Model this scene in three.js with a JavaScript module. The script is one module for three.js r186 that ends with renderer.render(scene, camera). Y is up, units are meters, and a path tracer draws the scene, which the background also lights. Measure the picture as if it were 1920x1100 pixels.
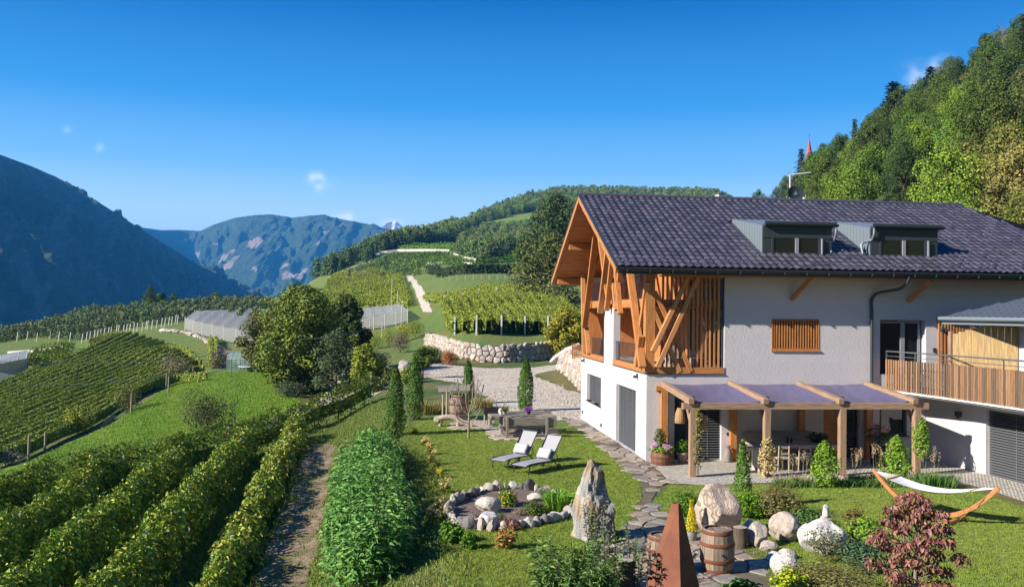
import * as THREE from 'three';
import { mergeGeometries, toCreasedNormals } from 'three/addons/utils/BufferGeometryUtils.js';
import { RoundedBoxGeometry } from 'three/addons/geometries/RoundedBoxGeometry.js';
import { ConvexGeometry } from 'three/addons/geometries/ConvexGeometry.js';
import { FontLoader } from 'three/addons/loaders/FontLoader.js';
import { TextGeometry } from 'three/addons/geometries/TextGeometry.js';

// ---------------------------------------------------------------- camera, sky, sun, exposure
const scene = new THREE.Scene();
const F = 1650, EYE = 5.2, PITCH = 0.0206, ROLL = 0.0119;
const camera = new THREE.PerspectiveCamera(2 * Math.atan(550 / F) * 180 / Math.PI, 1024 / 586, 0.5, 30000);
camera.position.set(0, EYE, 0);
camera.rotation.set(PITCH, 0, ROLL);
camera.updateMatrixWorld(true);
const renderer = new THREE.WebGLRenderer({ antialias: true });
renderer.toneMapping = THREE.LinearToneMapping;
renderer.toneMappingExposure = 1.95;
renderer.shadowMap.enabled = true;

const YAW = 0.1127;                                   // the house stands turned a little to the left
const SUNDIR = new THREE.Vector3(-0.95, 0.56, 0.325).normalize().applyAxisAngle(new THREE.Vector3(0, 1, 0), YAW);
const sun = new THREE.DirectionalLight(new THREE.Color(1, 0.92, 0.78), 5.0);
sun.name = 'sun'; sun.position.copy(SUNDIR).multiplyScalar(300); sun.castShadow = true; sun.shadow.radius = 1;
Object.assign(sun.shadow.camera, { left: -150, right: 150, top: 150, bottom: -150, near: 1, far: 900 });
sun.shadow.mapSize.set(4096, 4096);
scene.add(sun, sun.target);

// ---------------------------------------------------------------- small tools
function rng(seed) { let a = seed >>> 0; return () => { a = (a + 0x6D2B79F5) | 0; let t = Math.imul(a ^ (a >>> 15), 1 | a); t = (t + Math.imul(t ^ (t >>> 7), 61 | t)) ^ t; return ((t ^ (t >>> 14)) >>> 0) / 4294967296; }; }
let R = rng(7);
const rr = (a, b) => a + (b - a) * R(), pick = (a) => a[Math.floor(R() * a.length) % a.length];
const clamp = (x, a, b) => Math.min(b, Math.max(a, x)), lerp = (a, b, t) => a + (b - a) * t, sstep = (a, b, x) => { const t = clamp((x - a) / (b - a), 0, 1); return t * t * (3 - 2 * t); };
const V = (x, y, z) => new THREE.Vector3(x, y, z);
const hash2 = (x, y, s = 0) => { let h = Math.imul(x | 0, 374761393) + Math.imul(y | 0, 668265263) + Math.imul(s | 0, 1442695041); h = Math.imul(h ^ (h >>> 13), 1274126177); return ((h ^ (h >>> 16)) >>> 0) / 4294967296; };
function vnoise(x, y, per = 0, s = 0) {               // value noise, periodic when per > 0
  const xi = Math.floor(x), yi = Math.floor(y), fx = x - xi, fy = y - yi, u = fx * fx * (3 - 2 * fx), v = fy * fy * (3 - 2 * fy);
  const w = (a) => per ? ((a % per) + per) % per : a;
  return lerp(lerp(hash2(w(xi), w(yi), s), hash2(w(xi + 1), w(yi), s), u), lerp(hash2(w(xi), w(yi + 1), s), hash2(w(xi + 1), w(yi + 1), s), u), v);
}
function fbm(x, y, o = 4, per = 0, s = 0) { let a = 0.5, t = 0, n = 0; for (let i = 0; i < o; i++) { t += a * vnoise(x, y, per, s + i * 17); n += a; a *= 0.5; x *= 2; y *= 2; if (per) per *= 2; } return t / n; }
const enc = (c) => 255 * (c <= 0.0031308 ? c * 12.92 : 1.055 * Math.pow(clamp(c, 0, 1), 1 / 2.4) - 0.055);
function tex(size, fn, color = true, rep = [1, 1]) {  // fn(u, v) -> linear [r, g, b] or a grey value
  const d = new Uint8Array(size * size * 4);
  for (let j = 0; j < size; j++) for (let i = 0; i < size; i++) {
    const c = fn(i / size, j / size), o = (j * size + i) * 4;
    for (let k = 0; k < 3; k++) { const v = c.length ? c[k] : c; d[o + k] = clamp(color ? enc(v) : v * 255, 0, 255); }
    d[o + 3] = 255;
  }
  const t = new THREE.DataTexture(d, size, size);
  t.wrapS = t.wrapT = THREE.RepeatWrapping; t.magFilter = THREE.LinearFilter; t.minFilter = THREE.LinearFilter;
  if (color) t.colorSpace = THREE.SRGBColorSpace;
  t.repeat.set(...rep); t.needsUpdate = true;
  return t;
}
const again = (t, x, y) => { const c = t.clone(); c.repeat.set(x, y); c.needsUpdate = true; return c; };
const std = (o) => new THREE.MeshStandardMaterial({ roughness: 0.85, side: THREE.DoubleSide, ...o });
const rgb = (r, g, b) => new THREE.Color().setRGB(r, g, b);

// pixel <-> place: a pixel of the photograph gives a direction; a depth, a height or the ground makes it a place
const CQ = camera.quaternion.clone();
const ray = (px, py) => V((px - 960) / F, -(py - 550) / F, -1).applyQuaternion(CQ);
const atDepth = (px, py, d) => { const r = ray(px, py); return V(0, EYE, 0).addScaledVector(r, -d / r.z); };
const atY = (px, py, y) => { const r = ray(px, py); return V(0, EYE, 0).addScaledVector(r, (y - EYE) / r.y); };

// ---------------------------------------------------------------- naming
const used = {};
const numbered = (n) => { const k = used[n] = (used[n] ?? -1) + 1; return k ? `${n}_${String(k).padStart(3, '0')}` : n; };
function tag(o, label, category, group) { if (label) o.userData.label = label; if (category) o.userData.category = category; if (group) o.userData.group = group; return o; }
function thing(name, label, category, pos, turn = 0, group) {
  const o = new THREE.Group(); o.name = numbered(name); scene.add(o);
  if (pos) o.position.copy(pos); o.rotation.y = turn;
  return tag(o, label, category, group);
}
function mesh(name, geo, mat, parent) {
  const m = new THREE.Mesh(Array.isArray(geo) ? join(geo) : geo, mat); m.name = parent ? name : numbered(name); m.castShadow = m.receiveShadow = true;
  (parent ?? scene).add(m); return m;
}
const struct = (name, geo, mat) => { const m = mesh(name, geo, mat); m.userData.kind = 'structure'; return m; };
const stuff = (m, label, category) => { m.userData.kind = 'stuff'; return tag(m, label, category); };
function copyOf(o, name, pos, turn = 0, label) {
  const c = o.clone(); c.name = numbered(name); c.userData = { ...o.userData }; scene.add(c);
  if (pos) c.position.copy(pos); c.rotation.y = turn; if (label) c.userData.label = label; return c;
}

// ---------------------------------------------------------------- geometry tools
function strip(g) { g = g.index ? g.toNonIndexed() : g; for (const k of Object.keys(g.attributes)) if (!['position', 'normal', 'uv'].includes(k)) g.deleteAttribute(k); if (!g.attributes.uv) g.setAttribute('uv', new THREE.BufferAttribute(new Float32Array(g.attributes.position.count * 2), 2)); g.morphAttributes = {}; return g; }
const join = (list) => { const l = list.flat(9).map(strip); return l.length === 1 ? l[0] : mergeGeometries(l); };
function boxUV(g, ax = -1, off = 0) {                 // uv in metres; ax = axis the grain follows
  g = g.index ? g.toNonIndexed() : g; const p = g.attributes.position, n = g.attributes.normal, uv = new Float32Array(p.count * 2);
  for (let i = 0; i < p.count; i++) {
    const a = [p.getX(i), p.getY(i), p.getZ(i)], m = [Math.abs(n.getX(i)), Math.abs(n.getY(i)), Math.abs(n.getZ(i))];
    const k = m[0] > m[1] && m[0] > m[2] ? 0 : m[1] > m[2] ? 1 : 2;
    let u = k === 0 ? a[2] : a[0], v = k === 1 ? a[2] : a[1];
    if (ax >= 0) { const o = [0, 1, 2].filter((q) => q !== ax); v = a[ax]; u = a[o[0]] + a[o[1]]; }
    uv[2 * i] = u + off; uv[2 * i + 1] = v + off * 1.7;
  }
  g.setAttribute('uv', new THREE.BufferAttribute(uv, 2)); return g;
}
const box = (w, h, d, x = 0, y = 0, z = 0, ax = -1) => boxUV(new THREE.BoxGeometry(w, h, d), ax, ax < 0 ? 0 : R() * 3).translate(x, y, z);
function box2(a, b, ax = -1) { return box(Math.abs(b[0] - a[0]), Math.abs(b[1] - a[1]), Math.abs(b[2] - a[2]), (a[0] + b[0]) / 2, (a[1] + b[1]) / 2, (a[2] + b[2]) / 2, ax); }
function along(g, a, b, roll = 0) {                   // lay a geometry built on +y from 0 to 1*len between a and b
  const d = b.clone().sub(a), q = new THREE.Quaternion(), y = d.clone().normalize();
  let x = Math.abs(y.y) > 0.97 ? V(1, 0, 0) : V(0, 1, 0).cross(y); x.addScaledVector(y, -x.dot(y)).normalize();
  const z = x.clone().cross(y); q.setFromRotationMatrix(new THREE.Matrix4().makeBasis(x, y, z));
  if (roll) g.rotateY(roll);
  return g.applyQuaternion(q).translate(a.x, a.y, a.z);
}
const beam = (a, b, w = 0.16, t = w, bev = 0.012) => { const L = a.distanceTo(b), g = bev ? boxUV(new RoundedBoxGeometry(w, L, t, 1, Math.min(bev, w * 0.2, t * 0.2)), 1, R() * 3) : box(w, L, t, 0, 0, 0, 1); return along(g.translate(0, L / 2, 0), a, b); };
const rod = (a, b, r0, r1 = r0, n = 6) => { const L = a.distanceTo(b); return along(new THREE.CylinderGeometry(r1, r0, L, n, 1).translate(0, L / 2, 0), a, b); };
const tube = (pts, r, n = 24, k = 6) => new THREE.TubeGeometry(new THREE.CatmullRomCurve3(pts), n, r, k);
function rock(r, seed, sx = 1, sy = 1, sz = 1, det = 2, amp = 0.35) {   // a stone: a lump cut by planes, then weathered
  const save = R; R = rng(seed * 77 + 5); const cuts = Array.from({ length: 9 + Math.floor(R() * 6) }, () => ({ n: V(rr(-1, 1), rr(-0.8, 1), rr(-1, 1)).normalize(), d: rr(0.62, 0.95) })); R = save;
  const g = toCreasedNormals(new THREE.IcosahedronGeometry(r, Math.round(det * 2.2)), 9), p = g.attributes.position, v = V(), o = seed * 13.37, q = (a) => a * 1e4 | 0;
  for (let i = 0; i < p.count; i++) {
    v.fromBufferAttribute(p, i); const n = v.clone().normalize(); let k = 1; for (const c of cuts) { const t = n.dot(c.n); if (t > 0.05) k = Math.min(k, c.d / t); }
    k *= 1 + amp * ((fbm(n.x * 1.6 + o, n.y * 1.6 + n.z * 1.3 + o * 0.7, 3) - 0.5) * 0.7 + (fbm(n.x * 5 + n.z * 3 + o, n.y * 5 - n.z * 4, 3) - 0.5) * 0.35);
    p.setXYZ(i, v.x * k * sx, v.y * k * sy, v.z * k * sz);
  }
  g.computeVertexNormals(); return boxUV(toCreasedNormals(g, 0.75));
}

// leaves: thousands of small folded faces gathered in one geometry with a colour each
class Leaves {
  constructor() { this.p = []; this.c = []; this.i = []; }
  add(x, y, z, nx, ny, nz, L, W, col, droop = 0) {
    // a kite: base, two sides, tip; lies roughly across n
    const m = Math.hypot(nx, ny, nz) || 1; nx /= m; ny /= m; nz /= m;
    const a = R() * 6.283; let ux = Math.cos(a), uy = Math.sin(a) * 0.4 - droop, uz = Math.sin(a);
    const d = ux * nx + uy * ny + uz * nz; ux -= d * nx; uy -= d * ny; uz -= d * nz; const um = Math.hypot(ux, uy, uz) || 1; ux /= um; uy /= um; uz /= um;
    const wx = ny * uz - nz * uy, wy = nz * ux - nx * uz, wz = nx * uy - ny * ux, f = W * 0.35, k = this.p.length / 3;
    this.p.push(x, y, z, x + ux * L * 0.5 + wx * W * 0.5 + nx * f, y + uy * L * 0.5 + wy * W * 0.5 + ny * f, z + uz * L * 0.5 + wz * W * 0.5 + nz * f, x + ux * L, y + uy * L, z + uz * L, x + ux * L * 0.5 - wx * W * 0.5 + nx * f, y + uy * L * 0.5 - wy * W * 0.5 + ny * f, z + uz * L * 0.5 - wz * W * 0.5 + nz * f);
    for (let q = 0; q < 4; q++) this.c.push(col[0], col[1], col[2]);
    this.i.push(k, k + 1, k + 2, k, k + 2, k + 3);
  }
  blade(x, y, z, dx, dy, dz, w, col, bend = 0.3) {    // a grass blade of two joints
    const k = this.p.length / 3, a = R() * 6.283, sx = Math.cos(a) * w, sz = Math.sin(a) * w, L = Math.hypot(dx, dy, dz);
    this.p.push(x - sx, y, z - sz, x + sx, y, z + sz, x + dx * 0.55 + sx * 0.7, y + dy * 0.7, z + dz * 0.55 + sz * 0.7, x + dx * 0.55 - sx * 0.7, y + dy * 0.7, z + dz * 0.55 - sz * 0.7, x + dx * (1 + bend), y + dy * (1 - bend * 0.5), z + dz * (1 + bend));
    for (let q = 0; q < 5; q++) this.c.push(col[0], col[1], col[2]);
    this.i.push(k, k + 1, k + 2, k, k + 2, k + 3, k + 3, k + 2, k + 4);
  }
  get n() { return this.i.length / 3; }
  geo() {
    const g = new THREE.BufferGeometry();
    g.setAttribute('position', new THREE.BufferAttribute(new Float32Array(this.p), 3));
    g.setAttribute('color', new THREE.BufferAttribute(new Float32Array(this.c), 3));
    g.setIndex(new THREE.BufferAttribute(new Uint32Array(this.i), 1)); return g;
  }
}
const vary = (c, a = 0.25, w = 0.12) => { const k = 1 + rr(-a, a), t = rr(-w, w); return [c[0] * k * (1 + t), c[1] * k, c[2] * k * (1 - t)]; };
const leafMat = new THREE.MeshPhysicalMaterial({ vertexColors: true, roughness: 0.62, transmission: 0.22, thickness: 0, side: THREE.DoubleSide, specularIntensity: 0.5 });
leafMat.name = 'leaf'; leafMat.color.setScalar(1.65);
const farLeaf = std({ vertexColors: true, roughness: 0.95 }); farLeaf.name = 'far_leaf'; farLeaf.color.setScalar(1.45);
const ORD = ['first', 'second', 'third', 'fourth', 'fifth', 'sixth', 'seventh', 'eighth', 'ninth', 'tenth', 'eleventh', 'twelfth', 'thirteenth', 'fourteenth', 'fifteenth', 'sixteenth', 'seventeenth', 'eighteenth', 'nineteenth', 'twentieth', 'twenty-first', 'twenty-second', 'twenty-third', 'twenty-fourth', 'twenty-fifth', 'twenty-sixth', 'twenty-seventh', 'twenty-eighth', 'twenty-ninth', 'thirtieth', 'thirty-first', 'thirty-second', 'thirty-third', 'thirty-fourth', 'thirty-fifth'];
// ---------------------------------------------------------------- the sky: blue air, paler toward the horizon, a few wisps of cloud
{
  const SW = 2048, SH = 1024, d = new Float32Array(SW * SH * 4);
  const stops = [[0, [0.95, 1.15, 1.22]], [3, [0.88, 1.10, 1.20]], [6, [0.60, 0.88, 1.10]], [9, [0.22, 0.54, 0.92]], [13, [0.045, 0.30, 0.73]], [19.5, [0.001, 0.115, 0.43]], [40, [0.002, 0.07, 0.28]], [90, [0.003, 0.045, 0.20]]];
  const wisps = [[600, 340, 16, 13, 0.75], [585, 333, 8, 7, 0.5], [1725, 148, 26, 22, 0.42], [1768, 128, 20, 18, 0.45], [1745, 160, 26, 10, 0.3], [190, 279, 9, 7, 0.4], [125, 243, 7, 5, 0.2], [655, 408, 26, 8, 0.65], [735, 418, 22, 6, 0.5], [205, 380, 12, 5, 0.15], [282, 405, 22, 5, 0.12]].map(([x, y, w, h, a]) => ({ d: ray(x, y).normalize(), w: w / F, h: h / F, a }));
  for (let j = 0; j < SH; j++) {
    const el = ((j + 0.5) / SH - 0.5) * 180, e = Math.max(0, el); let k = 0; while (k < stops.length - 2 && e > stops[k + 1][0]) k++;
    const low = el < 0 ? 0.2 : 1, t = clamp((e - stops[k][0]) / (stops[k + 1][0] - stops[k][0]), 0, 1), c = [0, 1, 2].map((q) => low * lerp(stops[k][1][q], stops[k + 1][1][q], t));
    const sy = Math.sin(el * Math.PI / 180), cy = Math.cos(el * Math.PI / 180);
    for (let i = 0; i < SW; i++) {
      const az = ((i + 0.5) / SW - 0.5) * 2 * Math.PI, x = Math.cos(az) * cy, z = Math.sin(az) * cy;
      const cs = x * SUNDIR.x + sy * SUNDIR.y + z * SUNDIR.z, glow = 1 + 0.35 * Math.pow(Math.max(0, cs), 6), o = (j * SW + i) * 4;
      let a = 0;
      if (z < 0 && el > 0 && el < 40) for (const w of wisps) {
        const dx = (x / -z - w.d.x / -w.d.z) / w.w, dy = (sy / -z - w.d.y / -w.d.z) / w.h, r2 = dx * dx + dy * dy;
        if (r2 < 6) a = Math.max(a, w.a * Math.exp(-r2) * sstep(0.25, 0.75, fbm(x / -z * 90, sy / -z * 110, 4)) * 1.5);
      }
      a = Math.min(a, 0.9);
      for (let q = 0; q < 3; q++) d[o + q] = lerp(0.68 * c[q] * (glow + (q === 0 ? 0.25 * (glow - 1) : 0)), [0.85, 0.87, 0.92][q], a);
      d[o + 3] = 1;
    }
  }
  const t = new THREE.DataTexture(d, SW, SH, THREE.RGBAFormat, THREE.FloatType);
  t.mapping = THREE.EquirectangularReflectionMapping; t.magFilter = THREE.LinearFilter; t.needsUpdate = true;
  scene.background = t; scene.environment = t;
}
scene.fog = new THREE.FogExp2(new THREE.Color().setRGB(0.06, 0.40, 1.0), 0.000125);
// ---------------------------------------------------------------- the lie of the land: heights known along a fan of sight lines, [distance, row of the photograph]
const FAN = [
  [-200, [[45, 960], [60, 885], [110, 760], [170, 685], [230, 655], [280, 640], [330, 690]]],
  [0, [[45, 921], [60, 862], [80, 800], [110, 735], [150, 685], [190, 655], [230, 640], [270, 632], [330, 690]]],
  [150, [[45, 885], [60, 830], [75, 795], [100, 735], [140, 685], [170, 656], [200, 640], [260, 612], [330, 584], [420, 620]]],
  [300, [[45, 862], [60, 800], [85, 735], [105, 700], [150, 655], [185, 626], [210, 612], [260, 594], [340, 572], [450, 620]]],
  [450, [[45, 840], [52, 822], [65, 765], [85, 715], [100, 695], [140, 650], [170, 627], [220, 604], [330, 573], [450, 620]]],
  [600, [[45, 830], [60, 785], [75, 740], [100, 700], [130, 665], [170, 630], [230, 595], [330, 558], [450, 530], [540, 514], [650, 560]]],
  [720, [[45, 790], [60, 737], [80, 700], [110, 663], [150, 630], [190, 609], [230, 588], [300, 555], [400, 518], [480, 490], [560, 464], [640, 446], [760, 520]]],
  [800, [[45, 773], [80, 691], [110, 655], [130, 630], [160, 598], [200, 570], [290, 530], [360, 510], [450, 490], [560, 465], [700, 445], [850, 425], [1000, 480]]],
  [900, [[45, 774], [70, 705], [87.5, 682], [91, 652], [97, 640], [105, 628], [140, 588], [200, 545], [280, 515], [330, 505], [420, 490], [560, 470], [700, 452], [900, 420], [1050, 397], [1300, 480]]],
  [1000, [[45, 775], [70, 706], [92, 676], [95, 646], [110, 630], [150, 585], [220, 540], [300, 514], [420, 485], [600, 455], [800, 425], [1000, 385], [1150, 362], [1400, 450]]],
  [1090, [[45, 776], [70, 705], [95, 666], [98, 641], [150, 590], [220, 545], [300, 514], [420, 485], [600, 450], [900, 395], [1180, 357], [1500, 450]]],
  [1250, [[45, 777], [60, 730], [110, 650], [200, 545], [400, 480], [800, 420], [1200, 362], [1500, 450]]],
  [1390, [[45, 779], [60, 725], [110, 640], [150, 560], [250, 470], [500, 420], [900, 385], [1200, 366], [1500, 450]]],
  [1500, [[45, 780], [60, 720], [80, 620], [150, 440], [230, 372], [330, 348], [450, 420]]],
  [1700, [[48, 760], [60, 700], [100, 425], [150, 290], [220, 250], [300, 244], [420, 340]]],
  [1900, [[50, 720], [70, 560], [100, 335], [150, 195], [200, 135], [260, 95], [400, 240]]],
  [2150, [[50, 640], [60, 480], [100, 230], [150, 80], [200, -5], [260, -60], [400, 60]]],
].map(([px, l]) => {
  const a = l.map(([d, py]) => [Math.log(d), atDepth(px, py, d).y]), last = l[l.length - 1][0];
  a.push([Math.log(Math.max(1500, last * 2)), -60], [Math.log(20000), -60]);
  return { u: (px - 960) / F, a };
});
const along1 = (a, t) => { if (t <= a[0][0]) return a[0][1]; for (let i = 1; i < a.length; i++) if (t <= a[i][0]) { const k = (t - a[i - 1][0]) / (a[i][0] - a[i - 1][0]); return lerp(a[i - 1][1], a[i][1], k); } return a[a.length - 1][1]; };
function fanAt(u, ld) {
  let i = 0; while (i < FAN.length - 2 && u > FAN[i + 1].u) i++;
  const k = clamp((u - FAN[i].u) / (FAN[i + 1].u - FAN[i].u), 0, 1);
  return lerp(along1(FAN[i].a, ld), along1(FAN[i + 1].a, ld), k * k * (3 - 2 * k) * 0.5 + k * 0.5);
}
const FT = { nu: 520, nl: 620, u0: -0.95, u1: 0.95, l0: Math.log(38), l1: Math.log(20500), a: null };
function farTable(u, ld) {                            // the fan, smoothed, looked up from a table
  if (!FT.a) { FT.a = new Float32Array((FT.nu + 1) * (FT.nl + 1)); for (let j = 0; j <= FT.nl; j++) for (let i = 0; i <= FT.nu; i++) { const uu = lerp(FT.u0, FT.u1, i / FT.nu), l = lerp(FT.l0, FT.l1, j / FT.nl), e = l < 4.8 ? 0.012 : 0.03; FT.a[j * (FT.nu + 1) + i] = (fanAt(uu - e, l - e) + fanAt(uu, l) * 2 + fanAt(uu + e, l + e)) / 4; } }
  const x = clamp((u - FT.u0) / (FT.u1 - FT.u0), 0, 0.99999) * FT.nu, y = clamp((ld - FT.l0) / (FT.l1 - FT.l0), 0, 0.99999) * FT.nl, i = Math.floor(x), j = Math.floor(y), o = j * (FT.nu + 1) + i, a = FT.a;
  return lerp(lerp(a[o], a[o + 1], x - i), lerp(a[o + FT.nu + 1], a[o + FT.nu + 2], x - i), y - j);
}
const BANK = [[-60, -7.2], [-40, -5.6], [-20, -3.75], [-10, -2.85], [-6, -2.5], [-3.1, -2.3], [-2.45, -1.52], [-1.1, -1.42], [0.9, -0.4], [2.0, 0], [50, 0]];
function H(x, z) {
  const d = Math.max(2, -z), s = x + 0.174 * d;
  const near = d < 62 ? along1(BANK, s) : 0;
  if (d < 42) return near + 0.03 * (vnoise(x * 1.3, z * 1.3) - 0.5) * (s < 2 ? 1 : 0);
  const far = farTable(x / d, Math.log(d));
  const rough = (vnoise(x * 0.05, z * 0.05) - 0.5) * clamp((d - 100) / 300, 0, 1) * 3;
  return d < 62 ? lerp(near, far, sstep(42, 62, d)) : far + rough * (d > 1400 ? 0.3 : 1);
}
function ground(px, py, lift = 0) {                   // where the sight line of a pixel meets the land
  const r = ray(px, py); let t0 = 4, t = 4;
  for (let i = 0; i < 900; i++) { const x = r.x * t, y = EYE + r.y * t, z = r.z * t; if (y < H(x, z)) break; t0 = t; t *= 1.012; if (t > 15000) break; }
  for (let i = 0; i < 24; i++) { const m = (t0 + t) / 2; if (EYE + r.y * m < H(r.x * m, r.z * m)) t = m; else t0 = m; }
  const x = r.x * t, z = r.z * t; return V(x, H(x, z) + lift, z);
}
const onLand = (x, z, lift = 0) => V(x, H(x, z) + lift, z);

// surface grain shared by many grounds
const noiseTile = (s, o = 5, per = 8) => (u, v) => fbm(u * per, v * per, o, per, s);
const grassTex = tex(512, (u, v) => {
  const a = fbm(u * 6, v * 6, 5, 6, 3), b = vnoise(u * 180, v * 180, 180, 5), c = vnoise(u * 64, v * 64, 64, 9), k = 0.5 + 0.6 * a + 0.55 * (b - 0.5) + 0.4 * (c - 0.5), y = fbm(u * 4, v * 4, 3, 4, 21);
  return [clamp(k * (0.75 + 0.5 * y), 0.05, 1) , clamp(k, 0.08, 1), clamp(k * 0.9, 0.04, 1)];
});
const grassBump = tex(512, (u, v) => 0.6 * vnoise(u * 170, v * 170, 170, 5) + 0.4 * vnoise(u * 60, v * 60, 60, 9), false);
const soilTex = tex(512, (u, v) => { const a = fbm(u * 8, v * 8, 6, 8, 31), b = vnoise(u * 120, v * 120, 120, 4); const k = 0.35 + 0.7 * a + 0.35 * (b - 0.5); return [k * 0.8, k * 0.78, k * 0.75]; });
const groundMat = std({ vertexColors: true, map: grassTex, bumpMap: grassBump, bumpScale: 0.05, roughness: 0.95 }); groundMat.name = 'rough_grass';

// the one sheet of ground, fine near the camera and coarse far off, reaching the valley floor and the horizon
{
  const NU = 330, ND = 420, p = [], c = [], uv = [], ix = [];
  for (let j = 0; j <= ND; j++) {
    const d = 5 * Math.pow(11000 / 5, Math.pow(j / ND, 0.92));
    for (let i = 0; i <= NU; i++) {
      const u = (i / NU - 0.5) * 2 * 0.86, x = u * d, y = H(x, -d), s = x + 0.174 * d; p.push(x, y, -d); uv.push(x / 2.4, d / 2.4);
      let col = [0.115, 0.155, 0.035]; const n = fbm(x * 0.3 + 50, d * 0.3, 4), px = 960 + u * F;
      const dry = sstep(0.42, 0.62, n);
      if (d < 90) { col = [lerp(0.085, 0.21, dry), lerp(0.155, 0.19, dry), lerp(0.022, 0.065, dry)]; if (s < -2.8 && d < 58) col = [0.055 + 0.04 * n, 0.115 + 0.05 * n, 0.02]; }
      else if (px > 1330) col = [0.06, 0.085, 0.02];
      else if (d < 1300) col = [0.15 + 0.06 * dry, 0.245 - 0.02 * dry, 0.045];
      if (y < -35 && d > 400) { const f = fbm(x * 0.004, d * 0.004, 4); col = f > 0.5 ? [0.14, 0.2, 0.06] : [0.035, 0.06, 0.025]; }
      c.push(...col);
    }
  }
  for (let j = 0; j < ND; j++) for (let i = 0; i < NU; i++) { const a = j * (NU + 1) + i, b = a + NU + 1; ix.push(a, a + 1, b + 1, a, b + 1, b); }
  const g = new THREE.BufferGeometry();
  g.setAttribute('position', new THREE.Float32BufferAttribute(p, 3)); g.setAttribute('color', new THREE.Float32BufferAttribute(c, 3)); g.setAttribute('uv', new THREE.Float32BufferAttribute(uv, 2)); g.setIndex(ix); g.computeVertexNormals();
  struct('ground', g, groundMat);
}

// the land goes on all round: up the slope to the right, level and then rising behind, down toward the valley at the left
{
  const a0 = Math.atan(0.86), NA = 120, NR = 60, p = [], c = [], uv = [], ix = [];
  for (let j = 0; j <= NR; j++) for (let i = 0; i <= NA; i++) {
    const t = i / NA, ang = lerp(a0, 2 * Math.PI - a0, t), r = (j ? 6.6 * Math.pow(3000 / 6.6, (j - 1) / (NR - 1)) : 0.5), x = Math.sin(ang) * r, z = -Math.cos(ang) * r, edge = sstep(0, 0.2, t) * sstep(1, 0.8, t), ex = (t < 0.5 ? 1 : -1) * Math.sin(a0) * r, hz = H(ex, -Math.cos(a0) * r);
    const up = t < 0.4 ? lerp(0.55, 0.4, t / 0.4) : t < 0.6 ? lerp(0.4, 0.2, (t - 0.4) / 0.2) : lerp(0.2, -0.02, (t - 0.6) / 0.4), q = Math.max(0, r - 30), y = lerp(hz, Math.max(-60, Math.min(up * q, 420)) + (fbm(x * 0.02, z * 0.02, 4) - 0.5) * Math.min(20, r * 0.1), edge);
    p.push(x, r < 8 ? Math.min(y, 0) : y, z); uv.push(x / 2.4, z / 2.4); const n = fbm(x * 0.03, z * 0.03, 4); c.push(0.06 + 0.07 * n, 0.10 + 0.10 * n, 0.02 + 0.02 * n);
  }
  for (let j = 0; j < NR; j++) for (let i = 0; i < NA; i++) { const a = j * (NA + 1) + i, b = a + NA + 1; ix.push(a, a + 1, b + 1, a, b + 1, b); }
  const g = new THREE.BufferGeometry(); g.setAttribute('position', new THREE.Float32BufferAttribute(p, 3)); g.setAttribute('color', new THREE.Float32BufferAttribute(c, 3)); g.setAttribute('uv', new THREE.Float32BufferAttribute(uv, 2)); g.setIndex(ix); g.computeVertexNormals(); struct('hillside', g, groundMat);
}
// a sheet that follows the land inside an outline (of pixels of the photograph), clipped to it cell by cell
function outline(pxs, wob = 0, step = 0.35, seed = 1) {   // -> [x, z] points, edges roughened by wob metres
  const P = pxs.map((q) => q.isVector3 ? q : ground(q[0], q[1])), out = [];
  for (let i = 0; i < P.length; i++) {
    const a = P[i], b = P[(i + 1) % P.length], L = Math.hypot(b.x - a.x, b.z - a.z), n = Math.max(1, Math.min(200, Math.round(L / step)));
    for (let k = 0; k < n; k++) { const t = k / n, x = lerp(a.x, b.x, t), z = lerp(a.z, b.z, t), m = wob; out.push([x + (fbm(x * 0.9, z * 0.9, 3, 0, seed) - 0.5) * 2 * m, z + (fbm(x * 0.9, z * 0.9, 3, 0, seed + 5) - 0.5) * 3 * m]); }
  }
  return out;
}
const inside = (poly, x, z) => { let r = false; for (let i = 0, j = poly.length - 1; i < poly.length; j = i++) { const [xi, zi] = poly[i], [xj, zj] = poly[j]; if ((zi > z) !== (zj > z) && x < (xj - xi) * (z - zi) / (zj - zi) + xi) r = !r; } return r; };
function clipHalf(poly, ax, lim, sign) {
  const out = []; for (let i = 0; i < poly.length; i++) { const a = poly[i], b = poly[(i + 1) % poly.length], da = (a[ax] - lim) * sign, db = (b[ax] - lim) * sign; if (da >= 0) out.push(a); if ((da >= 0) !== (db >= 0)) { const t = da / (da - db); out.push([lerp(a[0], b[0], t), lerp(a[1], b[1], t)]); } }
  return out;
}
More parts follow.
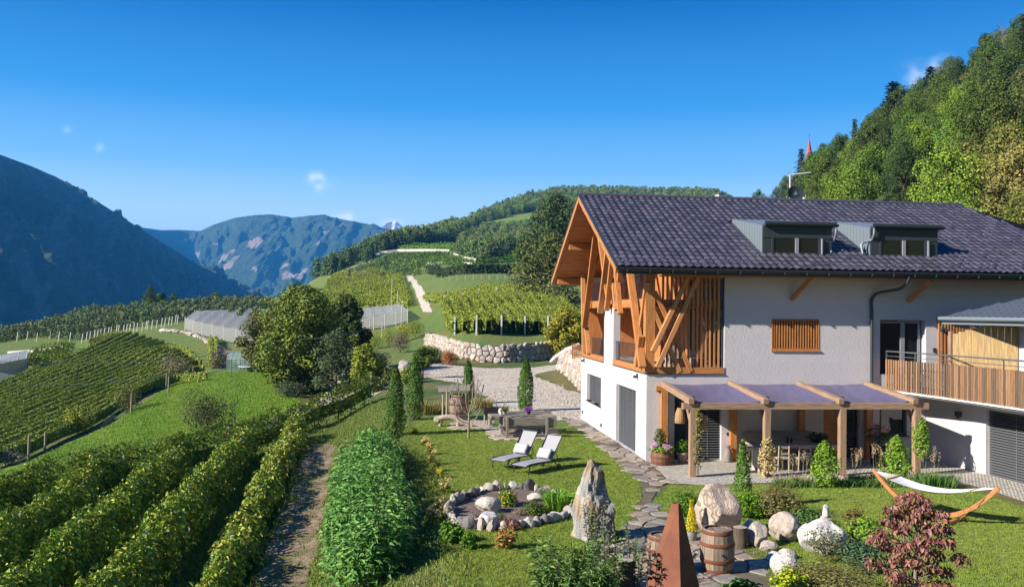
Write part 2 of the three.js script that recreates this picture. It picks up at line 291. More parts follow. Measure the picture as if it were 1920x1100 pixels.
function sheet(poly, lift, cell, uvs = 1, colour) {
  let x0 = 1e9, x1 = -1e9, z0 = 1e9, z1 = -1e9; for (const [x, z] of poly) { x0 = Math.min(x0, x); x1 = Math.max(x1, x); z0 = Math.min(z0, z); z1 = Math.max(z1, z); }
  const p = [], uv = [], c = [];
  const put = (q) => { p.push(q[0], H(q[0], q[1]) + lift, q[1]); uv.push(q[0] / uvs, q[1] / uvs); if (colour) c.push(...colour(q[0], q[1])); };
  for (let a = x0; a < x1; a += cell) {
    let strip_ = clipHalf(clipHalf(poly, 0, a, 1), 0, a + cell, -1); if (strip_.length < 3) continue;
    for (let b = z0; b < z1; b += cell) {
      const q = clipHalf(clipHalf(strip_, 1, b, 1), 1, b + cell, -1); if (q.length < 3) continue;
      const v2 = q.map(([x, z]) => new THREE.Vector2(x, z)); if (Math.abs(THREE.ShapeUtils.area(v2)) < 1e-7) continue;
      if (THREE.ShapeUtils.area(v2) < 0) { q.reverse(); v2.reverse(); }
      for (const t of THREE.ShapeUtils.triangulateShape(v2, [])) { put(q[t[0]]); put(q[t[2]]); put(q[t[1]]); }
    }
  }
  const g = new THREE.BufferGeometry();
  g.setAttribute('position', new THREE.Float32BufferAttribute(p, 3)); g.setAttribute('uv', new THREE.Float32BufferAttribute(uv, 2)); if (colour) g.setAttribute('color', new THREE.Float32BufferAttribute(c, 3));
  g.computeVertexNormals(); return g;
}

// ---------------------------------------------------------------- far mountains
const canopy = (u, v) => { const a = vnoise(u * 70, v * 70, 70, 5), b = vnoise(u * 150, v * 150, 150, 6), c = fbm(u * 8, v * 8, 4, 8, 7); return clamp(0.15 + 0.55 * a + 0.35 * (b - 0.3) + 0.5 * (c - 0.4), 0, 1); };
const woodsMat = std({ vertexColors: true, roughness: 1, map: tex(512, (u, v) => { const a = vnoise(u * 46, v * 46, 46, 25), b = vnoise(u * 110, v * 110, 110, 26), c = fbm(u * 7, v * 7, 5, 7, 27), k = 0.35 + 0.5 * a + 0.35 * b + 0.6 * (c - 0.45); return [k * (0.85 + 0.4 * c), k, k * (1.1 - 0.3 * c)]; }), bumpMap: tex(512, canopy, false), bumpScale: 8 });
function mountain(name, rows, NU, NV, colour, bumpy) { // rows: function(s, t) -> point with s across, t from crest (0) to foot (1)
  const p = [], c = [], ix = [], uv = [];
  for (let j = 0; j <= NV; j++) for (let i = 0; i <= NU; i++) {
    const q = rows(i / NU, j / NV), n = bumpy(q, j / NV); q.x += n * 0.5; q.y += n * (j ? 1 : 0.25); q.z += n * 0.4; p.push(q.x, q.y, q.z); uv.push((q.x * 0.8 + q.z * 0.6) / 700, (q.y * 1.5 + q.z * 0.5) / 700); c.push(...colour(q, i / NU, j / NV));
  }
  for (let j = 0; j < NV; j++) for (let i = 0; i < NU; i++) { const a = j * (NU + 1) + i, b = a + NU + 1; ix.push(a, b, a + 1, a + 1, b, b + 1); }
  const g = new THREE.BufferGeometry(); g.setAttribute('position', new THREE.Float32BufferAttribute(p, 3)); g.setAttribute('color', new THREE.Float32BufferAttribute(c, 3)); g.setAttribute('uv', new THREE.Float32BufferAttribute(uv, 2)); g.setIndex(ix); g.computeVertexNormals();
  return struct(name, g, woodsMat);
}
const along2 = (l, s) => { const k = s * (l.length - 1), i = Math.min(l.length - 2, Math.floor(k)), t = k - i; return l[i].map((v, q) => lerp(v, l[i + 1][q], t)); };
{
  // left: a wooded ridge running away from us, its face turned from the sun
  const crest = [[-420, 120, 1700], [-250, 190, 1900], [-100, 252, 2100], [0, 290, 2300], [60, 312, 2450], [100, 330, 2550], [160, 365, 2700], [200, 389, 2800], [250, 420, 2950], [300, 452, 3100], [350, 484, 3250], [400, 512, 3400], [440, 533, 3550], [475, 551, 3700], [520, 573, 3800]];
  mountain('mountain', (s, t) => {
    const [px, py, d] = along2(crest, s), a = atDepth(px, py, d), w = a.y + 60;
    return V(a.x + w * 1.15 * t, a.y - w * (t < 0.85 ? t * 1.0 : 0.85 + (t - 0.85)), a.z + w * 0.95 * t);
  }, 260, 150, (q) => { const n = fbm(q.x * 0.012, (q.z + q.y) * 0.012, 4), m = fbm(q.x * 0.05, (q.z - q.y) * 0.05, 3); return n > 0.62 ? [0.10, 0.10, 0.09] : [0.026 * (0.6 + m), 0.048 * (0.6 + m), 0.020]; },
  (q, t) => (Math.abs(fbm(q.x * 0.0032, q.y * 0.0012 + q.z * 0.0032, 4) - 0.5) * -250 + 40 + (fbm(q.x * 0.03, q.z * 0.03 + q.y * 0.03, 3) - 0.5) * 45) * Math.min(1, t * 6 + 0.04));
  // middle: a broad mountain across the valley, its face in the sun, with pale scars of rock
  const mid = [[200, 470, 5200], [250, 426, 5200], [300, 433, 5600], [345, 432, 6000], [375, 433, 5900], [400, 421, 5700], [440, 408, 5600], [480, 403, 5500], [510, 402, 5500], [545, 409, 5500], [580, 404, 5400], [610, 404, 5400], [650, 413, 5300], [700, 424, 5200], [750, 433, 5100], [800, 441, 5000], [900, 462, 5000]];
  mountain('mountain', (s, t) => {
    const [px, py, d] = along2(mid, s), a = atDepth(px, py, d), w = a.y + 60; return V(a.x * (1 - 0.06 * t), a.y - w * t, a.z + w * 1.5 * t);
  }, 300, 140, (q) => { const n = fbm(q.x * 0.006, q.y * 0.010, 4), m = fbm(q.x * 0.03, q.y * 0.05, 3), px = 960 - q.x / q.z * F; const scar = n > 0.60 && px < 480 && q.y < 430 && q.y > 120 || n > 0.655; return scar ? [0.34, 0.27, 0.23] : [0.042 * (0.5 + m), 0.074 * (0.5 + m), 0.032]; },
  (q, t) => (Math.abs(fbm(q.x * 0.0016, q.y * 0.0007, 4) - 0.5) * -400 + 70 + (fbm(q.x * 0.012, q.y * 0.014, 4) - 0.5) * 150) * Math.min(1, t * 5 + 0.06));
  // far behind: two snowy peaks
  const snow = [[690, 440, 7000], [712, 430, 7000], [726, 417, 7000], [742, 414, 7000], [752, 422, 7000], [760, 432, 7000], [768, 425, 7000], [776, 422, 7000], [784, 430, 7000], [800, 440, 7000], [830, 455, 7000]];
  mountain('mountain', (s, t) => { const [px, py, d] = along2(snow, s), a = atDepth(px, py, d), w = a.y + 60; return V(a.x, a.y - w * t, a.z + w * 1.4 * t); }, 120, 60,
    (q, s, t) => fbm(q.x * 0.01, q.y * 0.016, 4) > 0.47 + t * 0.9 ? [0.9, 0.9, 0.9] : [0.16, 0.15, 0.16], (q, t) => (Math.abs(fbm(q.x * 0.006, q.y * 0.003, 4) - 0.5) * -260 + 40) * Math.min(1, t * 6 + 0.1));
}
// ---------------------------------------------------------------- materials of the buildings
const O = atY(1211.3, 864.5, 0);                      // the near corner of the farmhouse
const QH = new THREE.Quaternion().setFromAxisAngle(V(0, 1, 0), YAW);
const toW = (x, y, z) => V(x, y, z).applyQuaternion(QH).add(O);
function local(px, py, ax, val) {                     // where a sight line meets the plane x/y/z = val of the house's own axes
  const qi = QH.clone().invert(), d = ray(px, py).applyQuaternion(qi), c = V(0, EYE, 0).sub(O).applyQuaternion(qi), k = 'xyz'[ax]; return c.addScaledVector(d, (val - c[k]) / d[k]);
}
const plasterBump = tex(256, (u, v) => 0.5 * fbm(u * 24, v * 24, 4, 24, 2) + 0.5 * vnoise(u * 100, v * 100, 100, 8), false);
const plasterTex = tex(256, (u, v) => { const a = 0.86 + 0.12 * fbm(u * 3, v * 3, 4, 3, 14) + 0.07 * (vnoise(u * 90, v * 90, 90, 15) - 0.5); return [a, a, a]; });
const woodFn = (base, dark, knot, s) => (u, v) => {
  const w = fbm(u * 40 + 2 * fbm(u * 3, v * 2, 2, 0, s), v * 2, 4, 0, s), g = 0.6 + 0.7 * (w - 0.35), ku = u * 5, kv = v * 3, ki = Math.floor(ku), kj = Math.floor(kv), on = hash2(ki, kj, s) > 0.62;
  const d = on ? Math.hypot((ku - ki - 0.5) * 0.9, (kv - kj - 0.3 - 0.4 * hash2(kj, ki, s)) * 1.3) : 1, kn = knot * sstep(0.09, 0.03, d);
  return base.map((c, q) => lerp(c * clamp(g, 0.45, 1.15), dark[q], kn));
};
const larchTex = tex(512, woodFn([0.66, 0.275, 0.085], [0.18, 0.06, 0.015], 0.8, 5));
const weatherTex = tex(512, woodFn([0.42, 0.32, 0.235], [0.10, 0.07, 0.05], 0.6, 11));
const greyWoodTex = tex(512, woodFn([0.33, 0.295, 0.26], [0.08, 0.07, 0.06], 0.7, 17));
const paleWoodTex = tex(512, woodFn([0.62, 0.42, 0.19], [0.25, 0.12, 0.04], 0.9, 23));
const woodBump = tex(256, (u, v) => fbm(u * 60, v * 3, 3, 0, 6), false);
const M = {
  white: std({ map: plasterTex, color: rgb(0.60, 0.572, 0.60), bumpMap: plasterBump, bumpScale: 0.012, roughness: 0.95 }),
  larch: std({ map: larchTex, bumpMap: woodBump, bumpScale: 0.002, roughness: 0.6 }),
  larchPale: std({ map: larchTex, color: rgb(1.1, 1.22, 1.5), bumpMap: woodBump, bumpScale: 0.002, roughness: 0.6 }),
  old: std({ map: weatherTex, color: rgb(1.12, 0.95, 0.86), bumpMap: woodBump, bumpScale: 0.004, roughness: 0.85 }),
  board: [[1.05, .78, .58], [.5, .42, .37], [.9, .62, .44], [.4, .35, .32], [.66, .52, .43]].map((c) => std({ map: weatherTex, color: rgb(...c), bumpMap: woodBump, bumpScale: 0.003, roughness: 0.85 })),
  grey: std({ map: greyWoodTex, bumpMap: woodBump, bumpScale: 0.006, roughness: 0.9 }),
  bleached: std({ map: greyWoodTex, color: rgb(1.7, 1.6, 1.5), bumpMap: woodBump, bumpScale: 0.004, roughness: 0.85 }),
  pale: std({ map: paleWoodTex, bumpMap: woodBump, bumpScale: 0.002, roughness: 0.7 }),
  anth: std({ color: rgb(0.045, 0.055, 0.07), roughness: 0.45, metalness: 0.2 }),
  zinc: std({ color: rgb(0.25, 0.30, 0.345), roughness: 0.42, metalness: 0.35 }),
  black: std({ color: rgb(0.012, 0.012, 0.014), roughness: 0.6 }),
  steel: std({ color: rgb(0.38, 0.41, 0.45), roughness: 0.35, metalness: 0.8 }),
  slat: std({ color: rgb(0.16, 0.17, 0.19), roughness: 0.4, metalness: 0.35 }),
  glass: new THREE.MeshPhysicalMaterial({ color: rgb(0.012, 0.014, 0.015), roughness: 0.03, specularIntensity: 1, ior: 1.6 }),  // opaque panes; the dark of unlit rooms behind is put into the colour
  frame: std({ color: rgb(0.30, 0.32, 0.35), roughness: 0.5, metalness: 0.2 }),
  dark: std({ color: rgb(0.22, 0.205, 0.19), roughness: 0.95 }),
};
const tileMats = [0, 1, 2, 3].map((i) => std({ color: rgb(0.054 + 0.011 * i, 0.052 + 0.010 * i, 0.076 + 0.012 * i), roughness: 0.36 + 0.04 * i }));
for (const [k, m] of Object.entries(M)) [].concat(m).forEach((q) => q.name = k);

// a wall in the x/y plane with holes, thick toward -z
function wallShape(x0, y0, x1, y1, holes, depth, topFn) {
  const s = new THREE.Shape(); s.moveTo(x0, y0); s.lineTo(x1, y0); s.lineTo(x1, y1); if (topFn) topFn(s); s.lineTo(x0, y1); s.closePath();
  for (const [a, b, c, d] of holes) { const h = new THREE.Path(); h.moveTo(a, b); h.lineTo(a, d); h.lineTo(c, d); h.lineTo(c, b); h.closePath(); s.holes.push(h); }
  return boxUV(new THREE.ExtrudeGeometry(s, { depth, bevelEnabled: false }).translate(0, 0, -depth));
}
const turned = (g, ry, x = 0, y = 0, z = 0) => g.rotateY(ry).translate(x, y, z);
// an outdoor venetian blind, w by h, in the x/y plane from the lower left corner: its slats joined, with guide rails
function blind(parent, x, y, z, w, h, ry = 0, tilt = 0.5, pitch = 0.088) {
  const n = Math.floor(h / pitch), s = []; for (let i = 0; i < n; i++) s.push(boxUV(new THREE.BoxGeometry(w - 0.06, 0.003, pitch * 0.98)).rotateX(tilt).translate(w / 2, (i + 0.5) * pitch, 0));
  const place = (g) => g.rotateY(ry).translate(x, y, z);
  mesh('blind', place(join(s)), M.slat, parent);
  for (const q of [0.015, w - 0.015]) mesh('guide_rail', place(box(0.03, h, 0.06, q, h / 2, 0)), M.frame, parent);
  for (const k of [0.28, 0.72]) mesh('blind_cord', place(box(0.008, h, 0.008, w * k, h / 2, 0.04)), M.frame, parent);
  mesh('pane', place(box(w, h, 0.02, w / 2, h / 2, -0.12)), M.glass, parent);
}

const house = thing('farmhouse', 'large white plastered farmhouse with dark tiled roof and timber loggia', 'house', O, YAW);
const EAVE = 6.78, EZ = 0.9, TAN = 0.474, roofY = (z) => EAVE + TAN * (EZ - z), RZ = -6.1, RY_ = roofY(RZ), XV = -1.3;
{
  // walls: the front with its openings, the left side, and the upper front right of the loggia
  const front = wallShape(0, -0.6, 22, 3.08, [[1.02, 0.03, 2.74, 2.3], [6.55, 0.03, 7.2, 2.2], [7.32, 0.03, 7.95, 2.25], [8.68, 0.86, 9.74, 1.9]], 0.4);
  const upper = wallShape(2.83, 3.08, 22, 6.95, [[4.58, 3.93, 6.36, 5.06], [8.69, 3.08, 10.47, 5.06]], 0.4);
  const left = turned(wallShape(-12.05, -0.3, -0.4, 3.08, [[-10.56, 1.1, -7.5, 2.34], [-4.6, 0.02, -1.48, 2.34]], 0.4), -Math.PI / 2, 0, 0, 0);
  mesh('wall', join([front, upper, left, box2([0.4, -0.3, -12.05], [22, 6.9, -11.65]), box2([0.4, 3.0, -12], [22, 3.08, -0.41])]), M.white, house);
  mesh('pillar', box2([0.002, 3.08, -6.98], [0.28, 5.40, -5.2]), M.white, house);
  // back walls of the rooms, hidden behind the opaque dark panes
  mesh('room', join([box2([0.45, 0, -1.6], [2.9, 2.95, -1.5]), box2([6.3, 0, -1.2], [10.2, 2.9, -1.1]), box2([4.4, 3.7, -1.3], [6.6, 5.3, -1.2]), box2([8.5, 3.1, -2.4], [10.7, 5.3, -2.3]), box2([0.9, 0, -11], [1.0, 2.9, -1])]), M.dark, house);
  blind(house, 1.02, 0.03, -0.14, 1.72, 2.27);
  blind(house, -0.14 + 0.28, 0.02, -4.6, 3.12, 2.32, -Math.PI / 2, 0.42);
  blind(house, 0.14, 1.1, -10.56, 3.06, 1.24, -Math.PI / 2, 0.42);
  mesh('window_sill', box2([-0.06, 1.06, -10.6], [0.2, 1.1, -7.46]), M.anth, house); mesh('window_sill', box2([8.62, 0.82, -0.2], [9.8, 0.86, 0.07]), M.anth, house);
  const door = mesh('door', join(Array.from({ length: 12 }, (_, i) => box(0.65, 0.176, 0.05, 6.875, 0.125 + i * 0.18, -0.12 + (i % 2) * 0.003, 0))), M.larch, house);
  mesh('handle', rod(V(7.1, 0.8, -0.06), V(7.1, 1.3, -0.06), 0.015), M.steel, door);
  blind(house, 7.32, 0.03, -0.2, 0.63, 2.22);
  const win = mesh('window', join([box2([8.68, 0.86, -0.2], [8.76, 1.9, -0.1]), box2([9.66, 0.86, -0.2], [9.74, 1.9, -0.1]), box2([8.76, 0.86, -0.2], [9.66, 0.94, -0.1]), box2([8.76, 1.82, -0.2], [9.66, 1.9, -0.1])]), M.anth, house);
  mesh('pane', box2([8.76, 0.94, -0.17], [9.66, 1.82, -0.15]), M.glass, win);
  // upper window behind upright larch slats
  const grille = mesh('window_grille', join([box2([4.58, 3.93, -0.25], [6.36, 3.99, 0.02]), box2([4.58, 5.02, -0.25], [6.36, 5.06, 0.02]), box2([4.58, 3.99, -0.25], [4.61, 5.02, 0.02]), box2([6.33, 3.99, -0.25], [6.36, 5.02, 0.02])]), M.larch, house);
  for (let i = 0; i < 17; i++) mesh('slat', box(0.045, 1.03, 0.09, 4.67 + i * 0.1, 4.505, -0.04, 1), M.larch, grille);
  mesh('window_sill', box2([4.55, 3.89, -0.1], [6.4, 3.93, 0.06]), M.larch, house);
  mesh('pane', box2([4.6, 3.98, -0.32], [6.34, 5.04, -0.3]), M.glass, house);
  // balcony door with reveal
  const bd = mesh('balcony_door', join([box2([8.69, 3.1, -0.34], [8.78, 5.02, -0.26]), box2([9.62, 3.1, -0.36], [9.78, 5.02, -0.24]), box2([10.3, 3.1, -0.34], [10.4, 5.02, -0.26]), box2([8.78, 4.94, -0.34], [10.3, 5.02, -0.26])]), M.frame, house);
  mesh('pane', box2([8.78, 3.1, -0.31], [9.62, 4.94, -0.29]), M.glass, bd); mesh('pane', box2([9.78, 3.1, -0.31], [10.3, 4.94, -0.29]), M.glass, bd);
  // small fittings on the walls
  for (const [px, py] of [[1096, 676], [1196, 706]]) { const q = local(px, py, 0, 0); mesh('spotlight', join([box(0.16, 0.09, 0.09, -0.08, q.y, q.z), box(0.05, 0.16, 0.12, -0.02, q.y + 0.03, q.z)]), M.anth, house); }
  for (const [px, py] of [[1365, 813], [1365, 845]]) { const q = local(px, py, 2, 0); mesh('socket_box', box(0.1, 0.1, 0.05, q.x, q.y, 0.024), M.anth, house); }
  for (const [px, py] of [[1128, 797], [1093, 772]]) { const q = local(px, py, 0, 0); mesh('socket_box', box(0.05, 0.12, 0.12, -0.024, q.y, q.z), M.anth, house); }
  { const q = local(1766, 617, 2, 0), p = local(1752, 656, 2, 0); mesh('wall_lamp', join([box(0.2, 0.1, 0.2, q.x, q.y, 0.1), box(0.12, 0.06, 0.3, q.x + 0.08, q.y - 0.04, 0.15)]), M.anth, house); mesh('socket_box', box(0.09, 0.16, 0.05, p.x, p.y, 0.025), M.anth, house); }

  // ------------------------------------------------ the loggia
  mesh('loggia_wall', join([...Array.from({ length: 60 }, (_, k) => k).filter((i) => i > 18).map((i) => box(0.04, 3.6 + TAN * Math.min(12.05 - i * 0.2, i * 0.2 + 0.1) * 0.96, 0.19, 2.80 + (i % 3) * 0.004, 3.08 + (3.6 + TAN * Math.min(12.05 - i * 0.2, i * 0.2 + 0.1) * 0.96) / 2, -0.1 - i * 0.2, 1)), box(2.7, 3.5, 0.05, 1.4, 4.85, -11.6, 1)]), M.larch, house);
  const lg = mesh('loggia_door', join([0.12, 1.35, 2.55, 3.75].flatMap((z) => [box(0.07, 3.4, 0.08, 2.80, 4.8, -z)]).concat([box(0.07, 0.1, 3.6, 2.80, 5.36, -1.95), box(0.07, 0.1, 3.6, 2.80, 3.14, -1.95)])), M.anth, house);
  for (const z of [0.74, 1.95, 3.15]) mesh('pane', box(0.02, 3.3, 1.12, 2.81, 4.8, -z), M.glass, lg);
  mesh('loggia_floor', join([box2([0.06, 5.42, -11.6], [2.78, 5.70, -0.2], 2)]), M.larch, house);
  mesh('floor_beam', box2([0.0, 5.41, -11.9], [0.05, 5.72, -0.28], 2), M.larch, house);
  mesh('sill_beam', box2([0.28, 3.082, -0.25], [2.82, 3.30, 0.03], 0), M.larch, house);
  mesh('sill_beam', box2([-0.03, 3.082, -5.19], [0.2, 3.30, -0.26], 2), M.larch, house);
  mesh('sill_beam', box2([-0.03, 3.082, -11.9], [0.2, 3.30, -6.99], 2), M.larch, house);
  mesh('flashing', join([box2([-0.05, 3.06, -5.19], [0.1, 3.08, 0.05]), box2([0.1, 3.06, -0.1], [2.83, 3.08, 0.06]), box2([-0.05, 3.06, -11.9], [0.1, 3.08, -6.99])]), M.anth, house);
  mesh('corner_post', box2([-0.06, 3.10, -0.27], [0.27, 6.9, 0.06], 1), M.larch, house);
  const G = (z0, y0, z1, y1, w = 0.2, x = -0.09) => mesh('timber_brace', beam(V(x, y0, z0), V(x, y1, z1), w, 0.16), pick([M.larch, M.larch, M.larchPale]), house);
  G(-7.6, 9.25, -10.3, 4.5, 0.26, -0.2); G(-11.42, 7.1, -10.9, 3.3); G(-10.62, 4.8, -9.76, 3.28); G(-11.1, 5.6, -11.2, 3.3, 0.2, -0.02);
  G(-7.95, 9.0, -5.6, 5.4); G(-4.9, 8.9, -6.9, 5.2, 0.24, -0.2); G(-5.5, 9.2, -3.62, 5.15); G(-4.1, 8.8, -5.6, 5.3, 0.2, -0.2); G(-6.6, 9.6, -4.6, 5.3, 0.2, -0.02); G(-3.3, 8.4, -4.4, 6.0, 0.2, -0.02);
  G(-2.5, 8.1, 0.17, 3.3, 0.26, -0.2); G(0.14, 6.3, -1.26, 3.3, 0.2, -0.04); G(-0.02, 4.4, -0.5, 3.3, 0.2, -0.2);
  const Fb = (x0, y0, x1, y1, z, w = 0.17) => mesh('timber_brace', beam(V(x0, y0, z), V(x1, y1, z), w, 0.16), pick([M.larch, M.larchPale]), house);
  Fb(1.60, 6.85, 0.17, 3.85, 0.14); Fb(1.95, 6.85, 0.34, 3.3, 0.14); Fb(0.26, 5.97, 1.62, 3.14, -0.03); Fb(0.2, 5.35, 1.2, 3.14, -0.03);
  for (let i = 0; i < 14; i++) mesh('slat', box(0.055, 3.5, 0.10, 0.62 + i * 0.157, 5.05, -0.16, 1), i % 3 ? M.larchPale : M.larch, house);
  const railing = (z0, z1, y0, y1, x) => { const n = Math.round(Math.abs(z1 - z0) / 0.11); mesh('railing', join([box2([x - 0.02, y1 - 0.03, z0], [x + 0.02, y1, z1]), box2([x - 0.015, y0, z0], [x + 0.015, y0 + 0.03, z1]), ...Array.from({ length: n + 1 }, (_, i) => box(0.012, y1 - y0, 0.014, x, (y0 + y1) / 2, lerp(z0, z1, i / n)))]), M.anth, house); };
  railing(-9.9, -7.05, 3.31, 4.06, 0.1); railing(-5.15, -1.3, 3.31, 4.05, 0.1); railing(-11.5, -0.35, 5.73, 6.67, 0.3);
  mesh('armchair', join([box(0.7, 0.4, 0.6, 1.5, 3.35, -1.4), box(0.7, 0.5, 0.12, 1.5, 3.75, -1.75), box(0.6, 0.45, 0.5, 2.2, 3.35, -1.2)]), M.bleached, house);

  // ------------------------------------------------ the roof
  const XR = 15.95, XE = 18.35, th = 0.22;
  const slope = (sgn) => { // a slab with boards below
    const zz = (z) => sgn > 0 ? z : 2 * RZ - z, pts = [[XV, RY_, RZ], [XR, RY_, RZ], [XE, EAVE, EZ], [XV, EAVE, EZ]], p = [], f = (a, b, c) => p.push(...a, ...b, ...c);
    const top = pts.map(([x, y, z]) => [x, y, zz(z)]), bot = pts.map(([x, y, z]) => [x, y - th, zz(z)]);
    f(top[0], top[2], top[1]); f(top[0], top[3], top[2]); f(bot[0], bot[1], bot[2]); f(bot[0], bot[2], bot[3]);
    for (let i = 0; i < 4; i++) { const j = (i + 1) % 4; f(top[i], top[j], bot[j]); f(top[i], bot[j], bot[i]); }
    const g = new THREE.BufferGeometry(); g.setAttribute('position', new THREE.Float32BufferAttribute(p, 3)); g.computeVertexNormals(); return boxUV(g, 0);
  };
  const roof = mesh('roof', join([slope(1), slope(-1)]), M.larch, house);
  mesh('underlay', (() => { const e = 0.015, g = new THREE.BufferGeometry(); g.setAttribute('position', new THREE.Float32BufferAttribute([[XV, RY_ + e, RZ], [XE, EAVE + e, EZ], [XR, RY_ + e, RZ], [XV, RY_ + e, RZ], [XV, EAVE + e, EZ], [XE, EAVE + e, EZ]].flat(), 3)); g.computeVertexNormals(); return boxUV(g); })(), M.anth, roof);
  mesh('roof_hip', (() => { const g = new THREE.BufferGeometry(); g.setAttribute('position', new THREE.Float32BufferAttribute([XR, RY_, RZ, XE + 2, EAVE, EZ, XE + 2, EAVE, 2 * RZ - EZ], 3)); g.computeVertexNormals(); return boxUV(g); })(), tileMats[0], roof);
  // one curved tile, thick at its lower edge; shared by all
  const TW = 0.276, RP = 0.352, tileGeo = (() => {
    const n = 7, p = [], L = RP + 0.06, prof = (k) => 0.052 * (0.5 - 0.5 * Math.cos(2 * Math.PI * Math.pow(k, 0.85))) - 0.01 * k;
    for (let i = 0; i < n; i++) {
      const a = i / n, b = (i + 1) / n, xa = a * TW * 1.06, xb = b * TW * 1.06, ya = prof(a), yb = prof(b), lo = 0.03, q = (...v) => p.push(...v);
      // u runs down the slope from 0 (top) to L (lower edge), which stands proud
      q(xa, ya + lo, L, xb, yb + lo, L, xb, yb, 0, xa, ya + lo, L, xb, yb, 0, xa, ya, 0);
      q(xa, ya + lo - 0.03, L - 0.01, xb, yb + lo - 0.03, L - 0.01, xb, yb + lo, L, xa, ya + lo - 0.03, L - 0.01, xb, yb + lo, L, xa, ya + lo, L);
    }
    const g = new THREE.BufferGeometry(); g.setAttribute('position', new THREE.Float32BufferAttribute(p, 3)); g.computeVertexNormals(); return strip(g);
  })();
  const ang = Math.atan(TAN), SL = Math.hypot(EZ - RZ, EAVE - RY_), rows = Math.floor(SL / RP), list = [];
  const inDormer = (x, z) => [4.36, 8.5].some((d) => x > d - 0.1 && x < d + 2.72 && z < -0.25 && z > -3.6 && z > -0.5 - (x - d) * 9 - 3.4);
  for (let r = 0; r < rows; r++) for (let c = 0; c < 73; c++) {
    const x = XV + 0.02 + c * TW, sd = SL - (r + 1) * RP + 0.02, z = RZ + Math.cos(ang) * sd, y = RY_ - Math.sin(ang) * sd + 0.035;
    const zm = z + 0.15; if (x + TW > XR + (XE - XR) * (zm - RZ) / (EZ - RZ) || inDormer(x + TW / 2, zm)) continue;
    list.push([x, y, z, toW(x, y, z).distanceTo(camera.position)]);
  }
  list.sort((a, b) => a[3] - b[3]);
  const tileAt = (o, [x, y, z]) => { o.position.set(x, y + rr(-0.002, 0.002), z); o.rotation.set(ang + rr(-0.006, 0.006), rr(-0.008, 0.008), 0); };
  const more = [[], [], [], []];
  list.forEach((q, i) => {
    const k = Math.floor(R() * 4);
    if (i < 300) tileAt(mesh('roof_tile', tileGeo, tileMats[k], roof), q);
    else { const o = new THREE.Object3D(); tileAt(o, q); o.updateMatrix(); more[k].push(tileGeo.clone().applyMatrix4(o.matrix)); }
  });
  more.forEach((l, k) => stuff(mesh('roof_tiles', join(l), tileMats[k], roof)));
  // ridge tiles, verge flashing, barge boards, gutter
  mesh('ridge', join(Array.from({ length: 44 }, (_, i) => turned(new THREE.CylinderGeometry(0.12, 0.13, 0.41, 8, 1, false, 0, Math.PI).rotateZ(Math.PI / 2).rotateX(-Math.PI / 2 + Math.PI / 2), 0, XV + 0.2 + i * 0.39, RY_ + 0.02, RZ))), tileMats[1], roof);
  const upz = (z, dy) => V(XV - 0.03, roofY(z) + dy, z), far = (v) => V(v.x, v.y, 2 * RZ - v.z);
  mesh('verge_flashing', join([along(box(0.10, SL + 0.1, 0.05, 0, (SL + 0.1) / 2, 0), upz(EZ + 0.05, 0.05), upz(RZ, 0.05)), along(box(0.10, SL + 0.1, 0.05, 0, (SL + 0.1) / 2, 0), far(upz(EZ + 0.05, 0.05)), far(upz(RZ, 0.05)))]), M.anth, roof);
  mesh('barge_board', join([along(box(0.05, SL, 0.24, 0, SL / 2, 0, 1), upz(EZ, -0.11), upz(RZ, -0.11))]), M.larch, roof);
  mesh('barge_board', join([along(box(0.05, SL, 0.24, 0, SL / 2, 0, 1), far(upz(EZ, -0.11)), far(upz(RZ, -0.11)))]), M.larch, roof);
  for (const [z, dy] of [[-9.3, 0], [-12.4, 0], [-2.9, 0], [0.1, 0]]) { const y = roofY(z > RZ ? z : 2 * RZ - z) - th - 0.16; mesh('purlin', box2([XV + 0.15, y - 0.15, z - 0.12], [2.7, y + 0.15, z + 0.12], 0), M.larch, roof); }
  mesh('purlin', box2([XV + 0.15, RY_ - th - 0.42, RZ - 0.12], [2.7, RY_ - th - 0.1, RZ + 0.12], 0), M.larch, roof);
  for (const x of [0.5, 1.6]) for (const s of [0, 1]) { const a = V(x, roofY(-0.5) - th - 0.1, -0.5), b = V(x, RY_ - th - 0.1, RZ); if (s) { a.z = 2 * RZ - a.z; } mesh('rafter', beam(a, b, 0.12, 0.18), M.larch, roof); }
  mesh('soffit_board', join(Array.from({ length: 20 }, (_, i) => { const t = i / 20 * SL + 0.2, z = 2 * RZ - (RZ + Math.cos(ang) * t), y = RY_ - Math.sin(ang) * t - th - 0.012; return box(1.4, 0.02, 0.36, XV + 0.8, y, z, 0).translate(-XV - 0.8, -y, -z).rotateX(-ang).translate(XV + 0.8, y, z); })), M.larch, roof);
  const gut = (x0, x1, y, z, r = 0.09) => join([turned(new THREE.CylinderGeometry(r, r, x1 - x0, 10, 1, true, -Math.PI / 2, Math.PI).rotateZ(Math.PI / 2).rotateX(Math.PI / 2), 0, (x0 + x1) / 2, y, z), box(x1 - x0, 0.03, 0.02, (x0 + x1) / 2, y + 0.01, z + r), box(x1 - x0, 0.18, 0.02, (x0 + x1) / 2, y + 0.02, z - r - 0.02)]);
  mesh('gutter', join([gut(XV, XE, 6.72, 1.0), box2([XV, 6.54, 0.905], [XE, 6.7, 0.925])]), M.anth, roof);
  mesh('eave_board', box2([0.4, 6.5, 0.1], [XE, 6.54, 0.85], 0), M.larch, roof);
  mesh('gutter_bracket', join(Array.from({ length: 24 }, (_, i) => box(0.03, 0.14, 0.19, XV + 0.3 + i * 0.8, 6.66, 1.0))), M.anth, roof);
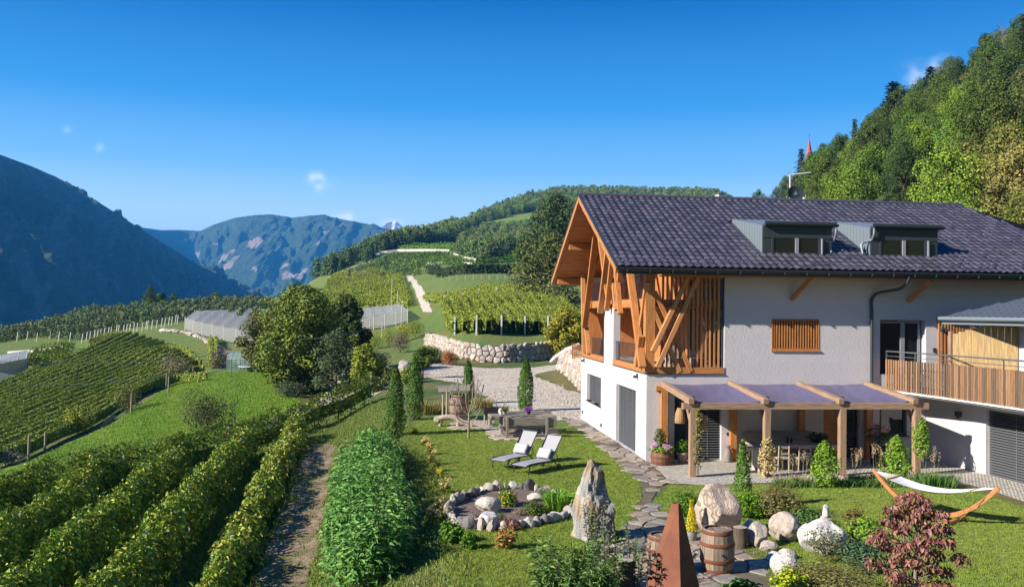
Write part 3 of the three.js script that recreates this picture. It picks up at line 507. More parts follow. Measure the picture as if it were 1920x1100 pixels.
  const P1 = [V(9.2, 6.62, 1.0), V(9.2, 6.45, 0.95), V(9.1, 6.2, 0.7), V(8.45, 6.0, 0.15), V(8.32, 5.8, 0.09), V(8.32, 5.4, 0.09), V(8.32, 2.6, 0.09), V(8.32, 0.02, 0.09)];
  mesh('downpipe', tube(P1, 0.055, 80, 8), M.anth, house);
  mesh('eave_strut', beam(V(5.3, 5.75, 0.0), V(5.72, 6.5, 0.72), 0.13, 0.16), M.larch, house);
  mesh('eave_strut', beam(V(9.75, 5.75, 0.0), V(10.2, 6.5, 0.72), 0.13, 0.16), M.larch, house);
  // dormers
  for (const dx of [0, 4.14]) {
    const d = mesh('dormer', (() => { // body: triangular cheeks and a shallow roof
      const s = new THREE.Shape(); s.moveTo(0.45, 7.1); s.lineTo(0.45, 8.46); s.lineTo(3.55, roofY(-3.55) + 0.1); s.lineTo(3.55, roofY(-3.55) - 0.1); s.closePath();
      return boxUV(new THREE.ExtrudeGeometry(s, { depth: 2.62, bevelEnabled: false }).rotateY(Math.PI / 2).translate(4.38 + dx, 0, 0)); })(), M.zinc, roof);
    mesh('seam', join(Array.from({ length: 11 }, (_, i) => { const z = -0.62 - i * 0.25, y0 = roofY(z) + 0.02, y1 = lerp(8.46, roofY(-3.55) + 0.1, (-z - 0.45) / 3.1); return box(0.02, Math.max(0.02, y1 - y0), 0.012, 4.372 + dx, (y0 + y1) / 2, z); })), M.zinc, d);
    mesh('window_surround', join([box2([4.40 + dx, 7.3, -0.5], [4.72 + dx, 8.1, -0.40]), box2([6.6 + dx, 7.3, -0.5], [7.02 + dx, 8.1, -0.40]), box2([4.40 + dx, 8.0, -0.5], [7.02 + dx, 8.42, -0.38]), box2([4.7 + dx, 7.28, -0.5], [6.62 + dx, 7.42, -0.30]), box2([4.42 + dx, 7.0, -0.46], [7.0 + dx, 7.3, -0.44])]), M.anth, d);
    const w = mesh('window', join([box2([4.72 + dx, 7.42, -0.44], [4.80 + dx, 8.0, -0.37]), box2([6.5 + dx, 7.42, -0.44], [6.6 + dx, 8.0, -0.37]), box2([4.8 + dx, 7.42, -0.44], [5.62 + dx, 7.47, -0.37]), box2([5.74 + dx, 7.42, -0.44], [6.5 + dx, 7.47, -0.37])]), M.anth, d);
    mesh('mullion', box2([5.62 + dx, 7.42, -0.44], [5.74 + dx, 8.0, -0.35]), M.frame, w); mesh('jamb', box2([6.60 + dx, 7.42, -0.5], [6.64 + dx, 8.0, -0.30]), M.frame, w);
    mesh('pane', box2([4.8 + dx, 7.47, -0.42], [5.62 + dx, 8.0, -0.40]), M.glass, w); mesh('pane', box2([5.74 + dx, 7.47, -0.42], [6.5 + dx, 8.0, -0.40]), M.glass, w);
    mesh('gutter', join([gut(4.45 + dx, 7.2 + dx, 8.50, -0.25, 0.07), box2([4.45 + dx, 8.42, -0.5], [7.1 + dx, 8.52, -0.3])]), M.anth, d);
    const xs = dx ? 4.45 + dx : 7.12, sg = dx ? -1 : 1;
    mesh('downpipe', tube([V(xs, 8.42, -0.25), V(xs, 8.2, -0.27), V(xs + sg * 0.02, 8.0, -0.42), V(xs - 0.1 - (dx ? 0.25 : 0), 7.85, -0.5), V(xs - 0.1 - (dx ? 0.25 : 0), 7.5, -0.42)], 0.045, 30, 7), M.zinc, d);
    mesh('sill_flashing', join([along(box(0.3, 0.5, 0.012, 0, 0.25, 0), V(4.75 + dx, 7.30, -0.3), V(4.95 + dx, 7.16, 0.0)), along(box(0.4, 0.4, 0.012, 0, 0.2, 0), V(6.75 + dx, 7.34, -0.35), V(6.9 + dx, 7.2, -0.05))]), M.zinc, d);
  }
  // small metal snow guards clipped to some tiles
  const guards = []; list.forEach(([x, y, z], i) => { const low = z > 0.2; if (hash2(i, 3, 9) < (low ? 0.5 : 0.07)) guards.push(box(0.02, 0.05, 0.07, x + 0.14, y + 0.03, z + 0.3), box(0.07, 0.05, 0.015, x + 0.14, y + 0.03, z + 0.33)); });
  stuff(mesh('snow_guards', join(guards), M.zinc, roof));
}
// satellite dish and aerial above the ridge
{
  const p = toW(8.46, RY_ + 0.35, RZ - 0.6), t = thing('satellite_dish', 'round dark satellite dish standing behind the roof ridge', 'satellite dish', p, YAW + 0.15);
  const pts = []; for (let i = 0; i <= 8; i++) pts.push(new THREE.Vector2(i / 8 * 0.42, 0.10 * (i / 8) ** 2));
  mesh('dish', new THREE.LatheGeometry(pts, 28).rotateX(Math.PI / 2 - 0.35), M.anth, t);
  mesh('arm', tube([V(0, -0.38, 0.05), V(0.08, -0.4, 0.35), V(0.14, -0.22, 0.5)], 0.02, 10), M.zinc, t);
  mesh('receiver', join([box(0.09, 0.08, 0.12, 0.13, -0.17, 0.5), box(0.05, 0.1, 0.06, 0.22, -0.22, 0.48)]), std({ color: rgb(0.7, 0.7, 0.7) }), t);
  mesh('emblem', join([box(0.07, 0.02, 0.01, 0, 0.13, 0.045), box(0.02, 0.07, 0.01, 0, 0.15, 0.045), box(0.16, 0.03, 0.01, 0, 0.07, 0.035)]), std({ color: rgb(0.65, 0.66, 0.68) }), t);
  mesh('mount', rod(V(0, 0, -0.06), V(0, -0.9, -0.1), 0.03), M.zinc, t);
  const a = thing('aerial', 'thin white aerial pole with a sideways arm behind the ridge', 'aerial', toW(8.4, RY_ + 0.1, RZ - 1), YAW);
  mesh('pole', rod(V(0, -0.8, 0), V(0, 1.25, 0), 0.035), std({ color: rgb(0.55, 0.55, 0.56) }), a);
  mesh('crossbar', rod(V(-0.05, 1.22, 0), V(0.95, 1.36, 0), 0.03), std({ color: rgb(0.6, 0.6, 0.6) }), a);
}
// ---------------------------------------------------------------- the annex on the right
{
  const AO = toW(10.47, 0, 0), a = thing('annex', 'white annex with a slatted garage front and low tiled roof at the right', 'building', AO, YAW + 0.06);
  mesh('wall', join([turned(wallShape(0.02, -0.6, 12, 2.42, [[3.12, 0.0, 7.6, 2.15]], 0.35), -Math.PI / 2), ...[box2([0.35, -0.6, 0.05], [12, 2.4, 0.3])]]), M.white, a);
  mesh('wall', join([turned(wallShape(4.2, 2.6, 12, 5.25, [[5.15, 2.62, 9, 5.0]], 0.3), -Math.PI / 2, 0.25), box2([0.55, 2.6, 4.2], [4, 5.6, 4.5])]), M.white, a);
  blind(a, 0.14, 0.0, 3.12, 4.48, 2.15, -Math.PI / 2, 0.6, 0.085);
  blind(a, 0.38, 2.62, 5.15, 3.85, 2.38, -Math.PI / 2, 0.6, 0.085);
  { const q = V(0, 1.86, 1.85); mesh('wall_lamp', join([box(0.14, 0.16, 0.2, -0.07, q.y, q.z), box(0.05, 0.1, 0.1, -0.12, q.y - 0.11, q.z + 0.05)]), M.anth, a); }
  // balcony: slab, boards, rails
  const E = [V(-1.62, 0, 0.05), V(-1.34, 0, 3.0), V(-1.22, 0, 8)];
  const slab = new THREE.Shape(); slab.moveTo(0.2, -0.06); slab.lineTo(-1.58, -0.06); slab.lineTo(-1.3, -3.0); slab.lineTo(-1.18, -8); slab.lineTo(0.2, -8); slab.closePath();
  mesh('balcony_slab', boxUV(new THREE.ExtrudeGeometry(slab, { depth: 0.13, bevelEnabled: false }).rotateX(-Math.PI / 2).translate(0, 2.425, 0)), M.white, a);
  mesh('edge_profile', join([0, 1].map((i) => along(box(0.03, E[i].distanceTo(E[i + 1]), 0.07, 0, E[i].distanceTo(E[i + 1]) / 2, 0), E[i].clone().setY(2.52).add(V(-0.04, 0, 0)), E[i + 1].clone().setY(2.52).add(V(-0.04, 0, 0))))), std({ color: rgb(0.75, 0.75, 0.76), roughness: 0.5 }), a);
  const bal = mesh('balustrade', join([0, 1].flatMap((i) => [2.75, 3.35].map((y) => along(box(0.05, E[i].distanceTo(E[i + 1]), 0.05, 0, E[i].distanceTo(E[i + 1]) / 2, 0), E[i].clone().setY(y), E[i + 1].clone().setY(y))))), M.anth, a);
  const step = [0.125, 0.098];
  for (const i of [0, 1]) { const L = E[i].distanceTo(E[i + 1]), n = Math.floor(L / step[i]), g = [0, 1, 2, 3].map((k) => box(0.026, 1.1, [0.085, 0.1, 0.075, 0.09][k], 0, 0, 0, 1)); for (let k = 0; k < n; k++) { const q = E[i].clone().lerp(E[i + 1], (k + 0.5) / n), m = mesh('board', g[k % 4], M.board[i === 0 && k < 9 ? [0, 2, 0, 2][k % 4] : Math.floor(hash2(k, i, 5) * 5)], bal); m.position.set(q.x - 0.045, 3.09 + rr(-0.008, 0.008), q.z); } }
  for (const [y, r] of [[3.93, 0.026], [3.76, 0.012]]) mesh('handrail', join([0, 1].map((i) => rod(E[i].clone().setY(y), E[i + 1].clone().setY(y), r))), M.steel, bal);
  mesh('rail_post', join([[0, 0], [0, 0.5], [0, 0.98], [1, 0.5]].map(([i, k]) => { const q = E[i].clone().lerp(E[i + 1], k); return box(0.04, 1.45, 0.02, q.x, 3.23, q.z); })), M.steel, bal);
  // wooden privacy screen across the balcony, and an upright slat panel on the facade behind it
  const s0 = V(-1.2, 0, 3.05), s1 = V(0.22, 0, 4.3), L = s0.distanceTo(s1), scr = mesh('screen_frame', beam(V(-1.22, 2.6, 3.02), V(-1.22, 4.72, 3.02), 0.12), M.old, a);
  for (let k = 0; k < 10; k++) { const q = s0.clone().lerp(s1, (k + 0.5) / 10), h = lerp(2.05, 2.62, k / 9), m = mesh('board', box(L / 10 - 0.008, h, 0.03, 0, 2.6 + h / 2, 0, 1), M.pale, scr); m.position.set(q.x, 0, q.z); m.rotation.y = -Math.atan2(s1.z - s0.z, s1.x - s0.x); }
  for (let k = 0; k < 15; k++) mesh('slat', box(0.06, 1.7, 0.05, 0.45 + k * 0.12, 4.35, 0.1, 1), M.larch, a);
  // the low roof: eave toward the left, hip at its far end
  const th = 0.12, c0 = V(-1.15, 5.2, 2.45), c1 = V(-0.6, 5.2, 12), r0 = V(2.6, 6.45, 5.4), r1 = V(3.2, 6.45, 12);
  const quad = (...v) => { const g = new THREE.BufferGeometry(), p = []; for (let i = 1; i < v.length - 1; i++) for (const q of [v[0], v[i], v[i + 1]]) p.push(q.x, q.y, q.z); g.setAttribute('position', new THREE.Float32BufferAttribute(p, 3)); g.computeVertexNormals(); return boxUV(g); };
  const dn = (v) => v.clone().add(V(0, -th, 0));
  const rf = mesh('roof', join([quad(c0, c1, r1, r0), quad(dn(c0), dn(c1), dn(r1), dn(r0)), quad(c0, r0, V(7, 5.2, 2.45)), quad(c0, c1, dn(c1), dn(c0)), quad(c0, V(7, 5.2, 2.45), V(7, 5.08, 2.45), dn(c0))]), tileMats[0], a);
  const eb = c1.clone().sub(c0).normalize(), up = r0.clone().sub(c0); up.addScaledVector(eb, -up.dot(eb)); const SLn = up.length(); up.normalize(); const nn = eb.clone().cross(up).normalize(); if (nn.y < 0) nn.negate();
  const hipK = (r0.clone().sub(c0).dot(eb)) / SLn, tg = [];
  for (let r = 0; r < 12; r++) for (let c = 0; c < 34; c++) {
    const u = c * 0.29 + (r % 2) * 0.145, v = (r + 1) * 0.33; if (u < hipK * (v - 0.15) || v > SLn) continue;
    const b = c0.clone().addScaledVector(eb, u).addScaledVector(up, v).addScaledVector(nn, 0.015), mt = new THREE.Matrix4().makeBasis(eb, nn, up.clone().negate()).setPosition(b), n = 4, p = [];
    for (let i = 0; i < n; i++) { const f = (k) => 0.035 * Math.sin(Math.PI * k), xa = i / n * 0.29, xb = (i + 1) / n * 0.29, ya = f(i / n), yb = f((i + 1) / n); p.push(xa, ya + 0.02, 0.36, xb, yb + 0.02, 0.36, xb, yb, 0, xa, ya + 0.02, 0.36, xb, yb, 0, xa, ya, 0, xa, ya - 0.01, 0.36, xb, yb - 0.01, 0.36, xb, yb + 0.02, 0.36, xa, ya - 0.01, 0.36, xb, yb + 0.02, 0.36, xa, ya + 0.02, 0.36); }
    const g = new THREE.BufferGeometry(); g.setAttribute('position', new THREE.Float32BufferAttribute(p, 3)); g.computeVertexNormals(); tg.push([strip(g).applyMatrix4(mt), b.distanceTo(c0)]);
  }
  tg.sort((x, y) => x[1] - y[1]); tg.slice(0, 170).forEach(([g]) => mesh('roof_tile', g, std.tile ??= std({ color: rgb(0.085, 0.095, 0.12), roughness: 0.36 }), rf)); if (tg.length > 170) stuff(mesh('roof_tiles', join(tg.slice(170).map((q) => q[0])), std.tile, rf));
  mesh('gutter', join([rod(c0.clone().add(V(-0.08, -0.06, 0)), c1.clone().add(V(-0.08, -0.06, 0)), 0.07, 0.07, 8)]), M.zinc, rf);
  mesh('fascia', join([quad(c0.clone().add(V(0.02, -0.05, 0)), c1.clone().add(V(0.02, -0.05, 0)), c1.clone().add(V(0.02, -0.25, 0)), c0.clone().add(V(0.02, -0.25, 0)))]), M.zinc, rf);
}
// ---------------------------------------------------------------- the pergola
const sailTex = tex(256, (u, v) => { const a = 0.85 + 0.25 * fbm(u * 6, v * 10, 4, 0, 41); return [0.135 * a, 0.125 * a, 0.235 * a]; });
{
  const p = thing('pergola', 'weathered timber pergola with three cloth sails against the white wall', 'pergola', O, YAW);
  for (const [x, z] of [[0.69, 3.03], [3.15, 3.04], [5.69, 3.05], [8.25, 3.06]]) { mesh('post', box2([x - 0.1, 0.0, z - 0.1], [x + 0.1, 2.16, z + 0.1], 1), M.old, p); mesh('knee_brace', beam(V(x, 1.55, z - 0.08), V(x, 2.42, z - 0.75), 0.09, 0.09), M.old, p); }
  for (let i = 0; i < 3; i++) { const xs = [0.35, 3.2, 5.75, 8.65]; mesh('beam', box2([xs[i] + 0.003, 2.162, 2.93], [xs[i + 1], 2.36, 3.12], 0), M.old, p); }
  for (const x of [0.58, 3.04, 5.58, 8.13]) { mesh('rafter', beam(V(x, 2.72, 0.06), V(x + 0.02, 2.42, 3.2), 0.19, 0.19), M.old, p); mesh('bracket', box(0.03, 0.2, 0.2, x + 0.13, 2.46, 3.03), M.black, p); }
  for (const x of [0.6, 3.12, 5.65, 8.19]) mesh('post', box2([x - 0.11, 0.0, 0.02], [x + 0.11, 2.49, 0.22], 1), M.larch, p);
  mesh('beam', box2([0.3, 2.49, 0.02], [8.5, 2.65, 0.2], 0), M.larch, p);
  for (let i = 0; i < 3; i++) {
    const x0 = 0.80 + i * 2.53, x1 = x0 + 2.06, N = 26, K = 34, pos = [], ix = [], uv = [];
    for (let b = 0; b <= K; b++) for (let a = 0; a <= N; a++) { const u = a / N, v = b / K, sag = 0.16 * Math.sin(Math.PI * u) * (0.4 + 0.6 * v) + 0.14 * Math.sin(Math.PI * v) * Math.sin(Math.PI * u), wr = 0.022 * (fbm(u * 9 + i * 7 + v * 3, v * 3, 3) - 0.5) * 2 + 0.03 * (fbm(u * 22 + 4 * v, v * 2.5 + i, 2) - 0.5) * sstep(0.3, 0.95, v); pos.push(lerp(x0 - 0.1 * (1 - v), x1 + 0.12 * v, u), lerp(2.74, 2.40, v) - sag * 0.6 + wr, lerp(0.12, 2.98, v)); uv.push(u * 2, v * 3); }
    for (let b = 0; b < K; b++) for (let a = 0; a < N; a++) { const q = b * (N + 1) + a; ix.push(q, q + N + 1, q + 1, q + 1, q + N + 1, q + N + 2); }
    const g = new THREE.BufferGeometry(); g.setAttribute('position', new THREE.Float32BufferAttribute(pos, 3)); g.setAttribute('uv', new THREE.Float32BufferAttribute(uv, 2)); g.setIndex(ix); g.computeVertexNormals();
    mesh('shade_sail', g, std.sail ??= new THREE.MeshPhysicalMaterial({ map: sailTex, roughness: 0.5, transmission: 0.06, side: THREE.DoubleSide }), p);
  }
}
// ---------------------------------------------------------------- stones: cells of a broken pattern, each cell one stone
function cells(poly, spacing, seed, jit = 0.42, gap = 0.03) { // shrunken Voronoi cells of jittered points inside a polygon
  const save = R; R = rng(seed); let x0 = 1e9, x1 = -1e9, y0 = 1e9, y1 = -1e9; for (const [x, y] of poly) { x0 = Math.min(x0, x); x1 = Math.max(x1, x); y0 = Math.min(y0, y); y1 = Math.max(y1, y); }
  const pts = [], out = []; let r = 0;
  for (let y = y0 - spacing; y < y1 + spacing; y += spacing * 0.87, r++) for (let x = x0 - spacing; x < x1 + spacing; x += spacing) pts.push([x + (r % 2) * spacing / 2 + rr(-jit, jit) * spacing, y + rr(-jit, jit) * spacing]);
  for (const p of pts) {
    if (!inside(poly, p[0], p[1])) continue;
    let c = [[p[0] - spacing * 1.2, p[1] - spacing * 1.2], [p[0] + spacing * 1.2, p[1] - spacing * 1.2], [p[0] + spacing * 1.2, p[1] + spacing * 1.2], [p[0] - spacing * 1.2, p[1] + spacing * 1.2]];
    for (const q of pts) {
      const dx = q[0] - p[0], dy = q[1] - p[1], L = Math.hypot(dx, dy); if (L < 1e-6 || L > spacing * 2.6) continue;
      const nx = dx / L, ny = dy / L, lim = L / 2 - gap, o = [];
      for (let i = 0; i < c.length; i++) { const a = c[i], b = c[(i + 1) % c.length], da = lim - ((a[0] - p[0]) * nx + (a[1] - p[1]) * ny), db = lim - ((b[0] - p[0]) * nx + (b[1] - p[1]) * ny); if (da >= 0) o.push(a); if ((da >= 0) !== (db >= 0)) { const t = da / (da - db); o.push([lerp(a[0], b[0], t), lerp(a[1], b[1], t)]); } }
      c = o; if (c.length < 3) break;
    }
    if (c.length >= 3) out.push({ p, c });
  }
  R = save; return out;
}
// a stone over a cell: a low dome with a rounded edge; place(x, y, h) puts it in the world
function stoneOver({ p, c }, h, inset, place) {
  const pos = [], ring = (k, y) => c.map(([x, z]) => place(lerp(p[0], x, k), lerp(p[1], z, k), y)), a = ring(1, 0), b = ring(0.97, h * 0.55), d = ring(inset, h * rr(0.86, 1)), top = place(p[0] + rr(-0.02, 0.02), p[1], h * rr(0.95, 1.12)), n = c.length;
  const t = (...v) => v.forEach((q) => pos.push(q.x, q.y, q.z));
  for (let i = 0; i < n; i++) { const j = (i + 1) % n; t(a[i], b[j], a[j], a[i], b[i], b[j], b[i], d[j], b[j], b[i], d[i], d[j], d[i], top, d[j]); }
  const g = new THREE.BufferGeometry(); g.setAttribute('position', new THREE.Float32BufferAttribute(pos, 3)); g.computeVertexNormals(); return boxUV(g);
}
const stoneTex = tex(256, (u, v) => { const a = 0.62 + 0.5 * (fbm(u * 8, v * 8, 6, 8, 51) - 0.3), b = fbm(u * 5, v * 5, 4, 5, 71); return [a * (0.95 + 0.1 * b), a * 0.95, a * (0.98 - 0.1 * b)]; });
const stoneBump = tex(256, (u, v) => 0.6 * fbm(u * 10, v * 10, 5, 10, 53) + 0.4 * vnoise(u * 80, v * 80, 80, 55), false);
const stoneM = (r, g, b, bump = 0.02) => std({ map: stoneTex, color: rgb(r, g, b), bumpMap: stoneBump, bumpScale: bump, roughness: 0.92 });
const flagMats = [[0.42, 0.37, 0.32], [0.36, 0.34, 0.32], [0.46, 0.37, 0.28], [0.31, 0.28, 0.26], [0.5, 0.44, 0.38]].map((c) => stoneM(...c));
const wallMats = [[0.66, 0.60, 0.53], [0.56, 0.52, 0.48], [0.75, 0.71, 0.66], [0.6, 0.5, 0.4], [0.5, 0.48, 0.45]].map((c) => stoneM(...c));

// ---------------------------------------------------------------- grounds of different kinds
const lawnMat = std({ vertexColors: true, map: grassTex, bumpMap: grassBump, bumpScale: 0.04, roughness: 0.95 });
const lawnCol = (x, z) => { const n = fbm(x * 0.55 + 9, z * 0.55, 4), m = vnoise(x * 2.7, z * 2.7), y = sstep(0.38, 0.68, n); return [lerp(0.125, 0.235, y) * (0.85 + 0.3 * m), lerp(0.235, 0.27, y) * (0.88 + 0.24 * m), lerp(0.03, 0.06, y)]; };
struct('lawn', sheet(outline([[842, 1110], [835, 1040], [826, 1000], [806, 950], [786, 890], [765, 835], [752, 800], [800, 780], [850, 772], [905, 774], [1040, 779], [1060, 795], [1085, 806], [1110, 825], [1165, 868], [1202, 905], [1207, 935], [1190, 950], [1180, 985], [1160, 1015], [1110, 1040], [1000, 1110]], 0.12, 0.3, 3), 0.010, 0.8, 1.7, lawnCol), lawnMat);
struct('lawn', sheet(outline([[1252, 909], [1330, 913], [1420, 907], [1500, 906], [1600, 904], [1770, 907], [1850, 926], [1990, 972], [1990, 1120], [1440, 1120], [1400, 1040], [1310, 1000], [1250, 965], [1222, 945]], 0.08, 0.3, 7), 0.010, 0.8, 1.7, lawnCol), lawnMat);
struct('meadow', sheet(outline([[405, 699], [440, 700], [525, 693], [560, 703], [562, 760], [500, 795], [440, 812], [350, 838], [240, 866], [100, 896], [-30, 930], [-30, 902], [60, 855], [150, 822], [240, 776], [290, 740], [335, 714]], 0.4, 1.2, 9), 0.03, 2.2, 2.2, (x, z) => { const n = fbm(x * 0.25, z * 0.25, 4), m = vnoise(x * 1.1, z * 1.1); return [0.15 + 0.13 * n, 0.275 + 0.08 * (m - 0.5), 0.02]; }), lawnMat);
const gravelTex = tex(1024, (u, v) => { const a = fbm(u * 5, v * 5, 5, 5, 61), b = vnoise(u * 64, v * 64, 64, 63), c = vnoise(u * 170, v * 170, 170, 65), e = vnoise(u * 330, v * 330, 330, 66); const k = 0.42 + 0.3 * a + 0.34 * (b - 0.5) * (0.4 + a) + 0.3 * (c - 0.5) + 0.22 * (e - 0.5); return [k, k * 0.95, k * 0.89]; });
const gravelBump = tex(256, (u, v) => 0.5 * vnoise(u * 90, v * 90, 90, 63) + 0.5 * vnoise(u * 40, v * 40, 40, 66), false);
const gravelMat = std({ map: gravelTex, color: rgb(0.92, 0.85, 0.76), bumpMap: gravelBump, bumpScale: 0.05, roughness: 1 });
let DRIVE; struct('driveway', sheet(DRIVE = outline([[806, 683], [850, 685], [900, 690], [950, 691], [1000, 689], [1045, 683], [1092, 677], [1092, 683], [1050, 691], [1008, 699], [1002, 706], [1040, 719], [1060, 728], [1092, 740], [1098, 792], [1060, 788], [1000, 786], [945, 781], [915, 771], [892, 760], [912, 744], [885, 736], [878, 722], [850, 716], [815, 711], [800, 704]], 0.5, 0.8, 11), 0.013, 1.5, 3), gravelMat);
struct('road', sheet(outline([[672, 668], [661, 668], [628, 702], [612, 735], [584, 766], [588, 780], [625, 768], [662, 753], [700, 742], [740, 725], [806, 706], [806, 688], [740, 708], [690, 727], [640, 745], [632, 738], [642, 708]], 0.25, 0.8, 12), 0.03, 1.5, 3), std({ map: gravelTex, color: rgb(0.58, 0.55, 0.52), bumpMap: gravelBump, bumpScale: 0.03, roughness: 1 }));
struct('hill_road', sheet(outline([[793, 586], [810, 586], [806, 572], [801, 558], [795, 546], [789, 536], [778, 524], [767, 513], [759, 513], [764, 524], [774, 538], [780, 552], [785, 566]], 0.4, 2, 13), 0.08, 4, 4), gravelMat);
struct('dirt_track', sheet(outline([[606, 833], [640, 831], [638, 870], [626, 930], [608, 1000], [588, 1060], [562, 1115], [460, 1115], [498, 1040], [522, 960], [547, 900], [572, 860]], 0.22, 0.3, 15), 0.03, 0.6, 2.2, (x, z) => { const n = fbm(x * 1.2, z * 1.2, 4); const g = sstep(0.56, 0.7, n); return [lerp(0.46, 0.22, g), lerp(0.33, 0.22, g), lerp(0.235, 0.07, g)]; }), std({ map: soilTex, vertexColors: true, bumpMap: soilTex, bumpScale: 0.06, roughness: 1 }));
struct('dry_bank', sheet(outline([[1006, 701], [1050, 692], [1092, 700], [1094, 741], [1062, 729], [1035, 717]], 0.3, 0.6, 17), 0.017, 1, 1.6, (x, z) => { const n = fbm(x * 0.8, z * 0.8, 4); return [0.19 + 0.10 * n, 0.165 + 0.07 * n, 0.06]; }), lawnMat);
// paved terrace of small setts, each row of setts in the grain
const settTex = tex(512, (u, v) => { const r = Math.floor(v * 24), y = v * 24 - r, x0 = u * 24 + (r % 2) * 0.5 + 0.15 * (vnoise(u * 24, r, 24, 3) - 0.5), c = Math.floor(x0), x = x0 - c, e = Math.min(Math.min(x, 1 - x), Math.min(y, 1 - y)), j = sstep(0.04, 0.13, e), t = hash2(c % 24, r, 5), n = fbm(u * 30, v * 30, 3, 30, 7); const k = lerp(0.14, 0.36 + 0.24 * t + 0.12 * n, j), m = fbm(u * 5, v * 5, 3, 5, 8); return [k * 1.0, k * (0.965 - 0.02 * m), k * (0.90 - 0.05 * m)]; });
const settBump = tex(512, (u, v) => { const r = Math.floor(v * 24), y = v * 24 - r, x0 = u * 24 + (r % 2) * 0.5 + 0.15 * (vnoise(u * 24, r, 24, 3) - 0.5), x = x0 - Math.floor(x0), e = Math.min(Math.min(x, 1 - x), Math.min(y, 1 - y)); return sstep(0.02, 0.2, e) * (0.8 + 0.2 * hash2(Math.floor(x0) % 24, r, 6)); }, false);
const settMat = std({ map: settTex, color: rgb(1.12, 1.08, 1.04), bumpMap: settBump, bumpScale: 0.02, roughness: 0.9 });
struct('terrace', sheet(outline([toW(0, 0, 0.001), toW(10.47, 0, 0.001), toW(11.3, 0, 14), toW(8.6, 0, 12.5), toW(9.1, 0, 5.5), toW(8.75, 0, 3.75), [1600, 903], [1500, 905], [1420, 906], [1330, 911], [1262, 906]], 0.05, 0.4, 19), 0.02, 0.8, 2.6), settMat);
// flagstone path past the house and the little paved yard in front, every stone a piece
{
  const poly = outline([[1046, 781], [1092, 788], [1150, 823], [1211, 866.5], [1259, 905], [1238, 915], [1223, 942], [1245, 963], [1300, 996], [1380, 1000], [1450, 1040], [1455, 1110], [1180, 1110], [1158, 1024], [1180, 985], [1192, 950], [1210, 935], [1203, 905], [1166, 868], [1112, 825], [1080, 803]], 0.12, 0.4, 23);
  const path = struct('path', sheet(poly, 0.015, 0.5, 1.6, (x, z) => { const n = fbm(x * 1.1, z * 1.1, 3), g = sstep(0.5, 0.62, n); return [lerp(0.24, 0.13, g), lerp(0.2, 0.15, g), lerp(0.15, 0.05, g)]; }), std({ map: soilTex, vertexColors: true, roughness: 1 }));
  R = rng(77);
  const st = cells(poly, 0.52, 31, 0.40, 0.025).map((c) => ({ c, d: Math.hypot(c.p[0], c.p[1]) })).sort((a, b) => a.d - b.d), rest = [];
  st.forEach(({ c }, i) => { if (R() < 0.14) return; const g = stoneOver(c, rr(0.028, 0.05), 0.9, (x, z, y) => V(x, H(x, z) + y, z)); if (i < 300) mesh('flagstone', g, pick(flagMats), path); else rest.push(g); });
  if (rest.length) stuff(mesh('flagstones', join(rest), flagMats[0], path));
}
// stone retaining wall of field stones below the vineyard, and a second one near the house
function stoneWall(name, label, base, top, spacing, seed, most) {
  const n = base.length, L = [0]; for (let i = 1; i < n; i++) L.push(L[i - 1] + base[i].distanceTo(base[i - 1]));
  const at = (u, v, off) => { let i = 1; while (i < n - 1 && u > L[i]) i++; const t = clamp((u - L[i - 1]) / (L[i] - L[i - 1]), 0, 1), a = base[i - 1].clone().lerp(base[i], t), b = top[i - 1].clone().lerp(top[i], t), dir = base[i].clone().sub(base[i - 1]).setY(0).normalize(), nn = V(-dir.z, 0, dir.x); return a.lerp(b, v).addScaledVector(nn, off); };
  const hgt = base.map((b, i) => top[i].y - b.y), mean = hgt.reduce((x, y) => x + y, 0) / n, T = thing(name, label, 'stone wall', base[0].clone()), back = [], p0 = base[0];
  for (let i = 0; i < n - 1; i++) { for (const v of [base[i], base[i + 1], top[i + 1], base[i], top[i + 1], top[i]]) back.push(v.x - p0.x, v.y - p0.y, v.z - p0.z); }
  const bg = new THREE.BufferGeometry(); bg.setAttribute('position', new THREE.Float32BufferAttribute(back, 3)); bg.computeVertexNormals(); mesh('backing', boxUV(bg), stoneM(0.16, 0.14, 0.12), T);
  R = rng(seed); const poly = [[0, 0], [L[n - 1], 0], [L[n - 1], mean], [0, mean]], st = cells(poly, spacing, seed, 0.36, 0.02), rest = [];
  st.forEach((c, i) => { const g = stoneOver(c, rr(0.16, 0.30), 0.72, (x, y, h) => at(x, clamp(y / mean, -0.02, 1.08), h).sub(p0)); if (i < most) mesh('stone', g, pick(wallMats), T); else rest.push(g); });
  if (rest.length) stuff(mesh('stones', join(rest), wallMats[0], T)); return T;
}
{
  const b = [[797, 643], [815, 648], [840, 660], [870, 671], [900, 677], [940, 679], [980, 677], [1030, 672], [1092, 665]].map(([x, y]) => ground(x, y + 2).setY(ground(x, y + 2).y - 0.1)), hs = [1.4, 1.6, 1.7, 1.7, 1.75, 1.85, 1.9, 1.9, 1.9];
  stoneWall('retaining_wall', 'long pale fieldstone retaining wall below the vineyard behind the gravel drive', b, b.map((q, i) => q.clone().add(V(0.02, hs[i], -0.45))), 0.62, 5, 300);
  const c = [[1046, 692], [1062, 703], [1075, 716], [1092, 733]].map(([x, y]) => ground(x, y)); 
  stoneWall('retaining_wall', 'short stone bank of pale boulders against the left end of the farmhouse', c, [1.0, 1.9, 2.2, 2.3].map((h, i) => c[i].clone().add(V(0.25, h, -0.3))), 0.75, 8, 80);
  const big = mesh('boulder', rock(0.9, 4, 1.9, 0.55, 0.9, 3).rotateZ(0.5), wallMats[2]); big.position.copy(ground(1060, 690).add(V(0, 1.3, 0))); tag(big, 'big pale slab of rock lying on top of the short stone bank', 'rock');
}
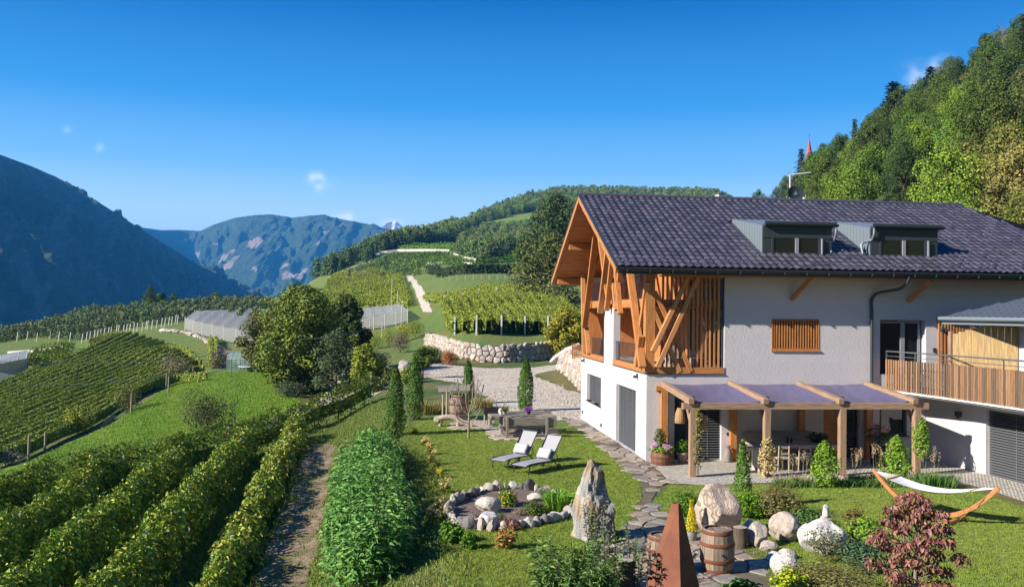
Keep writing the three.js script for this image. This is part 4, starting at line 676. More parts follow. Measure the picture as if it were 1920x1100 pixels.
// ---------------------------------------------------------------- plants
const barkTex = tex(256, (u, v) => { const a = fbm(u * 20, v * 5, 4, 20, 81), k = 0.5 + 0.7 * (a - 0.4); return [k, k * 0.92, k * 0.82]; });
const bark = std({ map: barkTex, color: rgb(0.17, 0.135, 0.10), roughness: 0.95 }), paleBark = std({ map: barkTex, color: rgb(0.42, 0.39, 0.35), roughness: 0.9 }), vineBark = std({ color: rgb(0.10, 0.075, 0.055), roughness: 1 });
const postMat = std({ color: rgb(0.62, 0.61, 0.59), roughness: 0.9 }), woodPost = std({ map: greyWoodTex, color: rgb(1.15, 1.05, 0.95), roughness: 0.9 });
// a cloud of leaves on the skin (and a little inside) of several lobes
function lobe(L, cx, cy, cz, rx, ry, rz, n, size, cols, o = {}) {
  for (let i = 0; i < n; i++) {
    const y = rr(-1, 1), a = R() * 6.283, q = Math.sqrt(1 - y * y), nx = q * Math.cos(a), nz = q * Math.sin(a), ny = y;
    const k = Math.pow(R(), o.fill ?? 0.22) * (0.82 + 0.36 * vnoise(nx * 3 + cx * 5, nz * 3 + ny * 3 + cz));
    const s = size * rr(0.7, 1.35);
    L.add(cx + nx * rx * k, cy + ny * ry * k, cz + nz * rz * k, nx + rr(-0.7, 0.7), ny + (o.up ?? 0.5) + rr(-0.5, 0.5), nz + rr(-0.7, 0.7), s, s * (o.w ?? 0.62), vary(pick(cols), o.v ?? 0.28, o.t ?? 0.12), o.droop ?? 0.15);
  }
}
// broad-leaved tree about h tall: trunk with limbs, crown of uneven clumps; returns a thing's children
function broadleaf(t, h, w, cols, seed, o = {}) {
  R = rng(seed); const L = new Leaves(), limbs = [rod(V(0, -0.3, 0), V(rr(-0.02, 0.02) * h, h * 0.5, 0), h * 0.028, h * 0.016, 8)], n = o.lobes ?? 26, per = (o.leaves ?? 5200) / n;
  const y0 = o.low ?? 0.22;
  for (let i = 0; i < n; i++) {
    const f = (i + 0.5) / n, a = i * 2.399 + rr(-0.4, 0.4), y = h * lerp(y0, 0.92, f), sh = Math.pow(Math.sin(Math.PI * clamp(0.16 + f * 0.80, 0, 1)), 0.8), rad = w / 2 * sh * rr(0.5, 0.86) * (f > 0.9 ? 0.4 : 1);
    const x = Math.cos(a) * rad, z = Math.sin(a) * rad, r = w * rr(0.13, 0.22);
    limbs.push(rod(V(0, h * lerp(0.15, 0.5, f), 0), V(x * 0.85, y - r * 0.3, z * 0.85), h * 0.011, h * 0.004, 5));
    lobe(L, x, y, z, r, r * rr(0.7, 0.95), r, per, o.leaf ?? 0.3, cols, o);
  }
  lobe(L, 0, h * 0.55, 0, w * 0.28, h * 0.26, w * 0.28, per * 2, (o.leaf ?? 0.3) * 1.2, cols, { ...o, fill: 0.6 });
  mesh('trunk', limbs, bark, t); mesh('crown', L.geo(), o.far ? farLeaf : leafMat, t); return t;
}
function conifer(t, h, w, cols, seed, o = {}) {
  R = rng(seed); const L = new Leaves(), n = o.tiers ?? 26, limbs = [rod(V(0, -0.3, 0), V(0, h, 0), h * 0.02, 0.02, 7)];
  for (let i = 0; i < n; i++) {
    const f = i / n, y = h * lerp(o.low ?? 0.08, 0.98, f), r = w / 2 * Math.pow(1 - f, 0.8) * rr(0.8, 1.1), k = Math.max(4, Math.round(11 * (1 - f * 0.6)));
    for (let b = 0; b < k; b++) {
      const a = b / k * 6.283 + i * 1.3 + rr(-0.3, 0.3), rb = r * rr(0.65, 1.1); if (b % 3 === 0) limbs.push(rod(V(0, y, 0), V(Math.cos(a) * rb * 0.8, y - rb * 0.2, Math.sin(a) * rb * 0.8), 0.03, 0.01, 4));
      for (let s = 0; s < (o.per ?? 7); s++) { const q = Math.pow(rr(0.05, 1), 0.7), l = (o.leaf ?? 0.42) * rr(0.7, 1.3); L.add(Math.cos(a) * rb * q + rr(-0.1, 0.1) * w * 0.4, y - rb * 0.28 * q + rr(-0.1, 0.1), Math.sin(a) * rb * q + rr(-0.1, 0.1) * w * 0.4, Math.cos(a) * 0.3 + rr(-0.5, 0.5), 1, Math.sin(a) * 0.3 + rr(-0.5, 0.5), l, l * 0.4, vary(pick(cols), 0.3, 0.08), 0.4); }
    }
  }
  mesh('trunk', limbs, bark, t); mesh('crown', L.geo(), o.far ? farLeaf : leafMat, t); return t;
}
// a bush: several lobes on short stems
function bush(name, label, cat, pos, w, h, cols, seed, o = {}) {
  R = rng(seed); const t = thing(name, label, cat, pos, 0, o.group), L = new Leaves(), n = o.lobes ?? 9, total = o.leaves ?? 2200;
  for (let i = 0; i < n; i++) { const a = i * 2.4, f = i / n, r = w / 2 * Math.sqrt(f) * 0.66; lobe(L, Math.cos(a) * r, h * rr(0.36, 0.62) * (1 - 0.3 * f), Math.sin(a) * r, w * rr(0.2, 0.3), h * rr(0.28, 0.40), w * rr(0.2, 0.3), total / n, o.leaf ?? 0.09, cols, o); }
  mesh('foliage', L.geo(), o.mat ?? leafMat, t);
  mesh('stem', Array.from({ length: o.stems ?? 6 }, (_, i) => rod(V(0, 0, 0), V(Math.cos(i * 2.4) * w * 0.28, h * 0.55, Math.sin(i * 2.4) * w * 0.28), 0.02, 0.008, 4)), o.bark ?? bark, t);
  return t;
}
// a slim column of leaves, as a thuja or a clipped bush
function column(name, label, cat, pos, w, h, cols, seed, o = {}) {
  R = rng(seed); const t = thing(name, label, cat, pos, 0, o.group), L = new Leaves(), n = o.leaves ?? 3200;
  for (let i = 0; i < n; i++) { const f = Math.pow(R(), 0.85), a = R() * 6.283, r = w / 2 * (Math.pow(1 - Math.pow(f, o.pow ?? 3), 0.7) * (0.72 + 0.28 * Math.sin(Math.min(1, f * 3) * 1.57))) * (0.55 + 0.45 * Math.pow(R(), 0.4)) * ((o.rag ?? 0.7) + (o.rag ? 2 - 2 * o.rag : 0.6) * vnoise(Math.cos(a) * 2.4 + 7 + seed, f * h * 4.5 + Math.sin(a) * 2.4)), s = (o.leaf ?? 0.1) * rr(0.7, 1.3); L.add(Math.cos(a) * r, f * h * rr(0.98, 1.02), Math.sin(a) * r, Math.cos(a) + rr(-0.6, 0.6), rr(0, 0.8), Math.sin(a) + rr(-0.6, 0.6), s, s * (o.w ?? 0.55), vary(pick(cols), 0.35, 0.12), o.droop ?? -0.5); }
  mesh('foliage', L.geo(), leafMat, t); mesh('trunk', rod(V(0, -0.1, 0), V(0, h * 0.85, 0), w * 0.07, 0.01, 6), bark, t); return t;
}
// a row of vines on wires along places on the land: foliage wall, stems, posts
function vineRow(name, label, group, pts, o = {}) {
  const jit = o.jit ?? 0.6, h = o.h ?? 1.75, w = o.w ?? 0.7, L = new Leaves(), t = thing(name, label, o.cat ?? 'vine row', pts[0].clone(), 0, group), p0 = pts[0]; let acc = 0, nextPost = 0, nextVine = 0.6; const posts = [], stems = [];
  for (let i = 1; i < pts.length; i++) {
    const a = pts[i - 1], b = pts[i], len = Math.hypot(b.x - a.x, b.z - a.z), dx = (b.x - a.x) / len, dz = (b.z - a.z) / len, n = Math.round(len * (o.den ?? 120));
    for (let k = 0; k < n; k++) {
      const s = len * (k + R()) / n, x = a.x + dx * s, z = a.z + dz * s, bulge = 0.45 + 1.1 * vnoise(x * 1.3 + 30, z * 1.3), top = h * (0.8 + 0.4 * vnoise(x * 1.1, z * 1.1 + 9)), f = Math.pow(R(), 0.75), y = lerp(o.low ?? 0.5, 1, f), side = R() < 0.5 ? -1 : 1;
      const q = (f > 0.8 ? rr(-1, 1) : side * Math.pow(R(), 0.35)) * w / 2 * bulge * (1 - 0.45 * Math.pow(f, 4)), l = (o.leaf ?? 0.13) * rr(0.7, 1.3), px = x - dz * q, pz = z + dx * q, col = vary(pick(o.cols), 0.32, 0.14);
      L.add(px - p0.x, H(x, z) + top * y - p0.y + (R() < 0.07 ? rr(0.05, 0.22) * h : 0), pz - p0.z, -dz * side + rr(-1, 1) * jit, 0.25 + f * 0.9 + rr(-0.3, 0.5), dx * side + rr(-1, 1) * jit, l, l * 0.85, col, 0.5);
    }
    while (o.post && nextPost <= acc + len) { const s = nextPost - acc, x = a.x + dx * s, z = a.z + dz * s; posts.push(V(x - p0.x, H(x, z) - p0.y, z - p0.z)); nextPost += o.post; }
    while (o.vine && nextVine <= acc + len) { const s = nextVine - acc, x = a.x + dx * s, z = a.z + dz * s; stems.push(rod(V(x - p0.x, H(x, z) - p0.y - 0.05, z - p0.z), V(x - p0.x + rr(-0.1, 0.1), H(x, z) - p0.y + h * 0.62, z - p0.z + rr(-0.1, 0.1)), 0.035, 0.018, 4)); nextVine += o.vine; }
    acc += len;
  }
  mesh('foliage', L.geo(), o.mat ?? leafMat, t);
  if (o.core) { const p = [], ring = pts.map((q, i) => { const a = pts[Math.max(0, i - 1)], b = pts[Math.min(pts.length - 1, i + 1)], l = Math.hypot(b.x - a.x, b.z - a.z), nx = -(b.z - a.z) / l * w * (o.cw ?? 0.34), nz = (b.x - a.x) / l * w * (o.cw ?? 0.34), y = q.y - p0.y; return [[q.x - p0.x + nx, y + h * 0.25, q.z - p0.z + nz], [q.x - p0.x + nx * 0.7, y + h * (o.ch ?? 0.88), q.z - p0.z + nz * 0.7], [q.x - p0.x - nx * 0.7, y + h * (o.ch ?? 0.88), q.z - p0.z - nz * 0.7], [q.x - p0.x - nx, y + h * 0.25, q.z - p0.z - nz]]; }); for (let i = 1; i < ring.length; i++) for (let k = 0; k < 3; k++) { const a = ring[i - 1][k], b = ring[i - 1][k + 1], c = ring[i][k + 1], d = ring[i][k]; p.push(...a, ...b, ...c, ...a, ...c, ...d); } const g = new THREE.BufferGeometry(); g.setAttribute('position', new THREE.Float32BufferAttribute(p, 3)); mesh('inner_foliage', g, vineRow.cm ??= std({ color: rgb(0.15, 0.19, 0.025), roughness: 1 }), t); }
  const pg = vineRow.pg ??= box(0.08, 1.95, 0.08, 0, 0.9, 0), pw = vineRow.pw ??= box(0.2, 2.3, 0.2, 0, 1.0, 0);
  for (const q of posts) { const m = mesh('post', o.fat ? pw : pg, o.postMat ?? postMat, t); m.position.copy(q); m.scale.y = h / 1.75 * (o.ps ?? 1); }
  if (stems.length) mesh('stem', stems, vineBark, t); return t;
}
const GREEN = { vine: [[0.14, 0.20, 0.018], [0.23, 0.265, 0.028], [0.075, 0.125, 0.014], [0.29, 0.29, 0.045], [0.07, 0.135, 0.014], [0.10, 0.18, 0.02]], vineFar: [[0.175, 0.235, 0.03], [0.26, 0.30, 0.045], [0.11, 0.165, 0.02], [0.31, 0.31, 0.06]], lime: [[0.175, 0.225, 0.022], [0.225, 0.26, 0.03], [0.115, 0.165, 0.018], [0.26, 0.265, 0.04]], tree: [[0.055, 0.085, 0.014], [0.075, 0.11, 0.016], [0.035, 0.06, 0.012], [0.12, 0.14, 0.02]], dark: [[0.025, 0.045, 0.014], [0.035, 0.06, 0.018], [0.05, 0.075, 0.022]], forest: [[0.04, 0.07, 0.014], [0.06, 0.095, 0.018], [0.08, 0.115, 0.02]], fresh: [[0.07, 0.15, 0.012], [0.10, 0.19, 0.016], [0.045, 0.10, 0.01]], olive: [[0.11, 0.115, 0.03], [0.14, 0.14, 0.045], [0.075, 0.085, 0.022]], grey: [[0.10, 0.13, 0.075], [0.13, 0.155, 0.09], [0.06, 0.085, 0.045]], thuja: [[0.035, 0.085, 0.012], [0.055, 0.12, 0.016], [0.08, 0.15, 0.02]], corn: [[0.065, 0.165, 0.028], [0.095, 0.205, 0.04], [0.04, 0.105, 0.02], [0.125, 0.23, 0.055]], gold: [[0.28, 0.22, 0.02], [0.22, 0.20, 0.02], [0.33, 0.25, 0.03]] };
// ---------------------------------------------------------------- vines
const way = (pxs, y, n = 26) => { let P = pxs.map(([x, py]) => ground(x, py)); const out = [], lim = Math.min(...P.map((p) => -p.z)) * 1.8; P = P.map((p) => { if (-p.z <= lim) return p; const k = lim / -p.z; return onLand(p.x * k, -lim); }); const c = new THREE.CatmullRomCurve3(P.map((p) => V(p.x, 0, p.z)), false, 'centripetal'); for (let i = 0; i <= n; i++) { const q = c.getPoint(i / n); out.push(onLand(q.x, q.z)); } return out; };
const rowOf = (s, d0, d1, n = 22) => { const o = []; for (let i = 0; i <= n; i++) { const d = lerp(d0, d1, i / n); o.push(onLand(s - 0.174 * d, -d)); } return o; };
const near = { h: 1.7, w: 0.9, core: true, cw: 0.08, ch: 0.62, den: 480, leaf: 0.145, low: 0.2, cols: GREEN.vine, post: 6.4, vine: 1.1, ps: 0.93, postMat: std({ color: rgb(0.42, 0.41, 0.40), roughness: 0.9 }) };
R = rng(101);
{
  const g = 'vine rows below the garden';
  vineRow('vine_row', 'nearest vine row, running along the left of the shaded dirt track', g, rowOf(-3.15, 10, 46, 30), { ...near, cols: [...GREEN.vine, [0.24, 0.22, 0.04]] });
  vineRow('vine_row', 'vine row second from the shaded dirt track', g, rowOf(-5.6, 11, 44, 28), near);
  vineRow('vine_row', 'vine row third from the shaded dirt track', g, rowOf(-8.0, 13, 41, 26), near);
  vineRow('vine_row', 'vine row fourth from the shaded dirt track', g, rowOf(-10.5, 15, 39, 24), near);
  vineRow('vine_row', 'vine row fifth from the shaded dirt track, in the lower left corner', g, rowOf(-13.0, 18, 37.5, 20), near);
  vineRow('vine_row', 'sixth vine row from the dirt track, just below the cross row', g, rowOf(-15.5, 21, 36, 16), near);
  vineRow('vine_row', 'cross row of vines along the lower edge of the bright green meadow', g, [[695, 718], [640, 728], [590, 742], [540, 757], [500, 766], [450, 775], [400, 790], [330, 808], [250, 830], [150, 862], [60, 893], [-40, 925]].map(([x, y], i, a) => { const h = lerp(55, 31.5, i / (a.length - 1)), p = atDepth(x, y, h); return onLand(p.x, p.z); }), { ...near, h: 1.9, den: 320, w: 1.1, cols: [...GREEN.vine, ...GREEN.tree] });
}
// tall leafy plants on the bank between track and lawn
{
  R = rng(55); const L = new Leaves(), t = thing('hedge', 'dense light green belt of tall leafy plants on the bank between track and lawn', 'hedge', onLand(-2.5 - 0.174 * 25, -25)), p0 = t.position, st = [];
  for (let k = 0; k < 900; k++) {
    const d = 18.3 + 15.5 * Math.pow(R(), 1.15), m = (d - 18.3) / 15.5, half = lerp(0.92, 0.88, m) * (m < 0.12 ? 0.55 + m * 3.6 : m > 0.8 ? 1.35 - m * 0.5 : 1), off = rr(-1, 1), s = 0.33 + off * half, x = s - 0.174 * d, z = -d, h = rr(1.3, 1.95) * (1 - 0.38 * off * off) * (0.8 + 0.4 * vnoise(x, z)) * (m > 0.85 ? 0.75 : 1), y0 = H(x, z), lx = rr(-0.15, 0.15), lz = rr(-0.15, 0.15);
    if (k % 3 === 0) st.push(rod(V(x - p0.x, y0 - p0.y, z - p0.z), V(x + lx - p0.x, y0 + h - p0.y, z + lz - p0.z), 0.014, 0.006, 3));
    const n = 26; for (let i = 0; i < n; i++) { const f = Math.pow((i + R()) / n, 0.7), a = i * 2.4 + k, l = rr(0.13, 0.24) * (f > 0.9 ? 0.75 : 1), r = 0.1 + 0.14 * R(); L.add(x + lx * f + Math.cos(a) * r - p0.x, y0 + h * lerp(0.18, 1, f) - p0.y, z + lz * f + Math.sin(a) * r - p0.z, Math.cos(a) * 0.8 + rr(-0.3, 0.3), 0.9, Math.sin(a) * 0.8 + rr(-0.3, 0.3), l, l * 0.36, vary(pick(GREEN.corn), 0.28, 0.1), 0.5); }
  }
  mesh('foliage', L.geo(), leafMat, t); mesh('stem', st, std({ color: rgb(0.10, 0.16, 0.04) }), t);
}
const dimPost = std({ color: rgb(0.40, 0.39, 0.37), roughness: 0.9 });
// the vineyard on the slope at the left: a fan of curved rows
{
  const K = [
    [[232, 630], [165, 662], [100, 690], [40, 712], [-30, 742]],
    [[295, 617], [251, 658], [180, 690], [109, 720], [-30, 775]],
    [[352, 620], [325, 662], [255, 699], [150, 742], [-30, 812]],
    [[388, 640], [378, 684], [316, 722], [170, 800], [-30, 882]],
  ], rows = [];
  const mixR = (a, b, t) => a.map((p, i) => [lerp(p[0], b[i][0], t), lerp(p[1], b[i][1], t)]);
  for (let i = 0; i < 5; i++) rows.push(mixR(K[0], K[1], i / 5)); for (let i = 0; i < 5; i++) rows.push(mixR(K[1], K[2], i / 5)); for (let i = 0; i <= 7; i++) rows.push(mixR(K[2], K[3], i / 7));
  rows.forEach((r, i) => vineRow('vine_row', `${ORD[i]} curved vine row down the left slope, counted from the orchard side`, 'curved vine rows on the left slope', way(r, undefined, 20), { h: 1.1, w: 0.52, core: true, jit: 0.3, den: 84, leaf: 0.18, low: 0.25, cols: GREEN.vineFar, post: i % 2 ? 0 : 26, ps: 0.9, postMat: dimPost, mat: farLeaf }));
  for (let i = 0; i < 2; i++) vineRow('vine_row', i ? 'last short straight vine row beside the greenhouse' : 'short straight vine row left of the bare shrub by the greenhouse', null, way([[394 + i * 10, 641 + i], [394 + i * 11, 692]], undefined, 8), { h: 1.2, w: 0.6, core: true, jit: 0.3, den: 60, leaf: 0.22, low: 0.25, cols: GREEN.vineFar, mat: farLeaf });
  for (let i = 0; i < 3; i++) vineRow('vine_row', ['short vine row at the top left of the slope, nearest the orchard', 'middle one of three short vine rows at the top of the left slope', 'lowest of three short vine rows at the top of the left slope'][i], null, way([[202 + i * 9, 633 - i * 1], [168 + i * 2, 646 + i * 7]], undefined, 6), { h: 1.2, w: 0.6, core: true, jit: 0.3, den: 60, leaf: 0.22, low: 0.25, cols: GREEN.vineFar, mat: farLeaf });
  for (let i = 0; i < 6; i++) vineRow('vine_row', `${ORD[i]} yellow green vine row from the top beside the net tent at the left edge`, 'vine rows by the left net tent', way([[138 - i * 3, 655 + i * 5], [60 - i * 2, 668 + i * 6]], undefined, 6), { h: 1.7, w: 1.2, den: 34, leaf: 0.36, low: 0.2, cols: GREEN.lime, mat: farLeaf });
}
// the sunny vineyard above the retaining wall: rows going away uphill, each with a pale post at its near end
{
  const xs = [852, 893, 940, 984, 1027, 1066, 1100], ts = [796, 832, 868, 902, 936, 968, 1000];
  const mid = []; for (let i = 0; i < xs.length - 1; i++) mid.push([xs[i], ts[i]], [(xs[i] + xs[i + 1]) / 2, (ts[i] + ts[i + 1]) / 2]); mid.push([xs[6], ts[6]]);
  mid.forEach(([x, t], i) => vineRow('vine_row', `${ORD[i]} yellow green vine row from the left above the retaining wall`, 'vine rows above the retaining wall', way([[x, 628], [lerp(x, t, 0.55), 568], [t, 524]], undefined, 24), { h: 2.0, w: 1.15, core: true, jit: 0.4, den: 60, leaf: 0.3, low: 0.18, cols: GREEN.lime, post: i % 2 ? 0 : 60, fat: true, ps: 1.0, mat: farLeaf }));
  // rows across the hill farther up, in the same yellow green, on both sides of the hill road
  for (let i = 0; i < 12; i++) vineRow('vine_row', `${ORD[i]} vine row from the left on the hillside beside the hill road`, 'vine rows left of the hill road', way([[690 + i * 7, 578], [690 + i * 6, 540], [690 + i * 5.4, 508]], undefined, 16), { h: 2.0, w: 1.6, den: 26, leaf: 0.42, low: 0.1, cols: GREEN.lime, mat: farLeaf });
  for (let i = 0; i < 24; i++) vineRow('vine_row', `${ORD[i]} vine row from the left on the upper slope with bare pale soil`, 'vine rows with bare soil between them on the upper slope', way([[628 + i * 11, 516 - i * 0.9], [690 + i * 8.5, 494 - i * 0.35], [742 + i * 6.5, 476]], undefined, 10), { h: 1.5, w: 1.5, den: 9, leaf: 0.75, low: 0.05, cols: GREEN.fresh.map((c) => [c[0] * 1.5, c[1] * 1.25, c[2] * 2]), mat: farLeaf });
  for (let i = 0; i < 9; i++) vineRow('vine_row', `${ORD[i]} vine row from the front on the green terrace below the wood`, 'vine rows on the terrace below the pine wood', way([[748 + i * 3, 467 - i * 0.9], [850, 469 - i * 1.2]], undefined, 10), { h: 2.0, w: 2.4, den: 9, leaf: 0.9, low: 0.05, cols: GREEN.fresh, mat: farLeaf });
  for (let i = 0; i < 10; i++) vineRow('vine_row', `${ORD[i]} vine row from the left on the slanting field beside the farmhouse`, 'vine rows on the slanting field beside the farmhouse', way([[890 + i * 8, 497 - i * 0.4], [1000 + i * 4, 474 + i * 1.6]], undefined, 10), { h: 2.0, w: 2.4, den: 9, leaf: 0.9, low: 0.05, cols: GREEN.fresh, mat: farLeaf });
  for (let i = 0; i < 9; i++) vineRow('vine_row', `${ORD[i]} vine row from the left on the high field above the wood`, 'vine rows on the high field above the wood', way([[915 + i * 10, 424 - i * 1.4], [1000 + i * 4, 419 + i * 2.8]], undefined, 8), { h: 2.2, w: 3, den: 7, leaf: 1.1, low: 0.05, cols: GREEN.fresh, mat: farLeaf });
  for (let i = 0; i < 10; i++) vineRow('vine_row', `${ORD[i]} vine row from the left along the crest of the left hill`, 'vine rows on the crest of the left hill', way([[170 + i * 26, 583 - i * 0.6], [200 + i * 26, 571]], undefined, 6), { h: 2, w: 2, den: 12, leaf: 0.7, low: 0.1, cols: GREEN.fresh, mat: farLeaf });
  for (let i = 0; i < 8; i++) vineRow('vine_row', `${ORD[i]} bright vine row from the left on the knoll behind the white nets`, 'vine rows on the knoll behind the nets', way([[425 + i * 9, 582], [450 + i * 8, 566]], undefined, 6), { h: 2, w: 2.4, den: 14, leaf: 0.7, low: 0.05, cols: GREEN.lime, mat: farLeaf });
}
struct('vineyard_soil', sheet(outline([[618, 519], [640, 508], [690, 489], [745, 475], [800, 476], [770, 497], [700, 512], [660, 520]], 2, 4, 81), 0.1, 6, 4), std({ map: gravelTex, color: rgb(0.62, 0.56, 0.42), roughness: 1 }));
for (let i = 0; i < 12; i++) vineRow('vine_row', `${ORD[i]} vine row from the left on the hill shoulder behind the large round tree`, 'vine rows on the hill shoulder', way([[600 + i * 7.5, 576], [612 + i * 6.6, 545], [624 + i * 5.6, 516]], undefined, 12), { h: 2.0, w: 1.5, den: 26, leaf: 0.42, low: 0.1, cols: GREEN.lime, mat: farLeaf });
for (const [l, a] of [[82, [[878, 502], [930, 490], [1010, 468], [1050, 490], [1000, 503]]], [83, [[900, 428], [960, 414], [1040, 396], [1045, 420], [965, 440]]], [84, [[744, 469], [790, 460], [876, 456], [862, 471]]], [85, [[890, 498], [845, 503], [800, 506], [810, 499], [870, 494]]]]) struct('field', sheet(outline(a, 2, 6, l), 0.25, 8, 5, (x, z) => { const n = fbm(x * 0.05, z * 0.05, 3); return [0.17 + 0.08 * n, 0.30 + 0.05 * n, 0.04]; }), lawnMat);
// hops of dark fruit trees in one long tight row high on the slope
{
  R = rng(61); const L = new Leaves(), pts = way([[803, 513], [870, 514], [960, 513]], undefined, 60), t = thing('hedge', 'long dark clipped row of fruit trees across the top of the sunny vineyard', 'hedge', pts[0].clone());
  for (const q of pts) for (let k = 0; k < 60; k++) L.add(q.x + rr(-1, 1) - t.position.x, q.y + rr(0, 3.4) - t.position.y, q.z + rr(-0.8, 0.8) - t.position.z, rr(-1, 1), rr(0, 1), rr(0, 1), 0.8, 0.5, vary(pick(GREEN.dark)));
  mesh('foliage', L.geo(), farLeaf, t);
  const pole = thing('fence_post', 'first pale post from the left at the foot of the dark fruit tree row', 'post', ground(812, 527), 0, 'posts along the dark fruit tree row'); mesh('shaft', box(0.18, 1.6, 0.18, 0, 0.7, 0), dimPost, pole);
  for (let i = 1; i < 12; i++) copyOf(pole, 'fence_post', ground(812 + i * 15, 526 - i * 0.2), 0, `${ORD[i]} pale post from the left at the foot of the dark fruit tree row`);
}
// the orchard at the upper left: slim dark trees in ranks, past counting, with pale posts in front
{
  R = rng(63); const L = new Leaves(); for (let i = 0; i < 70; i++) { const f = R(), a = R() * 6.28, r = 0.75 * (1 - f * 0.6) * Math.sqrt(R()); L.add(Math.cos(a) * r, 0.3 + f * 2.9, Math.sin(a) * r, Math.cos(a), rr(0, 1), Math.sin(a), rr(0.35, 0.6), 0.32, vary([0.105, 0.14, 0.06], 0.45, 0.14)); }
  const poly = [[-40, 648], [60, 634], [140, 640], [168, 634], [230, 618], [285, 611], [335, 604], [400, 600], [480, 622], [500, 600], [480, 566], [400, 571], [300, 586], [200, 590], [150, 588], [100, 594], [-40, 640]].map(([x, y]) => { const g = ground(x, y), k = Math.min(1, 345 / -g.z); return [g.x * k, g.z * k]; });
  const list = [], m4 = new THREE.Matrix4(); let x0 = 1e9, x1 = -1e9, z0 = 1e9, z1 = -1e9; for (const [x, z] of poly) { x0 = Math.min(x0, x); x1 = Math.max(x1, x); z0 = Math.min(z0, z); z1 = Math.max(z1, z); }
  for (let x = x0; x < x1; x += 3.1) for (let z = z0; z < z1; z += 1.5) { const xx = x + rr(-0.3, 0.3) + z * 0.25 % 3.1, zz = z + rr(-0.3, 0.3); if (inside(poly, xx, zz)) { const s = rr(0.8, 1.2); m4.makeRotationY(R() * 6).scale(V(s, s * rr(0.85, 1.15), s)).setPosition(xx, H(xx, zz), zz); list.push(m4.clone()); } }
  const im = new THREE.InstancedMesh(L.geo(), farLeaf, list.length); list.forEach((m, i) => im.setMatrixAt(i, m)); im.name = 'orchard'; scene.add(im); stuff(im, 'ranks of grey green orchard trees on the hill at the upper left', 'orchard');
  const post = thing('orchard_post', 'first pale concrete post from the left in the line in front of the orchard', 'post', ground(152, 643), 0, 'pale posts of the orchard'); mesh('shaft', box(0.15, 2.2, 0.15, 0, 1.0, 0).rotateZ(-0.12), postMat, post);
  for (let i = 1; i < 34; i++) copyOf(post, 'orchard_post', ground(152 + i * 7.0 + rr(-3, 3), 642 - i * 1.45 - Math.sin(i * 0.2) * 1.5 + rr(-2.5, 2.5)), 0, `${ORD[i]} pale concrete post from the left in the line in front of the orchard`);
  for (let i = 0; i < 6; i++) copyOf(post, 'orchard_post', ground(30 + i * 20 + rr(-3, 3), 640 + rr(-8, 0)), 0, `${ORD[i]} post from the left among the orchard trees at the far left`);
}
// ---------------------------------------------------------------- trees
R = rng(201);
const protoPos = V(0, -500, 0);
const treeAt = (make, pos, label, cat, group, sc = 1, turn = 0, name = 'tree') => { const t = thing(name, label, cat, pos, turn, group); make(t); t.scale.setScalar(sc); return t; };
// the big walnut-like tree on the left of the road, and its companions
treeAt((t) => broadleaf(t, 9.4, 7.4, GREEN.tree.map((c) => c.map((v) => v * 1.35)).concat([[0.12, 0.17, 0.025], [0.18, 0.20, 0.03]]), 301, { lobes: 44, leaves: 24000, leaf: 0.27, low: 0.14 }), onLand(atDepth(562, 700, 76).x, -76), 'large round broadleaf tree with yellowing leaves left of the grey road', 'tree');
treeAt((t) => broadleaf(t, 8.2, 4.2, GREEN.dark.concat(GREEN.tree), 302, { lobes: 26, leaves: 7000, leaf: 0.32, low: 0.1 }), onLand(atDepth(650, 680, 84).x, -84), 'dark tree standing close behind the large round tree', 'tree');
treeAt((t) => broadleaf(t, 5.0, 4.0, GREEN.grey.map((c) => [c[0] * 0.55, c[1] * 0.62, c[2] * 0.45]), 303, { lobes: 18, leaves: 5000, leaf: 0.2, low: 0.08 }), ground(573, 738), 'grey green bushy tree at the foot of the large round tree', 'tree');
treeAt((t) => broadleaf(t, 5.5, 4.6, GREEN.grey.map((c) => [c[0] * 0.6, c[1] * 0.7, c[2] * 0.5]), 304, { lobes: 14, leaves: 3000, leaf: 0.22, low: 0.1 }), onLand(atDepth(630, 690, 72).x, -72), 'small grey leaved tree at the right foot of the large round tree', 'tree');
treeAt((t) => broadleaf(t, 7.0, 4.8, GREEN.olive, 305, { lobes: 20, leaves: 5200, leaf: 0.3, low: 0.12 }), onLand(atDepth(488, 690, 98).x, -98), 'brownish tree to the left of the large round tree above the greenhouse', 'tree');
treeAt((t) => broadleaf(t, 5.2, 4.6, [[0.20, 0.20, 0.02], [0.26, 0.23, 0.03], [0.13, 0.16, 0.02], [0.30, 0.25, 0.03]], 306, { lobes: 20, leaves: 5500, leaf: 0.28, low: 0.16 }), onLand(atDepth(1062, 645, 92).x, -92), 'yellow green tree above the retaining wall at the farmhouse corner', 'tree');
treeAt((t) => broadleaf(t, 3.6, 2.9, [[0.16, 0.20, 0.02], [0.12, 0.17, 0.02], [0.22, 0.22, 0.03]], 307, { lobes: 14, leaves: 2600, leaf: 0.24, low: 0.15 }), onLand(atDepth(684, 705, 66).x, -66), 'small lime green tree on the right of the grey road', 'tree');
treeAt((t) => broadleaf(t, 2.6, 1.7, GREEN.tree, 309, { lobes: 8, leaves: 900, leaf: 0.17, low: 0.42 }), ground(793, 710), 'small young fruit tree by the left end of the gravel drive', 'tree');
